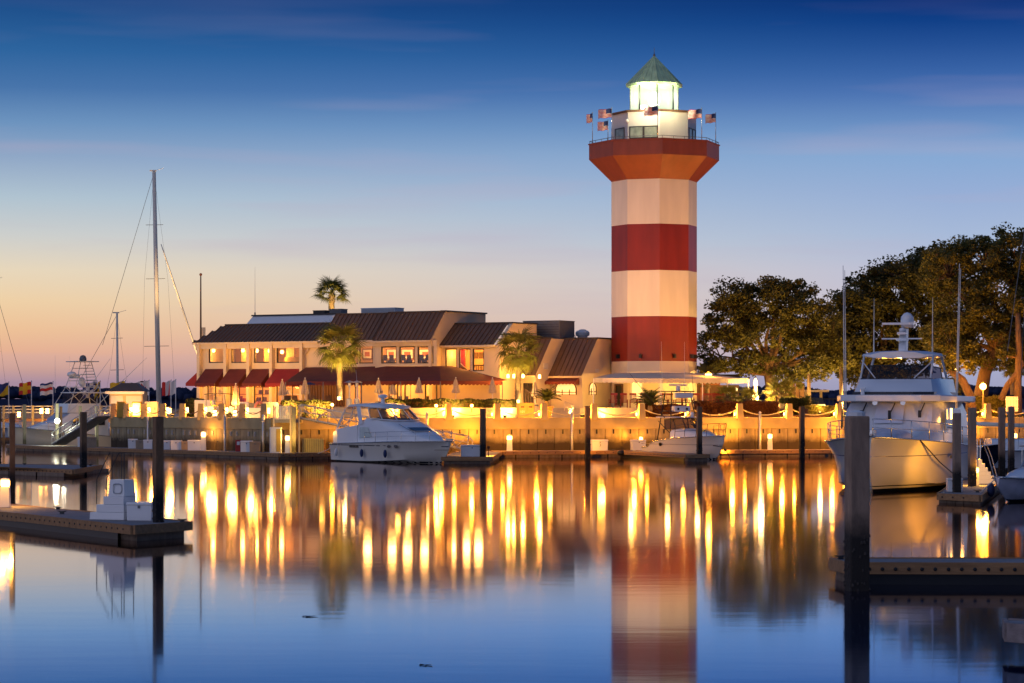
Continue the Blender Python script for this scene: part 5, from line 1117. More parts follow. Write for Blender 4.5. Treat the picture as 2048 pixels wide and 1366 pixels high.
for i,px in enumerate((432,478,524,577)):
    p = R(S(px),-.9,rz(px,768)+.0); t = thing('awning_lamp',f'{ordn[i]} lamp from the left under the small red awnings','lamp',tuple(p),0,'lamps under the small red awnings'); MB().lathe([(.05,.12),(.12,0),(.1,-.05)],(0,0,0),8).build('shade',e_warm2,t); MB().tube([(0,0,.12),(0,0,.25)],.012,4).build('stem',m_trim,t); light(t,(0,-.1,-.2),150,AMB2,.12)
# ------------------------------------------------------------------ floating docks
def gp_(px, py, z): d = (CH-z)*F/(py-HY); return Vector((X(px,d),d))
def dock(label, nl, nr, fr, fl, z=0.45, nfl=6, ci=.04, bolt=None, fh=0.24, endbolts=False, inset=0.10, m=None, boltr=0.035):
    c = (nl+nr+fr+fl)/4; t = thing('floating_dock',label,'dock',(c.x,c.y,0)); V3 = lambda p,z_: Vector((p.x,p.y,z_))
    MB().hexa([V3(p,z-0.07) for p in (nl,nr,fr,fl)]+[V3(p,z) for p in (nl,nr,fr,fl)]).build('deck',m_deck,t,world=True)
    ed = [(nl,nr),(nr,fr),(fr,fl),(fl,nl)]; fas = []
    for a,b_ in ed:
        u = (b_-a).normalized(); n = Vector((u.y,-u.x)); p = [a+n*0.003-u*0.0,b_+n*0.003,b_+n*0.075,a+n*0.075]
        L = (b_-a).length; k = max(1,round(L/4.9))
        for i in range(k):
            f0,f1 = i/k,(i+1)/k-0.012/L
            q = [p[0].lerp(p[1],f0),p[0].lerp(p[1],f1),p[3].lerp(p[2],f1),p[3].lerp(p[2],f0)]; dz = random.uniform(-.008,.008)
            fas.append(MB().hexa([V3(x,z-fh+dz) for x in q]+[V3(x,z+0.02+dz) for x in q]).build('wale_board',m or m_wale,t,world=True))
    for i in range(nfl):
        f0,f1 = (i+0.03)/nfl,(i+0.97)/nfl; ins = lambda a,b_,f: a.lerp(b_,f)
        w = (fl-nl).normalized()*inset; q = [ins(nl,nr,f0)+w,ins(nl,nr,f1)+w,ins(fl,fr,f1)-w,ins(fl,fr,f0)-w]
        MB().hexa([V3(x,-0.35) for x in q]+[V3(x,z-fh+0.05) for x in q]).build('float_block',m_float,t,world=True)
    MB().hexa([V3(x,-0.1) for x in (nl.lerp(fr,ci),nr.lerp(fl,ci),fr.lerp(nl,ci),fl.lerp(nr,ci))]+[V3(x,z-0.08) for x in (nl.lerp(fr,ci),nr.lerp(fl,ci),fr.lerp(nl,ci),fl.lerp(nr,ci))]).build('dock_core',m_black,t,world=True)
    if bolt:
        for a,b_ in ed[:2] if endbolts else ed[:1]:
            u = (b_-a).normalized(); n = Vector((u.y,-u.x)); L = (b_-a).length; k = int(L/bolt)
            bm_ = MB().lathe([(boltr,0),(boltr,0.02),(boltr*0.6,0.03)],(0,0,0),8).mesh('bolt',m_black)
            if k <= 60:
                for i in range(k):
                    p = a+u*(bolt*(i+0.5))+n*0.075; o = inst('bolt',bm_,t,(p.x-c.x,p.y-c.y,z-fh*0.5),(math.pi/2,0,math.atan2(u.y,u.x)))
            else:
                mb = MB()
                for i in range(k):
                    p = a+u*(bolt*(i+0.5)); mb.tube([V3(p+n*0.07,z-fh*.45),V3(p+n*0.095,z-fh*.45)],boltr,6)
                mb.build('bolt_row',m_black,t,world=True)['kind'] = 'stuff'
    return t
LD = Line(12, 215, 560, 178)
def band(line,pa,pb,o0,o1): return line.xy(pa,o0),line.xy(pb,o0),line.xy(pb,o1),line.xy(pa,o1)
dock('long floating dock along the left sea wall', *band(LD,14,558,0,-2.6), z=0.45, nfl=26, bolt=0.36)
dock('yellow-lit floating dock left of the cruiser', *band(Line(556,178,680,181),559,690,0,-3.2), z=0.45, nfl=4, bolt=0.5)
dock('floating dock along the foot of the long sea wall', *band(WR,985,2300,3.3,0.7), z=0.48, nfl=30, bolt=0.62)
a_,b_ = X(884,166.5),X(983,166.5)
dock('dock finger right of the cruiser bow', Vector((a_,166.5)),Vector((b_,166.5)),Vector((b_+0.6,187)),Vector((a_+0.6,187)), z=0.45, nfl=1)
p0,p1 = Vector((X(1222,188.5),188.5)),Vector((X(1373,172.8),172.8)); pw = Vector((1.55,0.45))
dock('dock finger beside the white fishing boat', p0,p1,p1+pw,p0+pw, z=0.48, nfl=6, bolt=0.3)
e0,e1,e2 = gp_(0,1023.6,.45),gp_(266,1052,.45),gp_(381,1044,.45); dv = (e0-e1).normalized(); e3 = e2+dv*((e0-e1).length+22)
dk = dock('timber dock finger at the left front with a step box on it', e1+dv*((e0-e1).length+22),e1,e2,e3, z=0.45, nfl=10, bolt=0.42, inset=0.25, boltr=0.03)
g0,g1,g2,g3 = gp_(0,934,.4),gp_(147,939.4,.4),gp_(203,930.5,.4),gp_(0,928,.4); g0 = g1+(g0-g1)*3; g3 = g2+(g3-g2)*2.6
dock('second dock finger at the left, farther back', g0,g1,g2,g3, z=0.40, nfl=8, bolt=0.4, inset=0.5)
f0_,f1_,f2_,f3_ = gp_(1698,1126.5,.46),gp_(2330,1128.5,.46),gp_(2330,1117.5,.46),gp_(1664,1117,.46)
dock('timber dock across the right front with large bolts', f0_,f1_,f2_,f3_, z=0.46, nfl=4, bolt=0.283, fh=0.235, inset=0.10, boltr=0.042)
h0,h1 = gp_(2019,1249,.5),gp_(2014.5,1240,.5)
dock('corner of a weathered dock at the bottom right', h0,h0+Vector((3.2,-3.2)),h0+Vector((4.6,-2.0)),h1, z=0.5, nfl=0, ci=.30, bolt=None, fh=0.27, m=mat('weathered_pale_timber',(0.30,0.24,0.22),0.85,nscale=1.4,namt=0.4,bump=0.5,stretch=(1,6,6)))
i0,i1,i2,i3 = gp_(1877,987.4,.36),gp_(1961,991,.36),gp_(2012,955,.36),gp_(1927,955,.36)
dock('small dock finger with piles right of the large yacht', i0,i1,i2,i3, z=0.36, nfl=5, bolt=0.6)
dock('far dock at the left edge behind the sport fishing boat', Vector((X(-60,262),262)),Vector((X(60,258),258)),Vector((X(60,261),261)),Vector((X(-60,265),265)), z=0.45, nfl=6)

# ------------------------------------------------------------------ piles
def pile(label, px0, px1, top, d, m, rot=0.25, group='mooring piles', cap=False, chamfer=True, rnd_=False):
    w = (px1-px0)/F*d; w = w/(math.cos(rot)+abs(math.sin(rot))) if not rnd_ else w; x = X((px0+px1)/2,d); zt = Z(top,d)
    t = thing('mooring_pile',label,'pile',(x,d,0),rot,group)
    if rnd_: 
        MB().lathe([(w/2*1.02,-2),(w/2*1.0,1.0),(w/2*0.96,zt-0.05),(w/2*0.85,zt)],(0,0,0),14).build('shaft',m,t,50)
    else: MB().box((-w/2,-w/2,-2),(w/2,w/2,zt)).build('shaft',m,t,bevel=w*0.07)
    if m in (m_pile,m_pilew):
        n = 90; mb = MB(); r_ = random.Random(int(px0)); h = w/2*(1.0 if not rnd_ else 0.95)
        for i in range(n):
            z = r_.random()**1.4*1.15+0.02; s_ = r_.uniform(.012,.035); f = r_.randrange(4); u = r_.uniform(-h,h)
            p = [(u,-h),(h,u),(u,h),(-h,u)][f]
            if rnd_: a = r_.random()*6.28; p = (h*math.cos(a),h*math.sin(a))
            mb.lathe([(s_,-s_),(s_*0.9,s_*0.4),(s_*.3,s_)],(p[0],p[1],z),5)
        mb.build('barnacles',m_barn,t)['kind'] = 'stuff'
    if cap: MB().lathe([(w*.42,zt+.002),(w*.42,zt+.08),(w*.1,zt+.12)],(0,0,0),10).build('cap_light',m_white,t)
    return t
m_barn = mat('barnacle_crust',(0.07,0.055,0.045),0.95,nscale=9,namt=0.5,bump=0.6)
pile('thick square concrete pile at the right front',1690,1738,832,53.5,m_pile,0.20,cap=True)
pile('dark square pile at the end of the left front dock',304.5,328,833,74.6,m_pilew,0.55)
pile('thin dark pile near the left edge',18,31,826,94,m_pilew,0.3)
pile('dark square pile on the second left dock',159,174.5,824,141,m_pilew,0.5)
pile('pale pile on the left dock, left of the white lamp',45,53,809,219,m_pilel,0.3)
pile('pale pile carrying the bright white lamp',110,118,807,214,m_pilel,0.3)
pile('brown pile behind the white lamp pile',118.5,125,813,216,m_pilew,0.3)
pile('orange-lit pile left of the gangway middle',157,164,812,216,m_pilel,0.3)
pile('orange-lit pile under the top of the left gangway',190,197.5,812,213,m_pilel,0.3)
pile('pale tall pile beside the gangway platform',583,592.5,813.5,181,m_pilel,0.2)
pile('dark pile on the dock finger right of the cruiser',959.5,972,817,167.5,m_pilew,0.25)
pile('dark pile standing in the water left of the lighthouse',1169.5,1181,812,184.5,m_pilew,0.25)
pile('dark pile in front of the fishing boat bow',1393,1404.5,813,173.5,m_pilew,0.25)
pile('dark leaning pile in the water right of the fishing boat',1598,1609.5,813,186,m_pilew,0.25)
pile('near brown pile on the small dock beside the yacht',1905.5,1921.5,826,102.5,m_pile,0.12)
pile('second brown pile on the small dock, taller',1936.5,1952,815,110,m_pile,0.12)
pile('brown pile farther right behind the moored runabout',1997,2010,815,131,m_pile,0.12)
pile('rightmost pale brown pile behind the moored runabout',2016.5,2028.5,813,133,m_pile,0.12)
pile('slim pile at the far left edge',-2,2.5,815,150,m_pilew,0.3)

# ------------------------------------------------------------------ dock furniture
def cleat(label, p, rot):
    t = thing('dock_cleat',label,'cleat',(p[0],p[1],p[2]),rot,'iron cleats on the docks')
    MB().tube([(-.16,0,.10),(-.07,0,.075),(.07,0,.075),(.16,0,.10)],[.012,.022,.022,.012],6).build('horn',m_black,t,True); MB().cbox((0,0,.035),(.14,.06,.07),taper=.8).build('foot',m_black,t)
pe = lambda px,py,z: tuple(gp_(px,py,z))+(z,)
for i,(px,py,z,lab) in enumerate(((116,1019,.45,'iron cleat in the middle of the left front dock'),(124,1028,.45,'iron cleat at the near edge of the left front dock'),(365,1044.5,.45,'iron cleat at the very end of the left front dock'),(49,929.5,.40,'iron cleat on the second left dock'),(181,931.5,.40,'iron cleat at the end of the second left dock'),(1718,1123,.46,'wide cleat at the foot of the thick right front pile'),(1681,1119,.46,'small cleat at the left tip of the right front dock'),(1955,985,.36,'pale cleat at the corner of the small right dock'))): cleat(lab,pe(px,py,z),random.uniform(-.5,.5))
def dock_box(label, p, w, dp, h, rot, m=m_gel, num=None):
    t = thing('dock_box',label,'dock box',tuple(p),rot,'white dock boxes')
    MB().cbox((0,0,h*.42),(w*.94,dp*.92,h*.84),taper=1.03).build('box_body',m,t,bevel=.015); MB().cbox((0,0,h*.92),(w*1.03,dp*1.03,h*.14),taper=.94).build('lid',m,t,bevel=.015)
    MB().cbox((0,-dp*.49,h*.74),(.07,.03,.08)).build('latch',m_greyb,t)
    if num:
        c = bpy.data.curves.new('n','FONT'); c.body = num; c.size = .3; c.extrude = .003; o = bpy.data.objects.new('n',c); me = bpy.data.meshes.new_from_object(o); bpy.data.objects.remove(o); me.materials.append(m_black); inst('number',me,t,(-.08,-dp*.505,h*.38),(math.pi/2,0,0))
    return t
for i,(px,w,h,lab,o_) in enumerate(((266,.75,.75,'white dock box right of the receding wall corner, leftmost pair',-1.3),(282,.75,.66,'shadowed dock box beside the leftmost white one',-1.6),(297,.72,.72,'white dock box left of the dark front pile',-1.3),(334.5,.5,.70,'narrow white dock box right of the dark front pile',-1.3),(353,.85,.72,'white dock box in the middle of the left dock',-1.2),(371,.6,.66,'brown shadowed dock box left of the lit dock lamp',-1.6),(389,1.0,.78,'large white dock box beside the lit dock lamp',-1.1),(494,.9,.82,'white dock box below the receding wall end',-1.2),(510,.8,.76,'yellowish dock box right of the white one under the wall end',-1.5),(167,.9,.8,'white locker at the foot of the left gangway',-1.4),(184,.8,.8,'brown shadowed locker at the foot of the left gangway',-1.6))):
    q = LD.xy(px,o_); dock_box(lab,(q.x,q.y,.453),w,.7,h,random.uniform(-.05,.12),m_gel if i not in (1,5,8,10) else mat('tan_shaded_box',(0.34,0.25,0.16),0.5))  # tan puts shade into the colour of the boxes labelled shadowed
dock_box('long white dock box on the finger right of the cruiser',W(944,921,168)-Vector((0,0,W(944,921,168).z-.453)),1.55,.7,.78,0.05)
q = WR.xy(1198,1.7); dock_box('white dock box numbered 3 beside the dark pile',(q.x,q.y,.483),1.22,.7,.82,WR.ang,num='3')
q = WR.xy(1276,1.7); dock_box('yellow-lit white dock box behind the fishing boat stern',(q.x,q.y,.483),1.05,.7,.80,WR.ang)
q = gp_(282,1042,.45); dock_box('white dock box beside the step box on the left front dock',(q.x,q.y+.35,.453),.82,.6,.55,-.25)
q = W(1908,983,102.8); dock_box('small white bucket bin behind the near pile on the small dock',(q.x+0.12,103.4,.363),.62,.5,.55,0)
def pedestal(label, x, y, z, h, w, power, col, wash=0):
    t = thing('power_pedestal',label,'dock lamp',(x,y,z),0,'lit power pedestals on the docks')
    MB().cbox((0,0,h*.36),(w,w*.8,h*.72),taper=.86).build('column',m_white,t,bevel=.01); MB().lathe([(w*.34,h*.722),(w*.46,h*.76),(w*.46,h*.94),(w*.3,h*.96)],(0,0,0),12).build('lamp_head',e_warm,t,40); MB().lathe([(w*.5,h*.962),(w*.46,h),(w*.1,h*1.03)],(0,0,0),12).build('cap',m_white,t,40)
    light(t,(0,-w*2.2,h*1.15),power*.14,col,.1); light(t,(0,w*1.6,h*.95),power*.42,col,.1)
    if wash:
        for sx in (-1,1): light(t,(sx*w*.9,w*.3,h*.9),power*wash,col,.1,spot=78,aim=(sx,.30,.10),blend=.9); return t
q = LD.xy(407,-1.4); pedestal('lit power pedestal in the middle of the left dock',q.x,q.y,.453,1.4,.38,420,AMB2,3)
q = Line(556,178,680,181).xy(575,-.6); pedestal('lit power pedestal left of the pale pile by the gangway',q.x,q.y,.453,1.25,.34,420,(1,.60,.10))
q = WR.xy(1019,2.6); pedestal('lit power pedestal on the dock right of the cruiser',q.x,q.y,.483,1.15,.42,800,AMB,4.5)
q = WR.xy(1540,2.6); pedestal('lit power pedestal below the oak, on the dock right of the fishing boat',q.x,q.y,.483,1.2,.36,620,AMB,4.5)
q = WR.xy(1282,1.2); pedestal('small lit pedestal behind the fishing boat',q.x,q.y,.483,1.0,.28,220,AMB,3)
q = WR.xy(1745,2.6); pedestal('lit power pedestal hidden behind the large yacht',q.x,q.y,.483,1.2,.36,700,AMB,5)
q = WR.xy(800,2.6); pedestal('lit pedestal on the dock behind the cruiser',q.x,q.y,.483,1.1,.36,600,AMB,5)
q = WR.xy(2030,2.6); pedestal('lit power pedestal on the far dock at the right edge',q.x,q.y,.483,1.2,.36,600,AMB,5)
q = gp_(8,1015,.45); pedestal('lit power pedestal on the left front dock at the frame edge',q.x,q.y+.2,.453,.95,.34,520,AMB2)
pedestal('glowing yellow pedestal between the yacht and the dock steps',X(1952,110.5),110.5,.363,.8,.26,700,(1,.50,.06)); light(bpy.data.objects[list(MW)[-1]],(-.3,.1,.7),1100,(1,.44,.04),.1,spot=64,aim=(-.22,1,.08),blend=.9)
t = thing('tall_cabinet','tall white utility cabinet lit yellow beside the pedestal','cabinet',(X(553,180),179.6,.453)); MB().box((-.42,-.25,0),(.38,.25,1.82)).build('cabinet_body',m_white,t,bevel=.02); MB().box((-.36,-.275,.1),(-.02,-.253,1.7)).build('door',m_white,t); MB().box((.04,-.275,.1),(.33,-.253,1.7)).build('door',m_yel,t)
t = thing('slatted_bin','yellow slatted enclosure on the dock left of the cruiser','enclosure',(X(627,182.5),182.5,.453))
for k in range(12): MB().box((-.78+k*.13,-.3,0),(-.68+k*.13,-.25,1.02-.004*k)).build('slat',mat('yellow_slat',(.52,.42,.16),.7),t)
MB().box((-.8,-.22,.1),(.8,.5,.9)).build('bin_body',m_wood,t)
t = thing('red_hose_cabinet','small red cabinet on the left dock below the wall end','cabinet',tuple(LD.xy(477,-1.5))+(.453,)); MB().cbox((0,0,.42),(.42,.3,.84)).build('cabinet_body',m_red2,t,bevel=.01); MB().cbox((0,-.16,.6),(.2,.02,.25)).build('door_plate',m_white,t)
# white lamp on its pile at the left
t = thing('dock_lamp','glaring cold white lamp on a pale pile at the left','lamp',tuple(W(114.5,842,211.8))); MB().sphere((0,0,0),.22,12,9).build('globe',e_white,t,True); MB().cbox((0,.28,.05),(.1,.4,.1)).build('bracket',m_greyb,t); light(t,(0,-.55,0),520,COOL,.15); light(t,(.5,.2,-.3),260,COOL,.15)
# step box with handrails on the left front dock
q = gp_(238,1040,.45); t = thing('step_box','white moulded boarding steps with a metal handrail on the left front dock','steps',(q.x,q.y+.25,.453),-.42)
for k,(x0,h) in enumerate(((-.85,.22),(-.62,.45),(-.38,.70))): MB().cbox(((x0+.36)/2,0,h/2-.0),(.36-x0,.72,h),taper=.985).build('step',m_gel,t,bevel=.015) if k==0 else MB().box((x0,-.36+.012*k,[.22,.22,.45][k]+.002),(.36-.012*k,.36-.012*k,h)).build('step',m_gel,t,bevel=.015)
MB().cbox((.06,0,.95),(.58,.62,.5),taper=.86).build('top_step',m_gel,t,bevel=.015)
hb = MB()
for a in range(16):
    an = 2*math.pi*a/16; an2 = 2*math.pi*(a+1)/16; f = lambda an: Vector((.1+.16*max(-.8,min(.8,math.cos(an)))*1.1,-.318,.93+.16*max(-.8,min(.8,math.sin(an)))*1.1)); hb.tube([f(an),f(an2)],.014,4)
hb.build('hatch_frame',m_steel,t)
for y in (-.26,.26): 
    MB().tube([(-.66,y,.46),(-.66,y,1.2),(-.22,y,1.98),(.3,y,1.98),(.3,y,1.2)],.014,6).build('handrail',m_trim,t); MB().tube([(-.12,y,1.2),(-.12,y,1.98)],.012,5).build('baluster',m_trim,t)
# dock steps beside the yacht
t = thing('step_box','white dock steps with tall rails beside the large yacht stern','steps',(X(1971,114),114,.363),0.0)
for k in range(6): MB().box((-.38+.1*k*0,-.4,.18*k),(.42-.13*k,.4,.18*(k+1)-.003)).build('step',m_gel,t)
for y in (-.38,.38): MB().tube([(-.3,y,1.1),(-.3,y,1.95),(-.12,y,2.0),(.2,y,1.2),(.45,y,.25)],.02,6).build('handrail',m_steel,t)
for (px,d,pw,lab) in ((977,168.6,8500,'added shielded floodlight on the cruiser finger, facing the sea wall'),):  # added lamp that brightens the sea wall, not a known dock fixture
    t = thing('added_wall_floodlight',lab,'lamp',(X(px,d),d,.46),0,'added floodlights on the dock fingers'); MB().tube([(0,0,0),(0,0,.5)],.035,6).build('stem',m_black,t); MB().cbox((0,0,.58),(.2,.12,.16)).build('housing',m_black,t); MB().cbox((0,.07,.58),(.16,.02,.12)).build('lens',e_warm2,t)
    light(t,(0,.25,.6),pw,AMB,.1,spot=125,aim=(0,1,.08),blend=.8)
for (px,d,pw,lab) in ((1175.3,184.5,650,'added hooded lamp on the back of the pile left of the lighthouse'),(1603.8,186,620,'added hooded lamp on the back of the pile right of the fishing boat'),(1450,187.8,520,'added hooded lamp low on the dock behind the fishing boat bow')):  # added lamps hidden behind piles and boat, brightening the sea wall
    t = thing('added_wall_lamp',lab,'lamp',(X(px,d),d+(.25 if px!=1450 else 0),1.7 if px!=1450 else .5),0,'added hooded lamps facing the sea wall'); MB().cbox((0,0,0),(.18,.14,.2)).build('housing',m_black,t); MB().cbox((0,.08,0),(.14,.02,.14)).build('lens',e_warm2,t); light(t,(0,.25,0.05),pw,AMB,.1,spot=160,aim=(0,1,0.02),blend=.6)
# thin utility pipes up the wall
for (px,top,lab,ln) in ((1144,826,'thin pale pipe on the wall below the ticket window',WR),(1520,826,'thin pale pipe on the wall below the oak',WR),(854,826,'thin pale pipe on the wall behind the cruiser bow',WR),(296,836,'thin pipe on the receding left wall near the front pile',WLf),(450,832,'thin pipe on the receding left wall, middle',WLf),(526.5,832,'thin pipe at the near end of the receding left wall',WLf)):
    q = ln.xy(px,.35); t = thing('guide_pipe',lab,'pipe',(q.x,q.y,-.5),0,'thin guide pipes along the sea wall'); h = Z(top,q.y)+.5; MB().tube([(0,0,0),(0,0,h)],.09,8).build('pipe',m_alu,t,True); MB().lathe([(.1,h),(.1,h+.05),(.03,h+.12)],(0,0,0),8).build('cap',m_white,t)
# gangways
def gangway(label, a, b_, w, h, m, n=6, twin=True):
    a = Vector(a); b_ = Vector(b_); t = thing('gangway',label,'gangway',tuple(a)); u = (b_-a).normalized(); s_ = Vector((u.y,-u.x,0)).normalized()*w/2; up = Vector((0,0,h))
    MB().hexa([a-s_,a+s_,b_+s_,b_-s_]+[p+Vector((0,0,.08)) for p in (a-s_,a+s_,b_+s_,b_-s_)]).build('walkway',m_deck,t,world=True)
    for k,sd in enumerate((s_,-s_)):
        r = MB(); r.tube([a+sd+up,b_+sd+up],.045,6); r.tube([a+sd+Vector((0,0,.1)),b_+sd+Vector((0,0,.1))],.05,6); r.tube([a+sd+up*.55,b_+sd+up*.55],.03,5)
        for i in range(n+1): p = a.lerp(b_,i/n)+sd; r.tube([p,p+up],.03,5)
        for i in range(n): p,q = a.lerp(b_,i/n)+sd,a.lerp(b_,(i+1)/n)+sd; r.tube([p,q+up] if i%2 else [p+up,q],.025,5)
        r.tube([b_+sd+up,b_+sd+up+u*.35-Vector((0,0,.3)),b_+sd+u*.2],.04,6); r.build('truss_side',m,t,True,world=True)
    return t
m_wrail = mat('white_rail',(.70,.68,.62),.4)
A_ = LD.xy(117,-1.5); B_ = WLf.xy(222,.3); gangway('white truss gangway sloping up from the left dock',(A_.x,A_.y,.52),(B_.x-.6,B_.y+.3,PZ+.05),1.3,1.0,m_wrail,9)
A_ = WR.xy(604,.8); gangway('long metal gangway sloping down behind the cruiser',(A_.x,A_.y-1.2,PZ),(X(936,182.5),182.5,.56),1.2,1.05,m_alu,12)
q0,q1 = WR.xy(553,.2),WR.xy(606,.2); t = thing('gangway_platform','timber landing with a white gate at the head of the gangway','platform',(q0.x,q0.y,PZ-.3))
MB().box((q0.x,q0.y-2.4,PZ-.25),(q1.x,q0.y+.2,PZ-.02)).build('landing',m_deck,t,world=True)
for k in range(9): MB().box((q0.x+.1+k*.12,q0.y-2.38,PZ),(q0.x+.19+k*.12,q0.y-2.34,PZ+.95)).build('picket',m_white,t,world=True)
for px,dy in ((q0.x+.02,0),(q0.x+1.22,0),(q1.x-.05,0)): MB().box((px-.06,q0.y-2.42,PZ-2.6),(px+.06,q0.y-2.3,PZ+1.02)).build('gate_post',m_stucco,t,world=True)
# ------------------------------------------------------------------ boats (local: bow towards +x, z up from the waterline)
def sec(zk, yc, zc, ys, zs, flare=0.5):
    half = [(0,zk),(yc*.55,zk+(zc-zk)*.62),(yc,zc),(yc+(ys-yc)*flare*.35,zc+(zs-zc)*.35),(yc+(ys-yc)*flare,zc+(zs-zc)*.68),(ys,zs)]
    return [(-y,z) for y,z in reversed(half)]+half[1:]
def hull(t, st, m, flare=.45, sub=4):
    """st: stations (x, keel z, chine y, chine z, sheer y, sheer z) from stern to bow; interpolated smoothly"""
    st = np.array(st,float); n = len(st); xs = []
    for i in range(n-1):
        for k in range(sub): xs.append(i+k/sub)
    xs.append(n-1); rows = []
    for u in xs:
        i = min(int(u),n-2); f = u-i; p0,p1,p2,p3 = st[max(i-1,0)],st[i],st[i+1],st[min(i+2,n-1)]
        rows.append(.5*((2*p1)+(-p0+p2)*f+(2*p0-5*p1+4*p2-p3)*f*f+(-p0+3*p1-3*p2+p3)*f**3))
    secs = [[(r[0],y,z) for y,z in sec(r[1],max(r[2],.005),r[3],max(r[4],.01),r[5],flare)] for r in rows]
    h = MB().loft(secs,False,True,True).build('hull',m,t,50)
    dk = MB().loft([[(r[0],-r[4]*.985,r[5]-.03),(r[0],0,r[5]+.04),(r[0],r[4]*.985,r[5]-.03)] for r in rows],False,False,False).build('deck',m_gel,t,True)
    for s_ in (-1,1): MB().tube([(r[0],s_*max(r[4],.01)*1.003,r[5]) for r in rows],.035,6).build('rub_rail',m_steel if m!=m_navy else m_gel,h,True)
    return h,rows
def strip(rows, h, z0, z1, m, off=.006):   # painted line round the hull between two heights, standing just proud of it
    mb = MB()
    for s_ in (-1,1):
        P = []
        for r in rows:
            S_ = [(y,z) for y,z in sec(r[1],max(r[2],.005),r[3],max(r[4],.01),r[5],.45) if y>=0]; ys,zs = [p[0] for p in S_],[p[1] for p in S_]
            P.append([(r[0]+(.01 if r is rows[-1] else 0),s_*(float(np.interp(z,zs,ys))+off),z) for z in (max(z0,r[1]+.01),max(z1,r[1]+.02))])
        mb.loft(P,False,False,False)
    return mb.build('stripe',m,h,True)
def cab(sections, k=.62, sh=.22):
    """rounded superstructure: sections (x, half width, z bottom, z top)"""
    return MB().loft([[(x,-w,z0),(x,-w*.97,z1-(z1-z0)*.25-.02),(x,-w*.86,z1-sh*.25),(x,-w*k,z1),(x,0,z1+.04),(x,w*k,z1),(x,w*.86,z1-sh*.25),(x,w*.97,z1-(z1-z0)*.25-.02),(x,w,z0)] for x,w,z0,z1 in sections],False,True,True)
def rail(t, pts, h, every, r=.018, lean=0.0, name='bow_rail', mid=True, m=None):
    mb = MB(); top = [Vector(p)+Vector((lean,0,h)) for p in pts]; mb.tube(top,r,6)
    if mid: mb.tube([Vector(p)+Vector((lean*.5,0,h*.5)) for p in pts],r*.7,5)
    for i in range(0,len(pts),every): mb.tube([Vector(pts[i]),top[i]],r,5)
    return mb.build(name,m or m_steel,t,True)
def glassq(t, pts, m, name='window_pane', parent=None): return MB().add(pts,[tuple(range(len(pts)))]).build(name,m,parent or t)
def place(t, px, d, stem_x, heading):
    a = math.atan2(heading[1],heading[0]); t.rotation_euler = (0,0,a); p = Vector((X(px,d),d,0)); q = Matrix.Rotation(a,3,'Z') @ Vector((stem_x,0,0)); t.location = p-q
    MW[t.name] = Matrix.LocRotScale(t.location,t.rotation_euler.to_quaternion(),None)

# ---- white motor cruiser
t = thing('motor_cruiser','white motor cruiser with a swept cabin and hardtop at the centre dock','boat')
H,rows = hull(t,[(-6,-.45,1.85,.10,2.0,1.22),(-3.5,-.55,1.95,.08,2.12,1.26),(-.5,-.62,1.95,.10,2.15,1.34),(2.2,-.6,1.62,.2,2.0,1.42),(4.2,-.35,.95,.38,1.45,1.46),(5.4,.15,.4,.75,.8,1.48),(6.15,.95,.06,1.2,.12,1.48)],m_gelw,.5)
strip(rows,H,.02,.12,m_navy); strip(rows,H,1.10,1.16,m_steel); strip(rows,H,.88,.92,mat('tan_stripe',(.35,.24,.14),.4))
cb_ = cab([(5.2,.30,1.40,1.52),(4.2,.85,1.38,1.74),(3.0,1.30,1.36,2.05),(1.8,1.55,1.34,2.38),(.7,1.70,1.32,2.68),(-.4,1.80,1.30,2.92),(-1.6,1.86,1.28,3.0),(-2.6,1.88,1.26,2.75)]).build('cabin',m_gel,t,50)
# windscreen: three framed panes and side lights
wb = [(-.9,-1.78,2.95),(.15,-1.45,2.86),(.62,-.55,2.80),(.62,.55,2.80),(.15,1.45,2.86),(-.9,1.78,2.95)]; wt = [(-1.6,-1.5,3.62),(-.95,-1.22,3.66),(-.62,-.5,3.68),(-.62,.5,3.68),(-.95,1.22,3.66),(-1.6,1.5,3.62)]
fr_ = MB()
for a,b_ in zip(wb,wt): fr_.tube([a,b_],.035,6)
fr_.tube(wb,.04,6); fr_.tube(wt,.04,6); ws = fr_.build('windscreen',m_gel,t,True)
for i in range(5): glassq(t,[wb[i],wb[i+1],wt[i+1],wt[i]],m_smoke,'pane',ws)
MB().tube([(.5,-.5,2.88),(-.15,-.95,3.22)],.015,4).tube([(.5,.5,2.88),(-.15,.1,3.25)],.015,4).build('wiper',m_black,ws)
MB().loft([[(x,-w,z-.10),(x,-w*.96,z),(x,-w*.6,z+.10),(x,0,z+.13),(x,w*.6,z+.10),(x,w*.96,z),(x,w,z-.10),(x,w*.9,z-.14),(x,-w*.9,z-.14)] for x,w,z in ((-.35,.9,3.70),(-.9,1.45,3.76),(-2.4,1.7,3.86),(-4.0,1.68,3.82),(-4.6,1.4,3.72))],True,True,True).build('hardtop',m_gel,t,50)
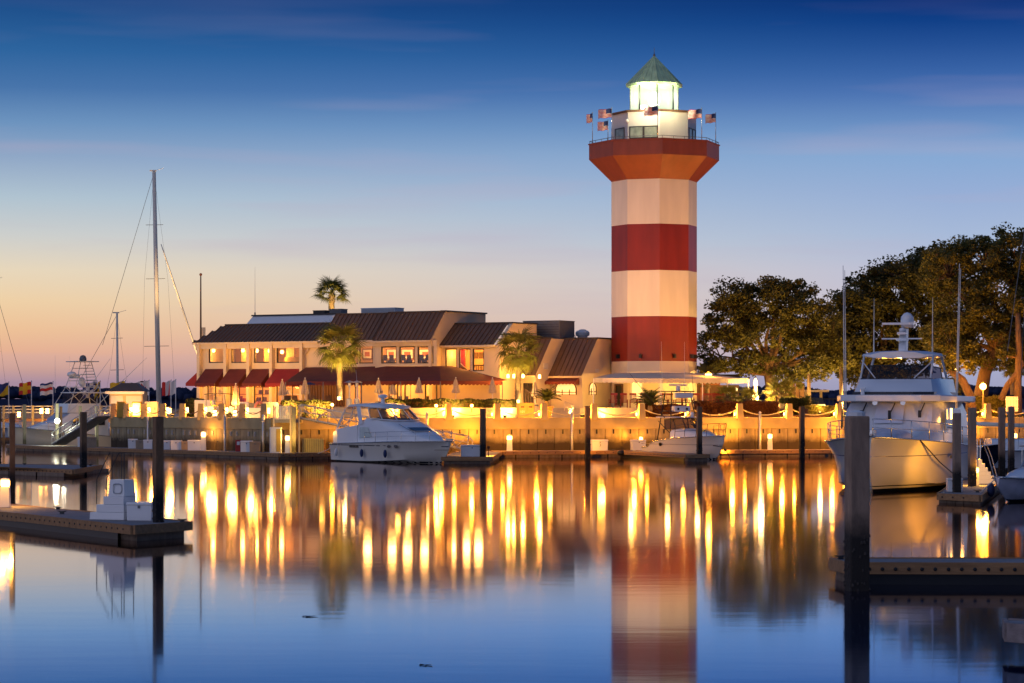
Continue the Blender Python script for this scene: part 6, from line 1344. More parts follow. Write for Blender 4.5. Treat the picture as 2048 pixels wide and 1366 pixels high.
# aft cockpit coaming, enclosure and arch
MB().loft([[(x,-w,z0),(x,-w,z1),(x,-w+.22,z1+.03),(x,-w+.22,z0)] for x,w,z0,z1 in ((-2.4,1.9,1.2,2.5),(-3.6,1.95,1.2,2.35),(-5.0,1.95,1.2,2.2),(-5.7,1.85,1.2,1.95))],True).loft([[(x,w,z0),(x,w,z1),(x,w-.22,z1+.03),(x,w-.22,z0)] for x,w,z0,z1 in ((-2.4,1.9,1.2,2.5),(-3.6,1.95,1.2,2.35),(-5.0,1.95,1.2,2.2),(-5.7,1.85,1.2,1.95))],True).build('coaming',m_gel,t)
MB().box((-5.75,-1.8,1.2),(-5.55,1.8,2.0)).build('transom_wall',m_gel,t,bevel=.04)
for s_ in (-1,1):
    MB().loft([[(-2.2,s_*1.86,2.5),(-1.75,s_*1.84,2.6)],[(-2.9,s_*1.66,3.75),(-2.4,s_*1.64,3.75)]],False,False,False).build('arch_side',m_gel,t)
    glassq(t,[(-2.35,s_*1.85,2.55),(-4.9,s_*1.90,2.28),(-4.4,s_*1.58,3.66),(-2.95,s_*1.63,3.70)],m_clear,'enclosure_panel'); glassq(t,[(-4.9,s_*1.90,2.28),(-5.55,s_*1.78,2.1),(-5.0,s_*1.4,3.5),(-4.4,s_*1.58,3.66)],mat('white_canvas',(.72,.66,.58),.85),'enclosure_curtain')
    MB().tube([(-3.6,s_*1.9,2.4),(-3.3,s_*1.62,3.7)],.03,5).tube([(-4.9,s_*1.91,2.28),(-4.4,s_*1.59,3.66)],.03,5).build('enclosure_frame',m_gel,t)
    glassq(t,[(-.6,s_*1.84,1.7),(-2.1,s_*1.90,1.62),(-2.1,s_*1.88,2.35),(-1.1,s_*1.84,2.35)],mat('pale_window',(.42,.52,.50),.1,spec=.7),'cabin_window')
    for k in range(2): MB().lathe([(.16,0),(.16,.03),(.10,.035)],(0,0,0),14).build('porthole',m_dark,t).matrix_basis = Matrix.Translation((2.5-.75*k-.0,s_*(1.86 if k==0 else 1.93),1.12)) @ Matrix.Rotation(-s_*math.pi/2,4,'X') @ Matrix.Diagonal((1.4,.55,1,1))
    for k in range(3): MB().cbox((-2.9+.42*k,s_*2.10,1.05),(.34,.05,.16)).build('hull_vent',m_black,t)
    rail(t,[(x,s_*y,z) for x,y,z in ((-1.2,2.05,1.36),(.2,2.02,1.40),(1.6,1.95,1.44),(2.9,1.68,1.48),(4.1,1.3,1.50),(5.1,.85,1.52),(5.9,.3,1.54))],.62,1,.016)
glassq(t,[(3.1,-.7,2.12),(3.1,.7,2.12),(2.2,.8,2.36),(2.2,-.8,2.36)],m_dark,'deck_hatch'); MB().tube([(1.5,-1.0,2.56),(3.3,-.9,2.0)],.02,5).build('grab_rail',m_steel,t)
MB().lathe([(.14,3.95),(.14,4.25),(.1,4.3)],(-2.2,0,0),10).build('radar_base',m_gel,t); MB().sphere((-2.2,0,4.42),.34,14,8,(1,1,.42)).build('radome',m_gel,t,True); MB().tube([(-3.2,-1.3,3.9),(-3.4,-1.4,6.2)],[.02,.006],5).build('whip_aerial',m_gel,t)
MB().cbox((6.15,0,1.58),(.5,.25,.1)).build('bow_roller',m_steel,t)
for k,(x,s_) in enumerate(((-4.6,-1),(-1.2,-1),(1.6,-1))):
    y = 2.12 if x<1 else 1.98
    MB().sphere((x,s_*(y+.14),.62),.13,10,8,(1,1,2.1)).build('fender',m_blue if k else m_white,t,True); MB().tube([(x,s_*(y+.12),.85),(x,s_*(y-.05),1.4)],.012,4).build('fender_line',m_white,t)
for (a,b_) in (((5.6,.5,1.5),(6.9,1.5,.4)),((-5.6,-1.6,1.3),(-7.2,-2.2,.5))): MB().tube([a,Vector(a).lerp(Vector(b_),.5)-Vector((0,0,.15)),b_],.02,5).build('mooring_line',m_white,t)
place(t,887,167.0,5.45,(.56,-.83))

# ---- white express fishing boat with a tower
t = thing('fishing_boat','white sport fishing boat with dark tower and radar beside the dock finger','boat')
H,rows = hull(t,[(-4.7,-.35,1.35,.1,1.5,.78),(-3.6,-.4,1.42,.1,1.55,.85),(-3.0,-.42,1.45,.1,1.58,1.15),(-1,-.5,1.45,.12,1.62,1.38),(1.2,-.48,1.2,.22,1.55,1.52),(2.8,-.25,.72,.42,1.12,1.60),(3.9,.2,.28,.8,.6,1.66),(4.7,1.1,.05,1.35,.1,1.70)],m_gelw,.45)
strip(rows,H,.0,.12,m_navy); strip(rows,H,1.02,1.05,m_steel)
cab([(3.2,.35,1.55,1.66),(2.2,.8,1.50,1.86),(1.0,1.1,1.45,2.05),(-.1,1.25,1.40,2.15),(-.8,1.28,1.36,2.1)]).build('trunk_cabin',m_gel,t,50)
wb = [(-1.6,-1.25,2.1),(-.35,-1.05,2.12),(.05,-.4,2.14),(.05,.4,2.14),(-.35,1.05,2.12),(-1.6,1.25,2.1)]; wt = [(-1.9,-1.1,2.8),(-.95,-.92,2.86),(-.65,-.38,2.9),(-.65,.38,2.9),(-.95,.92,2.86),(-1.9,1.1,2.8)]
fr_ = MB()
for a,b_ in zip(wb,wt): fr_.tube([a,b_],.035,6)
fr_.tube(wb,.035,6); fr_.tube(wt,.035,6); ws = fr_.build('windscreen',m_black,t,True)
for i in range(5): glassq(t,[wb[i],wb[i+1],wt[i+1],wt[i]],m_smoke,'pane',ws)
tw = MB()
for s_ in (-1,1):
    for (a,b_) in (((-.9,s_*1.2,1.45),(-1.5,s_*.75,4.75)),((-2.6,s_*1.35,1.2),(-2.4,s_*.8,4.75))): tw.tube([a,Vector(a).lerp(Vector(b_),.5),b_],.045,6)
    tw.tube([(-.95,s_*1.15,1.8),(-2.55,s_*1.3,2.7)],.03,5); tw.tube([(-1.3,s_*.92,3.4),(-2.45,s_*.98,3.4)],.03,5)
for z,w in ((3.4,.95),(4.0,.86)): tw.tube([(-1.35,-w,z),(-1.35,w,z)],.03,5); tw.tube([(-2.45,-w,z),(-2.45,w,z)],.03,5)
tw.build('tower_frame',m_black,t,True)
MB().box((-3.0,-1.25,2.92),(-.7,1.25,2.99)).build('hardtop',m_gel,t,bevel=.03); MB().box((-2.7,-.98,4.76),(-1.2,.98,4.84)).build('tower_top',m_black,t,bevel=.03)
MB().cbox((-1.3,0.1,4.52),(.34,1.4,.38)).build('electronics_box',m_gel,t,bevel=.03); MB().cbox((-1.5,0,3.55),(.5,1.3,.42)).build('helm_console',m_gel,t,bevel=.06)
for y in (-.35,.35): MB().lathe([(.09,0),(.09,.02)],(0,0,0),10).build('gauge',m_black,t).matrix_basis = Matrix.Translation((-1.24,y,3.55)) @ Matrix.Rotation(math.pi/2,4,'Y')
MB().lathe([(.16,4.85),(.16,5.15),(.12,5.2)],(-1.9,0,0),10).build('radar_base',m_gel,t); MB().cbox((-1.9,0,5.27),(.12,1.45,.12)).build('radar_scanner',m_gel,t,bevel=.02)
MB().sphere((-1.2,.75,3.18),.16,10,8).lathe([(.1,2.99),(.1,3.1)],(-1.2,.75,0),8).build('search_light',m_gel,t,True)
for s_ in (-1,1): MB().tube([(-1.6,s_*1.25,2.9),(-4.6,s_*2.6,6.2)],[.03,.01],5).build('outrigger',m_black,t); MB().tube([(-2.6,s_*.9,4.8),(-2.7,s_*.95,8.4)],[.018,.006],5).build('whip_aerial',m_gel,t)
rp_ = [(x,y,z) for x,y,z in ((.4,-1.55,1.52),(1.6,-1.42,1.58),(2.7,-1.1,1.62),(3.6,-.75,1.66),(4.4,-.28,1.70))]; rp_ = rp_+[(x,-y,z) for x,y,z in reversed(rp_)]
rail(t,rp_,.85,1,.022,.18,m=m_black)
for s_ in (-1,1): MB().lathe([(.17,0),(.17,.03)],(0,0,0),14).build('porthole',m_dark,t).matrix_basis = Matrix.Translation((-1.6,s_*1.60,1.02)) @ Matrix.Rotation(-s_*math.pi/2,4,'X') @ Matrix.Diagonal((1.3,.75,1,1))
for k,x in enumerate((1.5,)): glassq(t,[(x+.35,-.3,1.98),(x+.35,.3,1.98),(x-.3,.35,2.06),(x-.3,-.35,2.06)],m_dark,'deck_hatch')
MB().tube([(4.2,-.55,1.0),(4.9,-.0,.9),(5.3,.3,-.1)],.03,5).build('anchor_rope',m_black,t)
place(t,1440,178.5,4.2,(.42,-.91))
for i,(px,lab) in enumerate(((1229,'dark round fender at the corner of the fishing boat dock'),(1247,'second dark fender hanging on the fishing boat dock'))):
    q = p0.lerp(p1,.05+.13*i); o = MB().sphere((0,0,0),.3,12,8,(1.1,.8,.7)).build('dock_fender',m_black,None,True); o.location = (q.x-.16,q.y-.12,.36); tag(o,lab,'fender','dark fenders on the dock')

# ---- large white motor yacht, bow to the viewer
t = thing('motor_yacht','large white motor yacht with flybridge and covered windows, bow towards the viewer','boat')
H,rows = hull(t,[(-10,-.8,2.6,.1,2.75,1.7),(-6,-.9,2.75,.08,2.9,1.78),(-1,-1.0,2.75,.12,3.0,1.95),(3.5,-1.0,2.4,.25,2.95,2.12),(6.6,-.8,1.6,.45,2.4,2.25),(8.6,-.3,.75,.85,1.5,2.36),(9.6,.3,.25,1.3,.75,2.42),(10.3,1.2,.05,1.9,.14,2.46)],m_gelw,.42)
strip(rows,H,-.02,.16,m_navy); strip(rows,H,.26,.30,m_navy); strip(rows,H,1.58,1.61,m_steel)
house = cab([(5.6,1.3,2.1,2.4),(4.3,1.85,2.05,3.0),(3.2,2.2,2.0,4.0),(1,2.45,1.95,4.05),(-3,2.5,1.9,4.05),(-6.5,2.45,1.8,4.05)],.8,.1).build('deckhouse',m_gel,t,40)
MB().loft([[(x,-w,z),(x,-w,z+.30),(x,w,z+.30),(x,w,z)] for x,w,z in ((4.3,1.5,4.02),(3.7,2.3,4.02),(1.5,2.8,4.0),(-5,2.85,3.98),(-7.5,2.7,3.98))],True).build('bridge_overhang',m_gel,t,bevel=.05)
MB().loft([[(x,-w0,z0),(x-s_,-w1,z1),(x-s_,w1,z1),(x,w0,z0)] for x,w0,w1,z0,z1,s_ in ((3.2,1.0,.9,4.32,5.05,.9),(2.7,1.85,1.65,4.32,5.05,.75),(1.0,2.1,1.9,4.32,5.1,.3),(-4.5,2.1,1.95,4.32,5.1,.0))],True).build('flybridge_coaming',m_gel,t,40)
for (a,b_) in (((3.22,-1.0),(3.22,1.0)),((2.72,-1.86),(3.22,-1.0)),((2.72,1.86),(3.22,1.0)),((2.72,-1.86),(-4,-2.11)),((2.72,1.86),(-4,2.11))): MB().bar((a[0]+.0,a[1],4.40),(b_[0]+.0,b_[1],4.40),.05,.13).build('navy_band',m_navy,t)
wb = [(-.2,-1.92,5.1),(1.9,-1.6,5.08),(2.3,-.75,5.06),(2.3,.75,5.06),(1.9,1.6,5.08),(-.2,1.92,5.1)]; wt = [(-.5,-1.8,5.6),(1.45,-1.45,5.68),(1.8,-.7,5.7),(1.8,.7,5.7),(1.45,1.45,5.68),(-.5,1.8,5.6)]
fr_ = MB()
for a,b_ in zip(wb,wt): fr_.tube([a,b_],.025,5)
fr_.tube(wt,.03,5); ws = fr_.build('bridge_windscreen',m_black,t,True)
for i in range(5): glassq(t,[wb[i],wb[i+1],wt[i+1],wt[i]],m_smoke,'pane',ws)
MB().loft([[(x,-w,z-.10),(x,-w*.97,z),(x,-w*.6,z+.12),(x,0,z+.15),(x,w*.6,z+.12),(x,w*.97,z),(x,w,z-.10),(x,w*.85,z-.16),(x,-w*.85,z-.16)] for x,w,z in ((1.2,1.3,6.22),(.7,1.75,6.26),(-1,1.85,6.30),(-2.8,1.7,6.26))],True).build('hardtop',m_gel,t,50)
for s_ in (-1,1):
    MB().tube([(1.9,s_*1.62,5.1),(.8,s_*1.62,6.2)],.05,6).build('hardtop_strut',m_gel,t,True); MB().tube([(-2.2,s_*1.9,5.1),(-2.4,s_*1.6,6.2)],.06,6).build('hardtop_strut',m_gel,t,True); MB().tube([(1.2,s_*1.68,5.95),(2.2,s_*.9,5.1)],.03,5).build('hardtop_strut',m_gel,t,True)
    for k,(x,h) in enumerate(((.4,4.9),(-.1,4.7))): MB().tube([(x,s_*2.62,3.7),(x-.4,s_*2.75,3.7+h+1.9)],[.03,.014],6).build('outrigger_pole',m_alu,t)
    pts = [(x,s_*y,z) for x,y,z in ((-2,2.95,2.0),(.5,2.95,2.06),(3.0,2.9,2.14),(5.2,2.62,2.24),(7.0,2.2,2.32),(8.4,1.6,2.38),(9.5,.85,2.44),(10.2,.15,2.48))]; rail(t,pts,.78,1,.022,.12)
    for k,(x0,x1) in enumerate(((2.6,1.4),(1.1,-.6),(-1.0,-2.8))): glassq(t,[(x0,s_*2.46,2.75),(x1,s_*2.52,2.75),(x1,s_*2.49,3.65),(x0-.15,s_*2.43,3.65)],m_dark,'side_window')
    MB().cbox((4.2,s_*2.86,1.5),(.5,.08,.14)).build('hull_port',m_black,t)
# canvas covered windscreen with wipers, bow pad
for i,(y0,y1) in enumerate(((-1.95,-.72),(-.66,.66),(.72,1.95))): 
    x0,x1 = (4.05 if i==1 else 3.75),(3.32 if i==1 else 3.2); glassq(t,[(x0+.42,y0,3.02),(x0+.42,y1,3.02),(x1+.12,y1*.97,3.92),(x1+.12,y0*.97,3.92)],mat('white_cover',(.74,.73,.76),.7,nscale=2,namt=.08),'window_cover')
    MB().tube([(x1+.2,(y0+y1)/2+.2,3.95),(x0+.2,(y0+y1)/2+.05,3.42)],.03,5).cbox((x0+.22,(y0+y1)/2+.05,3.4),(.05,.14,.42)).build('wiper',m_black,t)
for y in (-.4,.4): MB().lathe([(.09,0),(.12,.12)],(0,0,0),10).build('deck_light',m_steel,t).matrix_basis = Matrix.Translation((4.0,y*1.6,3.96)) @ Matrix.Rotation(math.pi/2,4,'Y')
cab([(8.2,.35,2.35,2.5),(7.2,.9,2.3,2.68),(5.9,1.2,2.2,2.74),(5.2,1.25,2.2,2.6)]).build('bow_pad',mat('lavender_vinyl',(.60,.60,.66),.5),t,50)
MB().cbox((9.4,0,2.62),(.7,.3,.3)).cbox((10.2,0,2.55),(.6,.2,.1)).build('windlass',m_steel,t,bevel=.03)
# radar mast with domes
MB().loft([[(x0-.25,-.22,z),(x0+.25,-.16,z),(x0+.25,.16,z),(x0-.25,.22,z)] for x0,z in ((-.6,6.4),(-.75,6.9),(-.9,7.5))],True).build('radar_mast',m_gel,t,bevel=.03)
for z,w in ((6.95,.5),(7.25,.42)): MB().cbox((-.5,0,z),(.7,w,.12)).build('mast_platform',m_gel,t,bevel=.02)
MB().cbox((-.3,0,7.0),(.12,1.9,.06)).build('spreader_bar',m_gel,t); MB().cbox((-.4,-.2,7.72),(.1,1.5,.1)).build('radar_scanner',m_gel,t); MB().lathe([(.28,7.55),(.32,7.75),(.30,8.05),(.16,8.22),(.02,8.27)],(-.9,.18,0),14).build('satellite_dome',m_gel,t,True); MB().sphere((-.5,0,7.42),.16,10,8,(1,1,.7)).build('horn_dome',m_gel,t,True)
for y in (-1.5,1.3): MB().tube([(-1.5,y,6.35),(-1.5,y,6.8),(-1.6,y,9.0)],[.04,.03,.008],5).build('whip_aerial',m_alu,t)
# cabin lamp and mooring lines
lt = MB().cbox((1.9,2.58,3.45),(.3,.06,.5)).build('side_lamp',e_warm2,t); light(t,(1.9,3.0,3.4),60,AMB2,.1)
for a in (0,.12): MB().tube([(7.8+a,1.9,2.3),(6.4+a,2.6,1.3),(3.4+a,3.1,.5),(.5,3.3,.35)],.022,5).build('mooring_line',m_black,t,True)
MB().cbox((3.1,-1.35,4.62),(.26,.26,.1)).lathe([(.1,4.33),(.1,4.58)],(3.1,-1.35,0),8).build('search_light',m_gel,t)
place(t,1744,112.2,9.45,(-.28,-.96))

# ---- sport fisher with tuna tower at the left
t = thing('sport_fisher','white sport fishing yacht with a tall tuna tower behind the left gangway','boat')
H,rows = hull(t,[(-6,-.5,1.9,.1,2.0,.95),(-3,-.6,2.0,.1,2.1,1.05),(0,-.65,1.9,.15,2.1,1.3),(2.8,-.5,1.3,.35,1.75,1.6),(4.8,-.1,.5,.8,.95,1.8),(6.2,1.1,.05,1.5,.12,1.95)],m_gelw,.4)
strip(rows,H,0,.12,m_navy)
cab([(4.2,.4,1.7,1.85),(3.0,1.0,1.55,2.2),(1.9,1.5,1.4,2.45),(1.0,1.75,1.3,3.1),(-.6,1.8,1.2,3.15),(-2.6,1.75,1.1,3.1)],.8,.1).build('deckhouse',m_gel,t,40)
MB().loft([[(x,-w,z0),(x-.1,-w*.95,z1),(x-.1,w*.95,z1),(x,w,z0)] for x,w,z0,z1 in ((1.2,1.3,3.13,3.9),(.5,1.6,3.13,3.95),(-1.8,1.6,3.13,3.95))],True).build('flybridge',m_gel,t,bevel=.03); MB().box((-2.4,-1.55,4.85),(.4,1.55,4.95)).build('hardtop',m_gel,t,bevel=.03)
for s_ in (-1,1):
    for k,(x0,x1) in enumerate(((.75,-.5),(-.8,-2.2))): glassq(t,[(x0+.35*(k==0),s_*1.82,2.05),(x1,s_*1.84,2.05),(x1,s_*1.81,2.65),(x0,s_*1.79,2.65)],m_dark,'side_window')
glassq(t,[(2.0,-1.2,2.5),(2.0,1.2,2.5),(1.05,1.4,3.08),(1.05,-1.4,3.08)],mat('pale_window2',(.40,.45,.55),.2),'front_window')
for (x0,x1) in ((.3,-1.8),): 
    for s_ in (-1,1): glassq(t,[(x0,s_*1.58,3.96),(x1,s_*1.58,3.96),(x1,s_*1.5,4.84),(x0-.2,s_*1.5,4.84)],m_clear,'bridge_curtain')
tw = MB()
for s_ in (-1,1):
    tw.tube([(1.4,s_*1.75,3.1),(.2,s_*.95,5.4),(-.5,s_*.55,7.6)],.035,6); tw.tube([(-2.8,s_*1.85,3.0),(-2.0,s_*1.0,5.4),(-1.5,s_*.6,7.6)],.035,6)
    for f in (.25,.5,.75): tw.tube([(.2-.7*f,s_*(.95-.4*f),5.4+2.2*f),(-2+.5*f,s_*(1-.4*f),5.4+2.2*f)],.03,5)
    tw.tube([(1.4,s_*1.75,3.1),(-2,s_*1,5.4)],.03,5); tw.tube([(-2.8,s_*1.85,3),(.2,s_*.95,5.4)],.03,5)
for k in range(8): tw.tube([(-1.95+.055*k,-1,5.5+.26*k),(-1.95+.055*k,1-.05*k,5.5+.26*k)],.025,4)
tw.build('tuna_tower',m_wrail,t,True)
MB().box((-2.1,-.9,5.36),(.4,.9,5.42)).build('tower_platform',m_wrail,t); MB().box((-2.0,-1.15,7.6),(.1,1.15,7.68)).build('tower_top',m_wrail,t,bevel=.02); MB().lathe([(.3,7.69),(.32,7.9),(.22,8.15),(.03,8.22)],(-1,0,0),12).build('satellite_dome',m_greyb,t,True); MB().cbox((-.2,0,6.3),(.5,1.0,.3)).sphere((.2,.2,6.5),.42,10,8,(1,1,.6)).build('radar_pod',m_gel,t,True)
MB().sphere((-.9,0,5.85),.32,10,8,(1,.9,1.3)).build('helm_seat',m_gel,t,True)
for s_ in (-1,1): MB().tube([(-.8,s_*1.8,3.2),(-5.5,s_*3.4,8.0)],[.04,.012],5).build('outrigger',m_wrail,t); MB().tube([(1.0,s_*1.4,4.9),(1.0,s_*1.4,8.2)],[.02,.007],5).build('whip_aerial',m_gel,t)
rail(t,[(x,-y,z) for x,y,z in ((1.8,1.95,1.5),(3.2,1.65,1.68),(4.6,1.05,1.8),(6.0,.2,1.97))],.6,1,.02); rail(t,[(x,y,z) for x,y,z in ((1.8,1.95,1.5),(3.2,1.65,1.68),(4.6,1.05,1.8),(6.0,.2,1.97))],.6,1,.02)
place(t,33,222,5.4,(-.80,-.60)); light(t,(-3.4,0,3.6),140,AMB2,.15); light(t,(2.2,-3.2,3.2),160,COOL,.15) if False else None

# ---- moored runabout cropped by the right edge
t = thing('runabout','small grey-white runabout cropped by the right edge','boat')
H,rows = hull(t,[(-3.5,-.3,1.1,.05,1.25,.75),(-1,-.35,1.15,.08,1.3,.8),(1.2,-.3,.9,.18,1.2,.88),(2.6,-.05,.45,.4,.75,.95),(3.5,.6,.04,.8,.1,1.0)],mat('grey_gelcoat',(.5,.5,.56),.2,coat=.4),.45); strip(rows,H,0,.1,m_navy)
cab([(2.2,.4,.88,.98),(1.2,.8,.84,1.2),(.3,.9,.8,1.35),(-.2,.9,.8,1.2)]).build('foredeck',m_gel,t,50)
wb = [(-.6,-.9,1.2),(.2,-.7,1.3),(.35,0,1.34),(.2,.7,1.3),(-.6,.9,1.2)]; wt = [(x-.35,y*.9,z+.5) for x,y,z in wb]
fr_ = MB()
for a,b_ in zip(wb,wt): fr_.tube([a,b_],.02,5)
fr_.tube(wt,.02,5); ws = fr_.build('windscreen',m_steel,t)
for i in range(4): glassq(t,[wb[i],wb[i+1],wt[i+1],wt[i]],m_clear,'pane',ws)
MB().box((-2.4,-1.0,2.15),(-.2,1.0,2.22)).build('bimini_top',mat('grey_canvas',(.45,.42,.40),.8),t,bevel=.04)
for x in (-2.2,-.4):
    for y in (-.95,.95): MB().tube([(x,y,.8),(x,y,2.15)],.02,5).build('bimini_post',m_steel,t)
MB().tube([(3.3,-.2,.95),(2.8,-1.2,.3),(2.2,-1.9,.34)],.02,5).build('mooring_line',m_white,t)
for k,x in enumerate((2.0,.6)): MB().sphere((x,-1.1-.1*k,.45),.16,10,8,(1,1,1.8)).build('fender',m_blue,t,True)
place(t,2003,101.5,3.2,(-.62,-.78))
# ---- dark hulled launch behind the yacht
t = thing('dark_launch','dark hulled launch with a white cabin behind the yacht stern','boat')
H,rows = hull(t,[(-4.5,-.35,1.3,.1,1.45,.95),(-1,-.4,1.35,.1,1.5,1.05),(1.8,-.3,1.0,.25,1.35,1.3),(3.3,.0,.45,.6,.8,1.5),(4.4,1.0,.05,1.35,.12,1.65)],m_navy,.45)
cab([(1.8,.9,1.25,1.5),(1.0,1.1,1.2,2.3),(-1.5,1.15,1.1,2.4),(-2.2,1.1,1.05,2.3)],.8).build('cabin',m_gel,t,40)
for s_ in (-1,1): glassq(t,[(.9,s_*1.13,1.65),(-1.6,s_*1.17,1.65),(-1.5,s_*1.14,2.1),(.75,s_*1.1,2.1)],m_dark,'side_window')
glassq(t,[(1.72,-.8,1.62),(1.72,.8,1.62),(1.08,.85,2.2),(1.08,-.85,2.2)],m_smoke,'windscreen')
place(t,1990,146,3.9,(.80,-.60))
# ---- sailing yachts whose masts rise behind the promenade
def sailboat(label, px, d, top, lean, spread, furl=None, back=None, r=.16, wind=False):
    t = thing('sailing_yacht',label,'sailboat',(X(px,d),d,0)); zt = Z(top,d); xt = lean/F*d
    H,rows = hull(t,[(-7,-.3,1.6,.2,1.9,1.2),(-2,-.7,1.9,.2,2.2,1.2),(3,-.6,1.3,.3,1.8,1.35),(6,0,.4,.7,.8,1.5),(7.5,1.0,.05,1.3,.1,1.6)],m_gel,.4,3); cab([(3,.8,1.3,1.6),(1,1.2,1.25,1.85),(-3,1.3,1.2,1.85)]).build('coachroof',m_gel,t,40)
    MB().tube([(0,0,1.2),(xt*.5,0,zt*.5),(xt,0,zt)],[r,r*.92,r*.72],10).build('mast',m_mast,t,True); MB().tube([(0,0,2.6),(-5.2,0,2.8)],.12,8).build('boom',m_mast,t,True)
    for f,w in spread: MB().bar((xt*f-w*.55,0,zt*f),(xt*f+w*.45,.4,zt*f+.05),.07,.05).build('spreader',m_greyb,t)
    st = [((xt,0,zt-.2),(-7.0 if back is None else X(back[0],d)-X(px,d),0,1.4 if back is None else Z(back[1],d)))]
    for a,b_ in st: MB().tube([a,b_],.022,4).build('stay',m_greyb,t)
    for s_ in (-1,1): MB().tube([(xt,0,zt-.3),(xt*.6+s_*spread[0][1]*.45,s_*.5,zt*.6),(s_*1.6,s_*1.9,1.3)],.010,4).build('shroud',m_greyb,t)
    if furl:
        a = Vector((X(furl[0],d)-X(px,d),0,Z(furl[1],d))); b_ = Vector((X(furl[2],d)-X(px,d),0,Z(furl[3],d))); MB().tube([a,a.lerp(b_,.1),a.lerp(b_,.5),a+(b_-a)*1.4],[.04,.07,.10,.11],7).build('furled_sail',m_mast,t,True)
    MB().cbox((xt-.1,0,zt+.04),(.7,.12,.14)).tube([(xt+.3,0,zt+.1),(xt+1.0,0,zt+.3)],.02,4).build('masthead',m_mast,t)
    return t
sailboat('sailing yacht with the tallest pale mast at the left',319,272,342,-11,[(.35,2.6),(.60,2.0),(.80,1.8)],furl=(322,488,396,712),back=(205,690),r=.27)
sailboat('sailing yacht with a short thin mast left of the tall one',236,278,626,-2,[(.55,1.4),(.8,1.2)],r=.15)
sailboat('sailing yacht whose rigging cuts across the left edge',-14,280,560,0,[(.55,1.6),(.75,1.4)],furl=None,back=(60,816),r=.14)
sailboat('sailing yacht at the right edge with only spreaders and stays in view',2078,150,250,0,[(.50,1.9),(.64,1.9),(.80,1.5)],furl=None,back=(2015,702),r=.13)
# ------------------------------------------------------------------ flags
FM = {k: mat('flag_'+k,c,.8,nscale=2,namt=.1) for k,c in dict(red=(.5,.02,.015),white=(.75,.72,.66),blue=(.02,.04,.16),yellow=(.62,.40,.02),black=(.01,.01,.012),orange=(.55,.09,.02)).items()}
def flag(t, w, h, top, pat, cols, nx, ny, amp=.12, droop=.15, dirx=-1):
    mats = [FM[c] for c in cols]; mb = MB(); vs = []
    for j in range(ny+1):
        for i in range(nx+1):
            u,v = i/nx,j/ny; vs.append((dirx*(u*w),amp*w*math.sin(u*7+v*1.2)*u**.5,top-h*(1-v)-droop*h*u*u+.05*h*math.sin(u*9)))
    mb.add(vs,[])
    for j in range(ny):
        for i in range(nx):
            k = j*(nx+1)+i; mb.f.append((k,k+1,k+nx+2,k+nx+1)); mb.m.append(pat((i+.5)/nx,(j+.5)/ny))
    return mb.build('flag',mats,t,True)
def flagpole(label, px, top, d, z0, fw, fh, pat, cols, nx=12, ny=12, r=.05, grp='signal flags on the pier', m=None):
    t = thing('flagpole',label,'flag',(X(px,d),d,z0),0,grp); zt = Z(top,d)-z0; MB().tube([(0,0,0),(0,0,zt)],[r,r*.75],8).build('pole',m or m_white,t,True); MB().sphere((0,0,zt+.04),r*1.3,8,6).build('finial',m_steel,t,True)
    flag(t,fw,fh,zt-.06,pat,cols,nx,ny); return t
PD = 262; PDZ = Z(836,PD)
chk = lambda u,v: (int(u*4)+int(v*4))%2
flagpole('yellow and blue signal flag on the leftmost pier pole',17.5,765,PD,PDZ,1.2,1.25,lambda u,v: 1 if u+v>.9 else 0,['yellow','blue'])
flagpole('red and orange crossed signal flag on the pier',63,763,PD,PDZ,1.3,1.2,lambda u,v: 1 if abs(u-.5)<.14 or abs(v-.5)<.16 else 0,['red','yellow'])
flagpole('white and red striped signal flag on the pier',106,764,PD,PDZ,1.35,1.2,lambda u,v: 2 if v>.82 else (1 if .3<v<.62 else 0),['white','red','blue'])
flagpole('small blue and white checkered flag left of the yellow and black one',194,763,PD,PDZ,1.5,1.5,chk,['white','blue'])
flagpole('yellow and black striped flag right of the checkered one',200.5,763,PD,PDZ,.6,1.6,lambda u,v: int((u*.5+v)*4)%2,['yellow','black'])
flagpole('plain yellow flag with a dark disc above the white kiosk',250.5,762,PD,PDZ,1.6,1.5,lambda u,v: 1 if (u-.5)**2+(v-.5)**2<.045 else 0,['yellow','black'])
flagpole('black and white checkered flag right of the kiosk',289,762,PD,PDZ,1.8,1.5,lambda u,v:(int(u*4)+int(v*4))%2,['white','black'])
flagpole('white flag with a red diamond beside the checkered one',298,761,PD,PDZ,1.2,1.5,lambda u,v: 1 if abs(u-.6)+abs(v-.5)<.42 else 0,['white','red'])
flagpole('white and red halved flag, left of the pair before the restaurant',342,761,PD,PDZ,.95,1.4,lambda u,v: 1 if u>.58 else 0,['white','red'])
flagpole('white flag with a red edge, right of the pair before the restaurant',351.5,760,PD,PDZ,.8,1.4,lambda u,v: 1 if u>.78 else 0,['white','red'])
usa = lambda u,v: 2 if (u<.42 and v>.46) else (0 if int(v*13)%2==0 else 1)
for i,(px,top,d,base,lab) in enumerate(((1185,226,212,287,'small striped flag on the leftmost pole of the lighthouse gallery'),(1216,241,209,284,'small striped flag on a short pole at the left of the gallery'),(1223.5,216,208.5,281,'striped flag on the tall pole left of the watch room'),(1315.5,211,206.8,277,'striped flag in front of the middle of the watch room'),(1403.5,217,208.5,281,'striped flag right of the watch room'),(1431.5,226,212,287,'small striped flag on the rightmost pole of the gallery'))):
    t = flagpole(lab,px,top,d,zr1+.1,.5 if i in (0,) else (.85 if i in (1,5) else 1.1),.72,usa,['red','white','blue'],26,13,.03,'striped flags on the lighthouse gallery',m_steel)
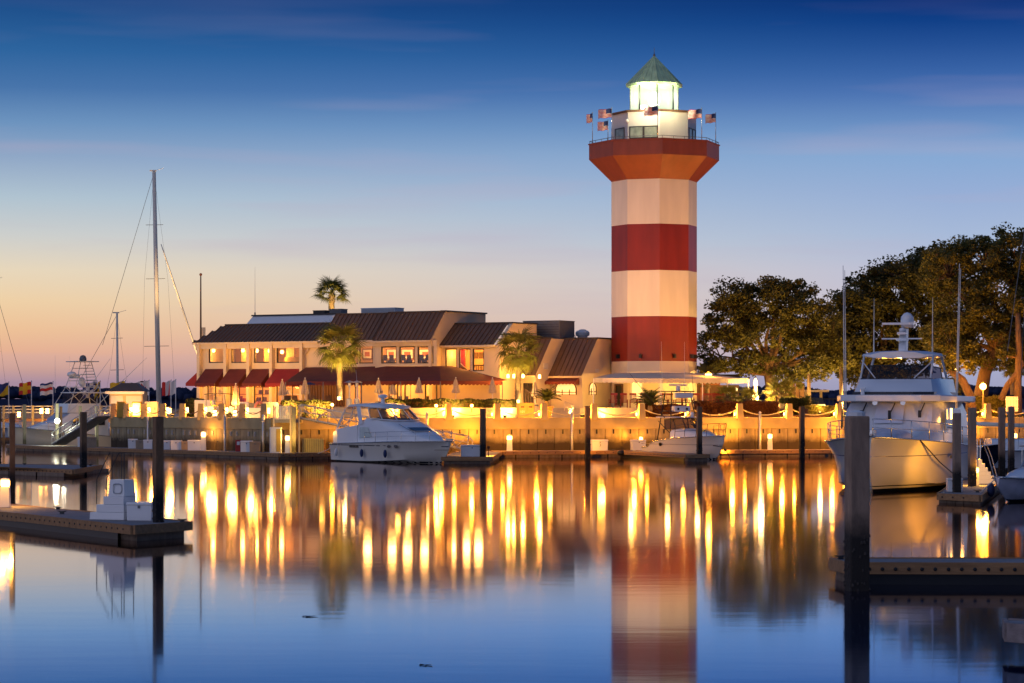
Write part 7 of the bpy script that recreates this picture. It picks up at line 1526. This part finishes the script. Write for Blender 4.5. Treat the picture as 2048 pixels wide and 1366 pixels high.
# ------------------------------------------------------------------ pier with rails at the left
t = thing('pier','raised timber pier with horizontal white rails behind the sport fisher','pier',(X(110,258),258,PDZ-.3))
MB().box((X(-80,258),258,PDZ-.35),(X(228,258),264,PDZ-.05)).build('pier_deck',m_wale,t,world=True)
for py in (813.5,819.5,826): MB().box((X(-80,258),257.9,Z(py,258)),(X(228,258),258.0,Z(py,258)+.10)).build('rail',m_wrail,t,world=True)
for k in range(16): px = -70+k*19.5; MB().box((X(px,258)-.11,257.75,-1.0),(X(px,258)+.11,257.89,Z(811,258))).build('post',m_pilel,t,world=True)
for i,(px,py,lab) in enumerate(((38,829,'glowing lamp on the left part of the pier'),(83,822,'glowing lamp on the pier behind the sport fisher bow'),(95,822,'second glowing lamp on the pier behind the sport fisher'),(203,831,'glowing lamp at the head of the left gangway'))):
    t = thing('pier_lamp',lab,'lamp',tuple(W(px,py,256.5)),0,'lamps along the pier'); MB().cbox((0,0,0),(.28,.2,.5)).build('glass',e_warm,t); MB().cbox((0,.5,-.05),(.1,.9,.1)).build('bracket',m_trim,t); light(t,(0,-.4,0),280,AMB2,.15)
# white kiosk
t = thing('kiosk','small white kiosk with a hipped roof behind the left lit posts','kiosk',(X(251,222),222,PZ)); zk = Z(783,222)
MB().box((X(219,222),222,PZ),(X(285,222),225,zk)).build('wall',m_stucco,t,world=True,bevel=.02)
MB().hexa([Vector(p) for p in ((X(213,222),221.3,zk+.003),(X(291,222),221.3,zk+.003),(X(291,222),225.6,zk+.003),(X(213,222),225.6,zk+.003),(X(240,222),222.8,zk+.75),(X(270,222),222.8,zk+.75),(X(270,222),224,zk+.75),(X(240,222),224,zk+.75))]).build('roof',m_roof,t,world=True)
MB().box((X(213,222),221.2,zk-.22),(X(291,222),221.295,zk)).build('fascia',m_white,t,world=True)
for a,b_ in ((222,246),(252,283)): MB().box((X(a,222),221.93,PZ+.8),(X(b_,222),221.997,zk-.35)).build('shutter',m_white,t,world=True)
light(t,(-.5,-2.0,1.3),160,AMB2,.15); light(t,(1.2,-2.0,1.3),160,AMB2,.15)
# things standing on the left promenade
def cab_box(name,label,cat,px0,px1,py0,py1,d,dep,m,trim=None):
    t = thing(name,label,cat,(X((px0+px1)/2,d),d,PZ)); z1 = Z(py0,d); w = (px1-px0)/F*d
    MB().box((-w/2,0,0),(w/2,dep,z1-PZ)).build('body',m,t,bevel=.03); MB().box((-w/2+.06,-.03,.15),(w/2-.06,-.003,z1-PZ-.12)).build('door',trim or m,t); MB().cbox((w*.3,-.05,(z1-PZ)*.55),(.04,.04,.2)).build('handle',m_greyb,t); return t
cab_box('covered_pump','fuel pump under a yellow tarpaulin behind the second lit post','pump',233,250,803,832,203,.8,m_yel)
cab_box('fuel_pump','fuel pump with a pale front panel between lit posts','pump',264,282,803,832,203,.7,m_yel,m_white)
cab_box('storage_cabinet','large pale yellow cabinet left of the tall mast','cabinet',289,315,803,832,202,.9,m_cream)
cab_box('ice_chest','tall white ice chest behind the golf cart','chest',389,428,800,832,204,1.0,m_white)
cab_box('service_cabinet','white service cabinet right of the near umbrella','cabinet',478,497,804,832,196,.7,m_white)
cab_box('fridge','wide white freezer near the end of the receding wall','freezer',522,556,804,832,195,.8,m_stucco)
cab_box('grey_freezer','grey display freezer left of the white freezer','freezer',497,514,806,836,194,.7,m_greyb)
t = thing('life_ring','pink and white life ring hung by the white freezer','life ring',tuple(W(518.5,815,193)),.6)
rg = MB(); pts = [(.0,.42*math.cos(a*math.pi/10)*.8,.42*math.sin(a*math.pi/10)) for a in range(21)]; rg.tube([(p[1],0,p[2]) for p in pts],.10,8,False); rg.build('ring',mat('faded_red_ring',(.55,.20,.18),.6),t,True); MB().tube([(0,.05,-1.0),(0,.05,.3)],.04,6).build('post',m_wood,t)
t = thing('lounge_settee','low white bench between the last lit posts','bench',(X(508,192),192,PZ)); MB().box((-.55,-.3,.0),(.55,.3,.42)).build('seat',m_white,t,bevel=.08); MB().box((-.55,.2,.423),(.55,.32,.8)).build('backrest',m_white,t,bevel=.05)
# golf cart
t = thing('golf_cart','golf cart with a dark canopy on the left promenade','golf cart',(X(438,200),200,PZ),.12)
MB().loft([[(x,-.55,.3),(x,.55,.3),(x,.55,z),(x,-.55,z)] for x,z in ((-1.15,.85),(-.5,.9),(-.2,.5),(.5,.48),(.85,.95),(1.2,.8))],True).build('body',m_white,t,bevel=.03)
MB().loft([[(x,-.65,z),(x,.65,z),(x,.65,z+.06),(x,-.65,z+.06)] for x,z in ((-1.15,1.80),(-.6,1.87),(.5,1.87),(1.1,1.80))],True).build('canopy',m_trim,t)
for x,dx in ((-1.0,0),(-.3,.1),(.45,.12),(.95,.1)):
    for y in (-.52,.52): MB().tube([(x+dx,y,.7),(x-dx*.3,y,1.82)],.025,5).build('canopy_post',m_black,t)
MB().box((-.6,-.5,.905),(-.1,.5,1.0)).build('seat',m_yel,t,bevel=.03); MB().box((-.68,-.5,1.003),(-.58,.5,1.4)).build('backrest',m_yel,t,bevel=.03); MB().tube([(.5,-.2,.9),(.25,-.2,1.15)],.02,5).build('steering_column',m_black,t)
for x in (-.75,.8):
    for y in (-.52,.52): MB().tube([(x,y-.09,.24),(x,y+.09,.24)],.24,14).build('wheel',m_black,t)
# lamps on the promenade behind the lit posts
for i,(px,py,lab) in enumerate(((339,822,'glowing lantern behind the chain between the fourth and fifth lit posts'),(430,826,'glowing lantern beside the golf cart wheels'),(470,826,'glowing lantern at the foot of the near umbrella'))):
    t = thing('promenade_lantern',lab,'lamp',tuple(W(px,py,199)),0,'lanterns on the left promenade'); MB().cbox((0,0,0),(.28,.28,.42),taper=.8).build('glass',e_warm,t); MB().lathe([(.2,.22),(.04,.34)],(0,0,0),6).build('cap',m_trim,t); MB().tube([(0,0,-.21),(0,0,PZ-W(px,py,199).z)],.05,6).build('post',m_trim,t); light(t,(0,-.6,0.7),330,AMB2,.15)
# lights washing the ticket office and the two lamp heads on the roof edge
t = thing('spot_lamp','small adjustable spot lamp under the eave left of the bay','lamp',tuple(R(S(753,-.4),-.5,zEA-.35))); MB().lathe([(.06,0),(.1,.2)],(0,0,0),8).build('head',m_black,t); MB().tube([(0,0,.1),(0,.3,.25)],.02,4).build('arm',m_black,t)

t = thing('added_mast_uplight','small added uplight at the foot of the tall pale mast','lamp',(X(330,266),266,PZ-.3)); MB().lathe([(.14,0),(.18,.3),(.15,.35)],(0,0,0),8).build('housing',m_black,t); MB().lathe([(.13,.351),(.12,.37)],(0,0,0),8).build('lens',e_warm2,t)  # added light that brightens the mast and furled sail, no known lamp
light(t,(0,-.2,.6),45000,(1.0,.66,.30),.15,spot=36,aim=(-.6,3.5,14),blend=.8); light(t,(.3,0,.6),9000,(1.0,.66,.30),.15,spot=50,aim=(2.5,5,8),blend=.8)

for i,(px,py,lab) in enumerate(((619,1234,'dark clump of weed floating in the open water at lower left centre'),(846,1331,'small dark clump of weed floating near the bottom centre'))):
    p = gp_(px,py,0); t = thing('floating_weed',lab,'seaweed',(p.x,p.y,.004)); mb = MB()
    for k in range(9 if i==0 else 4):
        a = random.uniform(-.09,.09); b_ = random.uniform(-.1,.1); mb.add([(a-.05,b_-.03,.0),(a+.06,b_-.01,.012),(a+.05,b_+.05,.006),(a-.04,b_+.04,.014)],[(0,1,2,3)])
    mb.build('weed_strands',m_black,t)['kind'] = 'stuff'
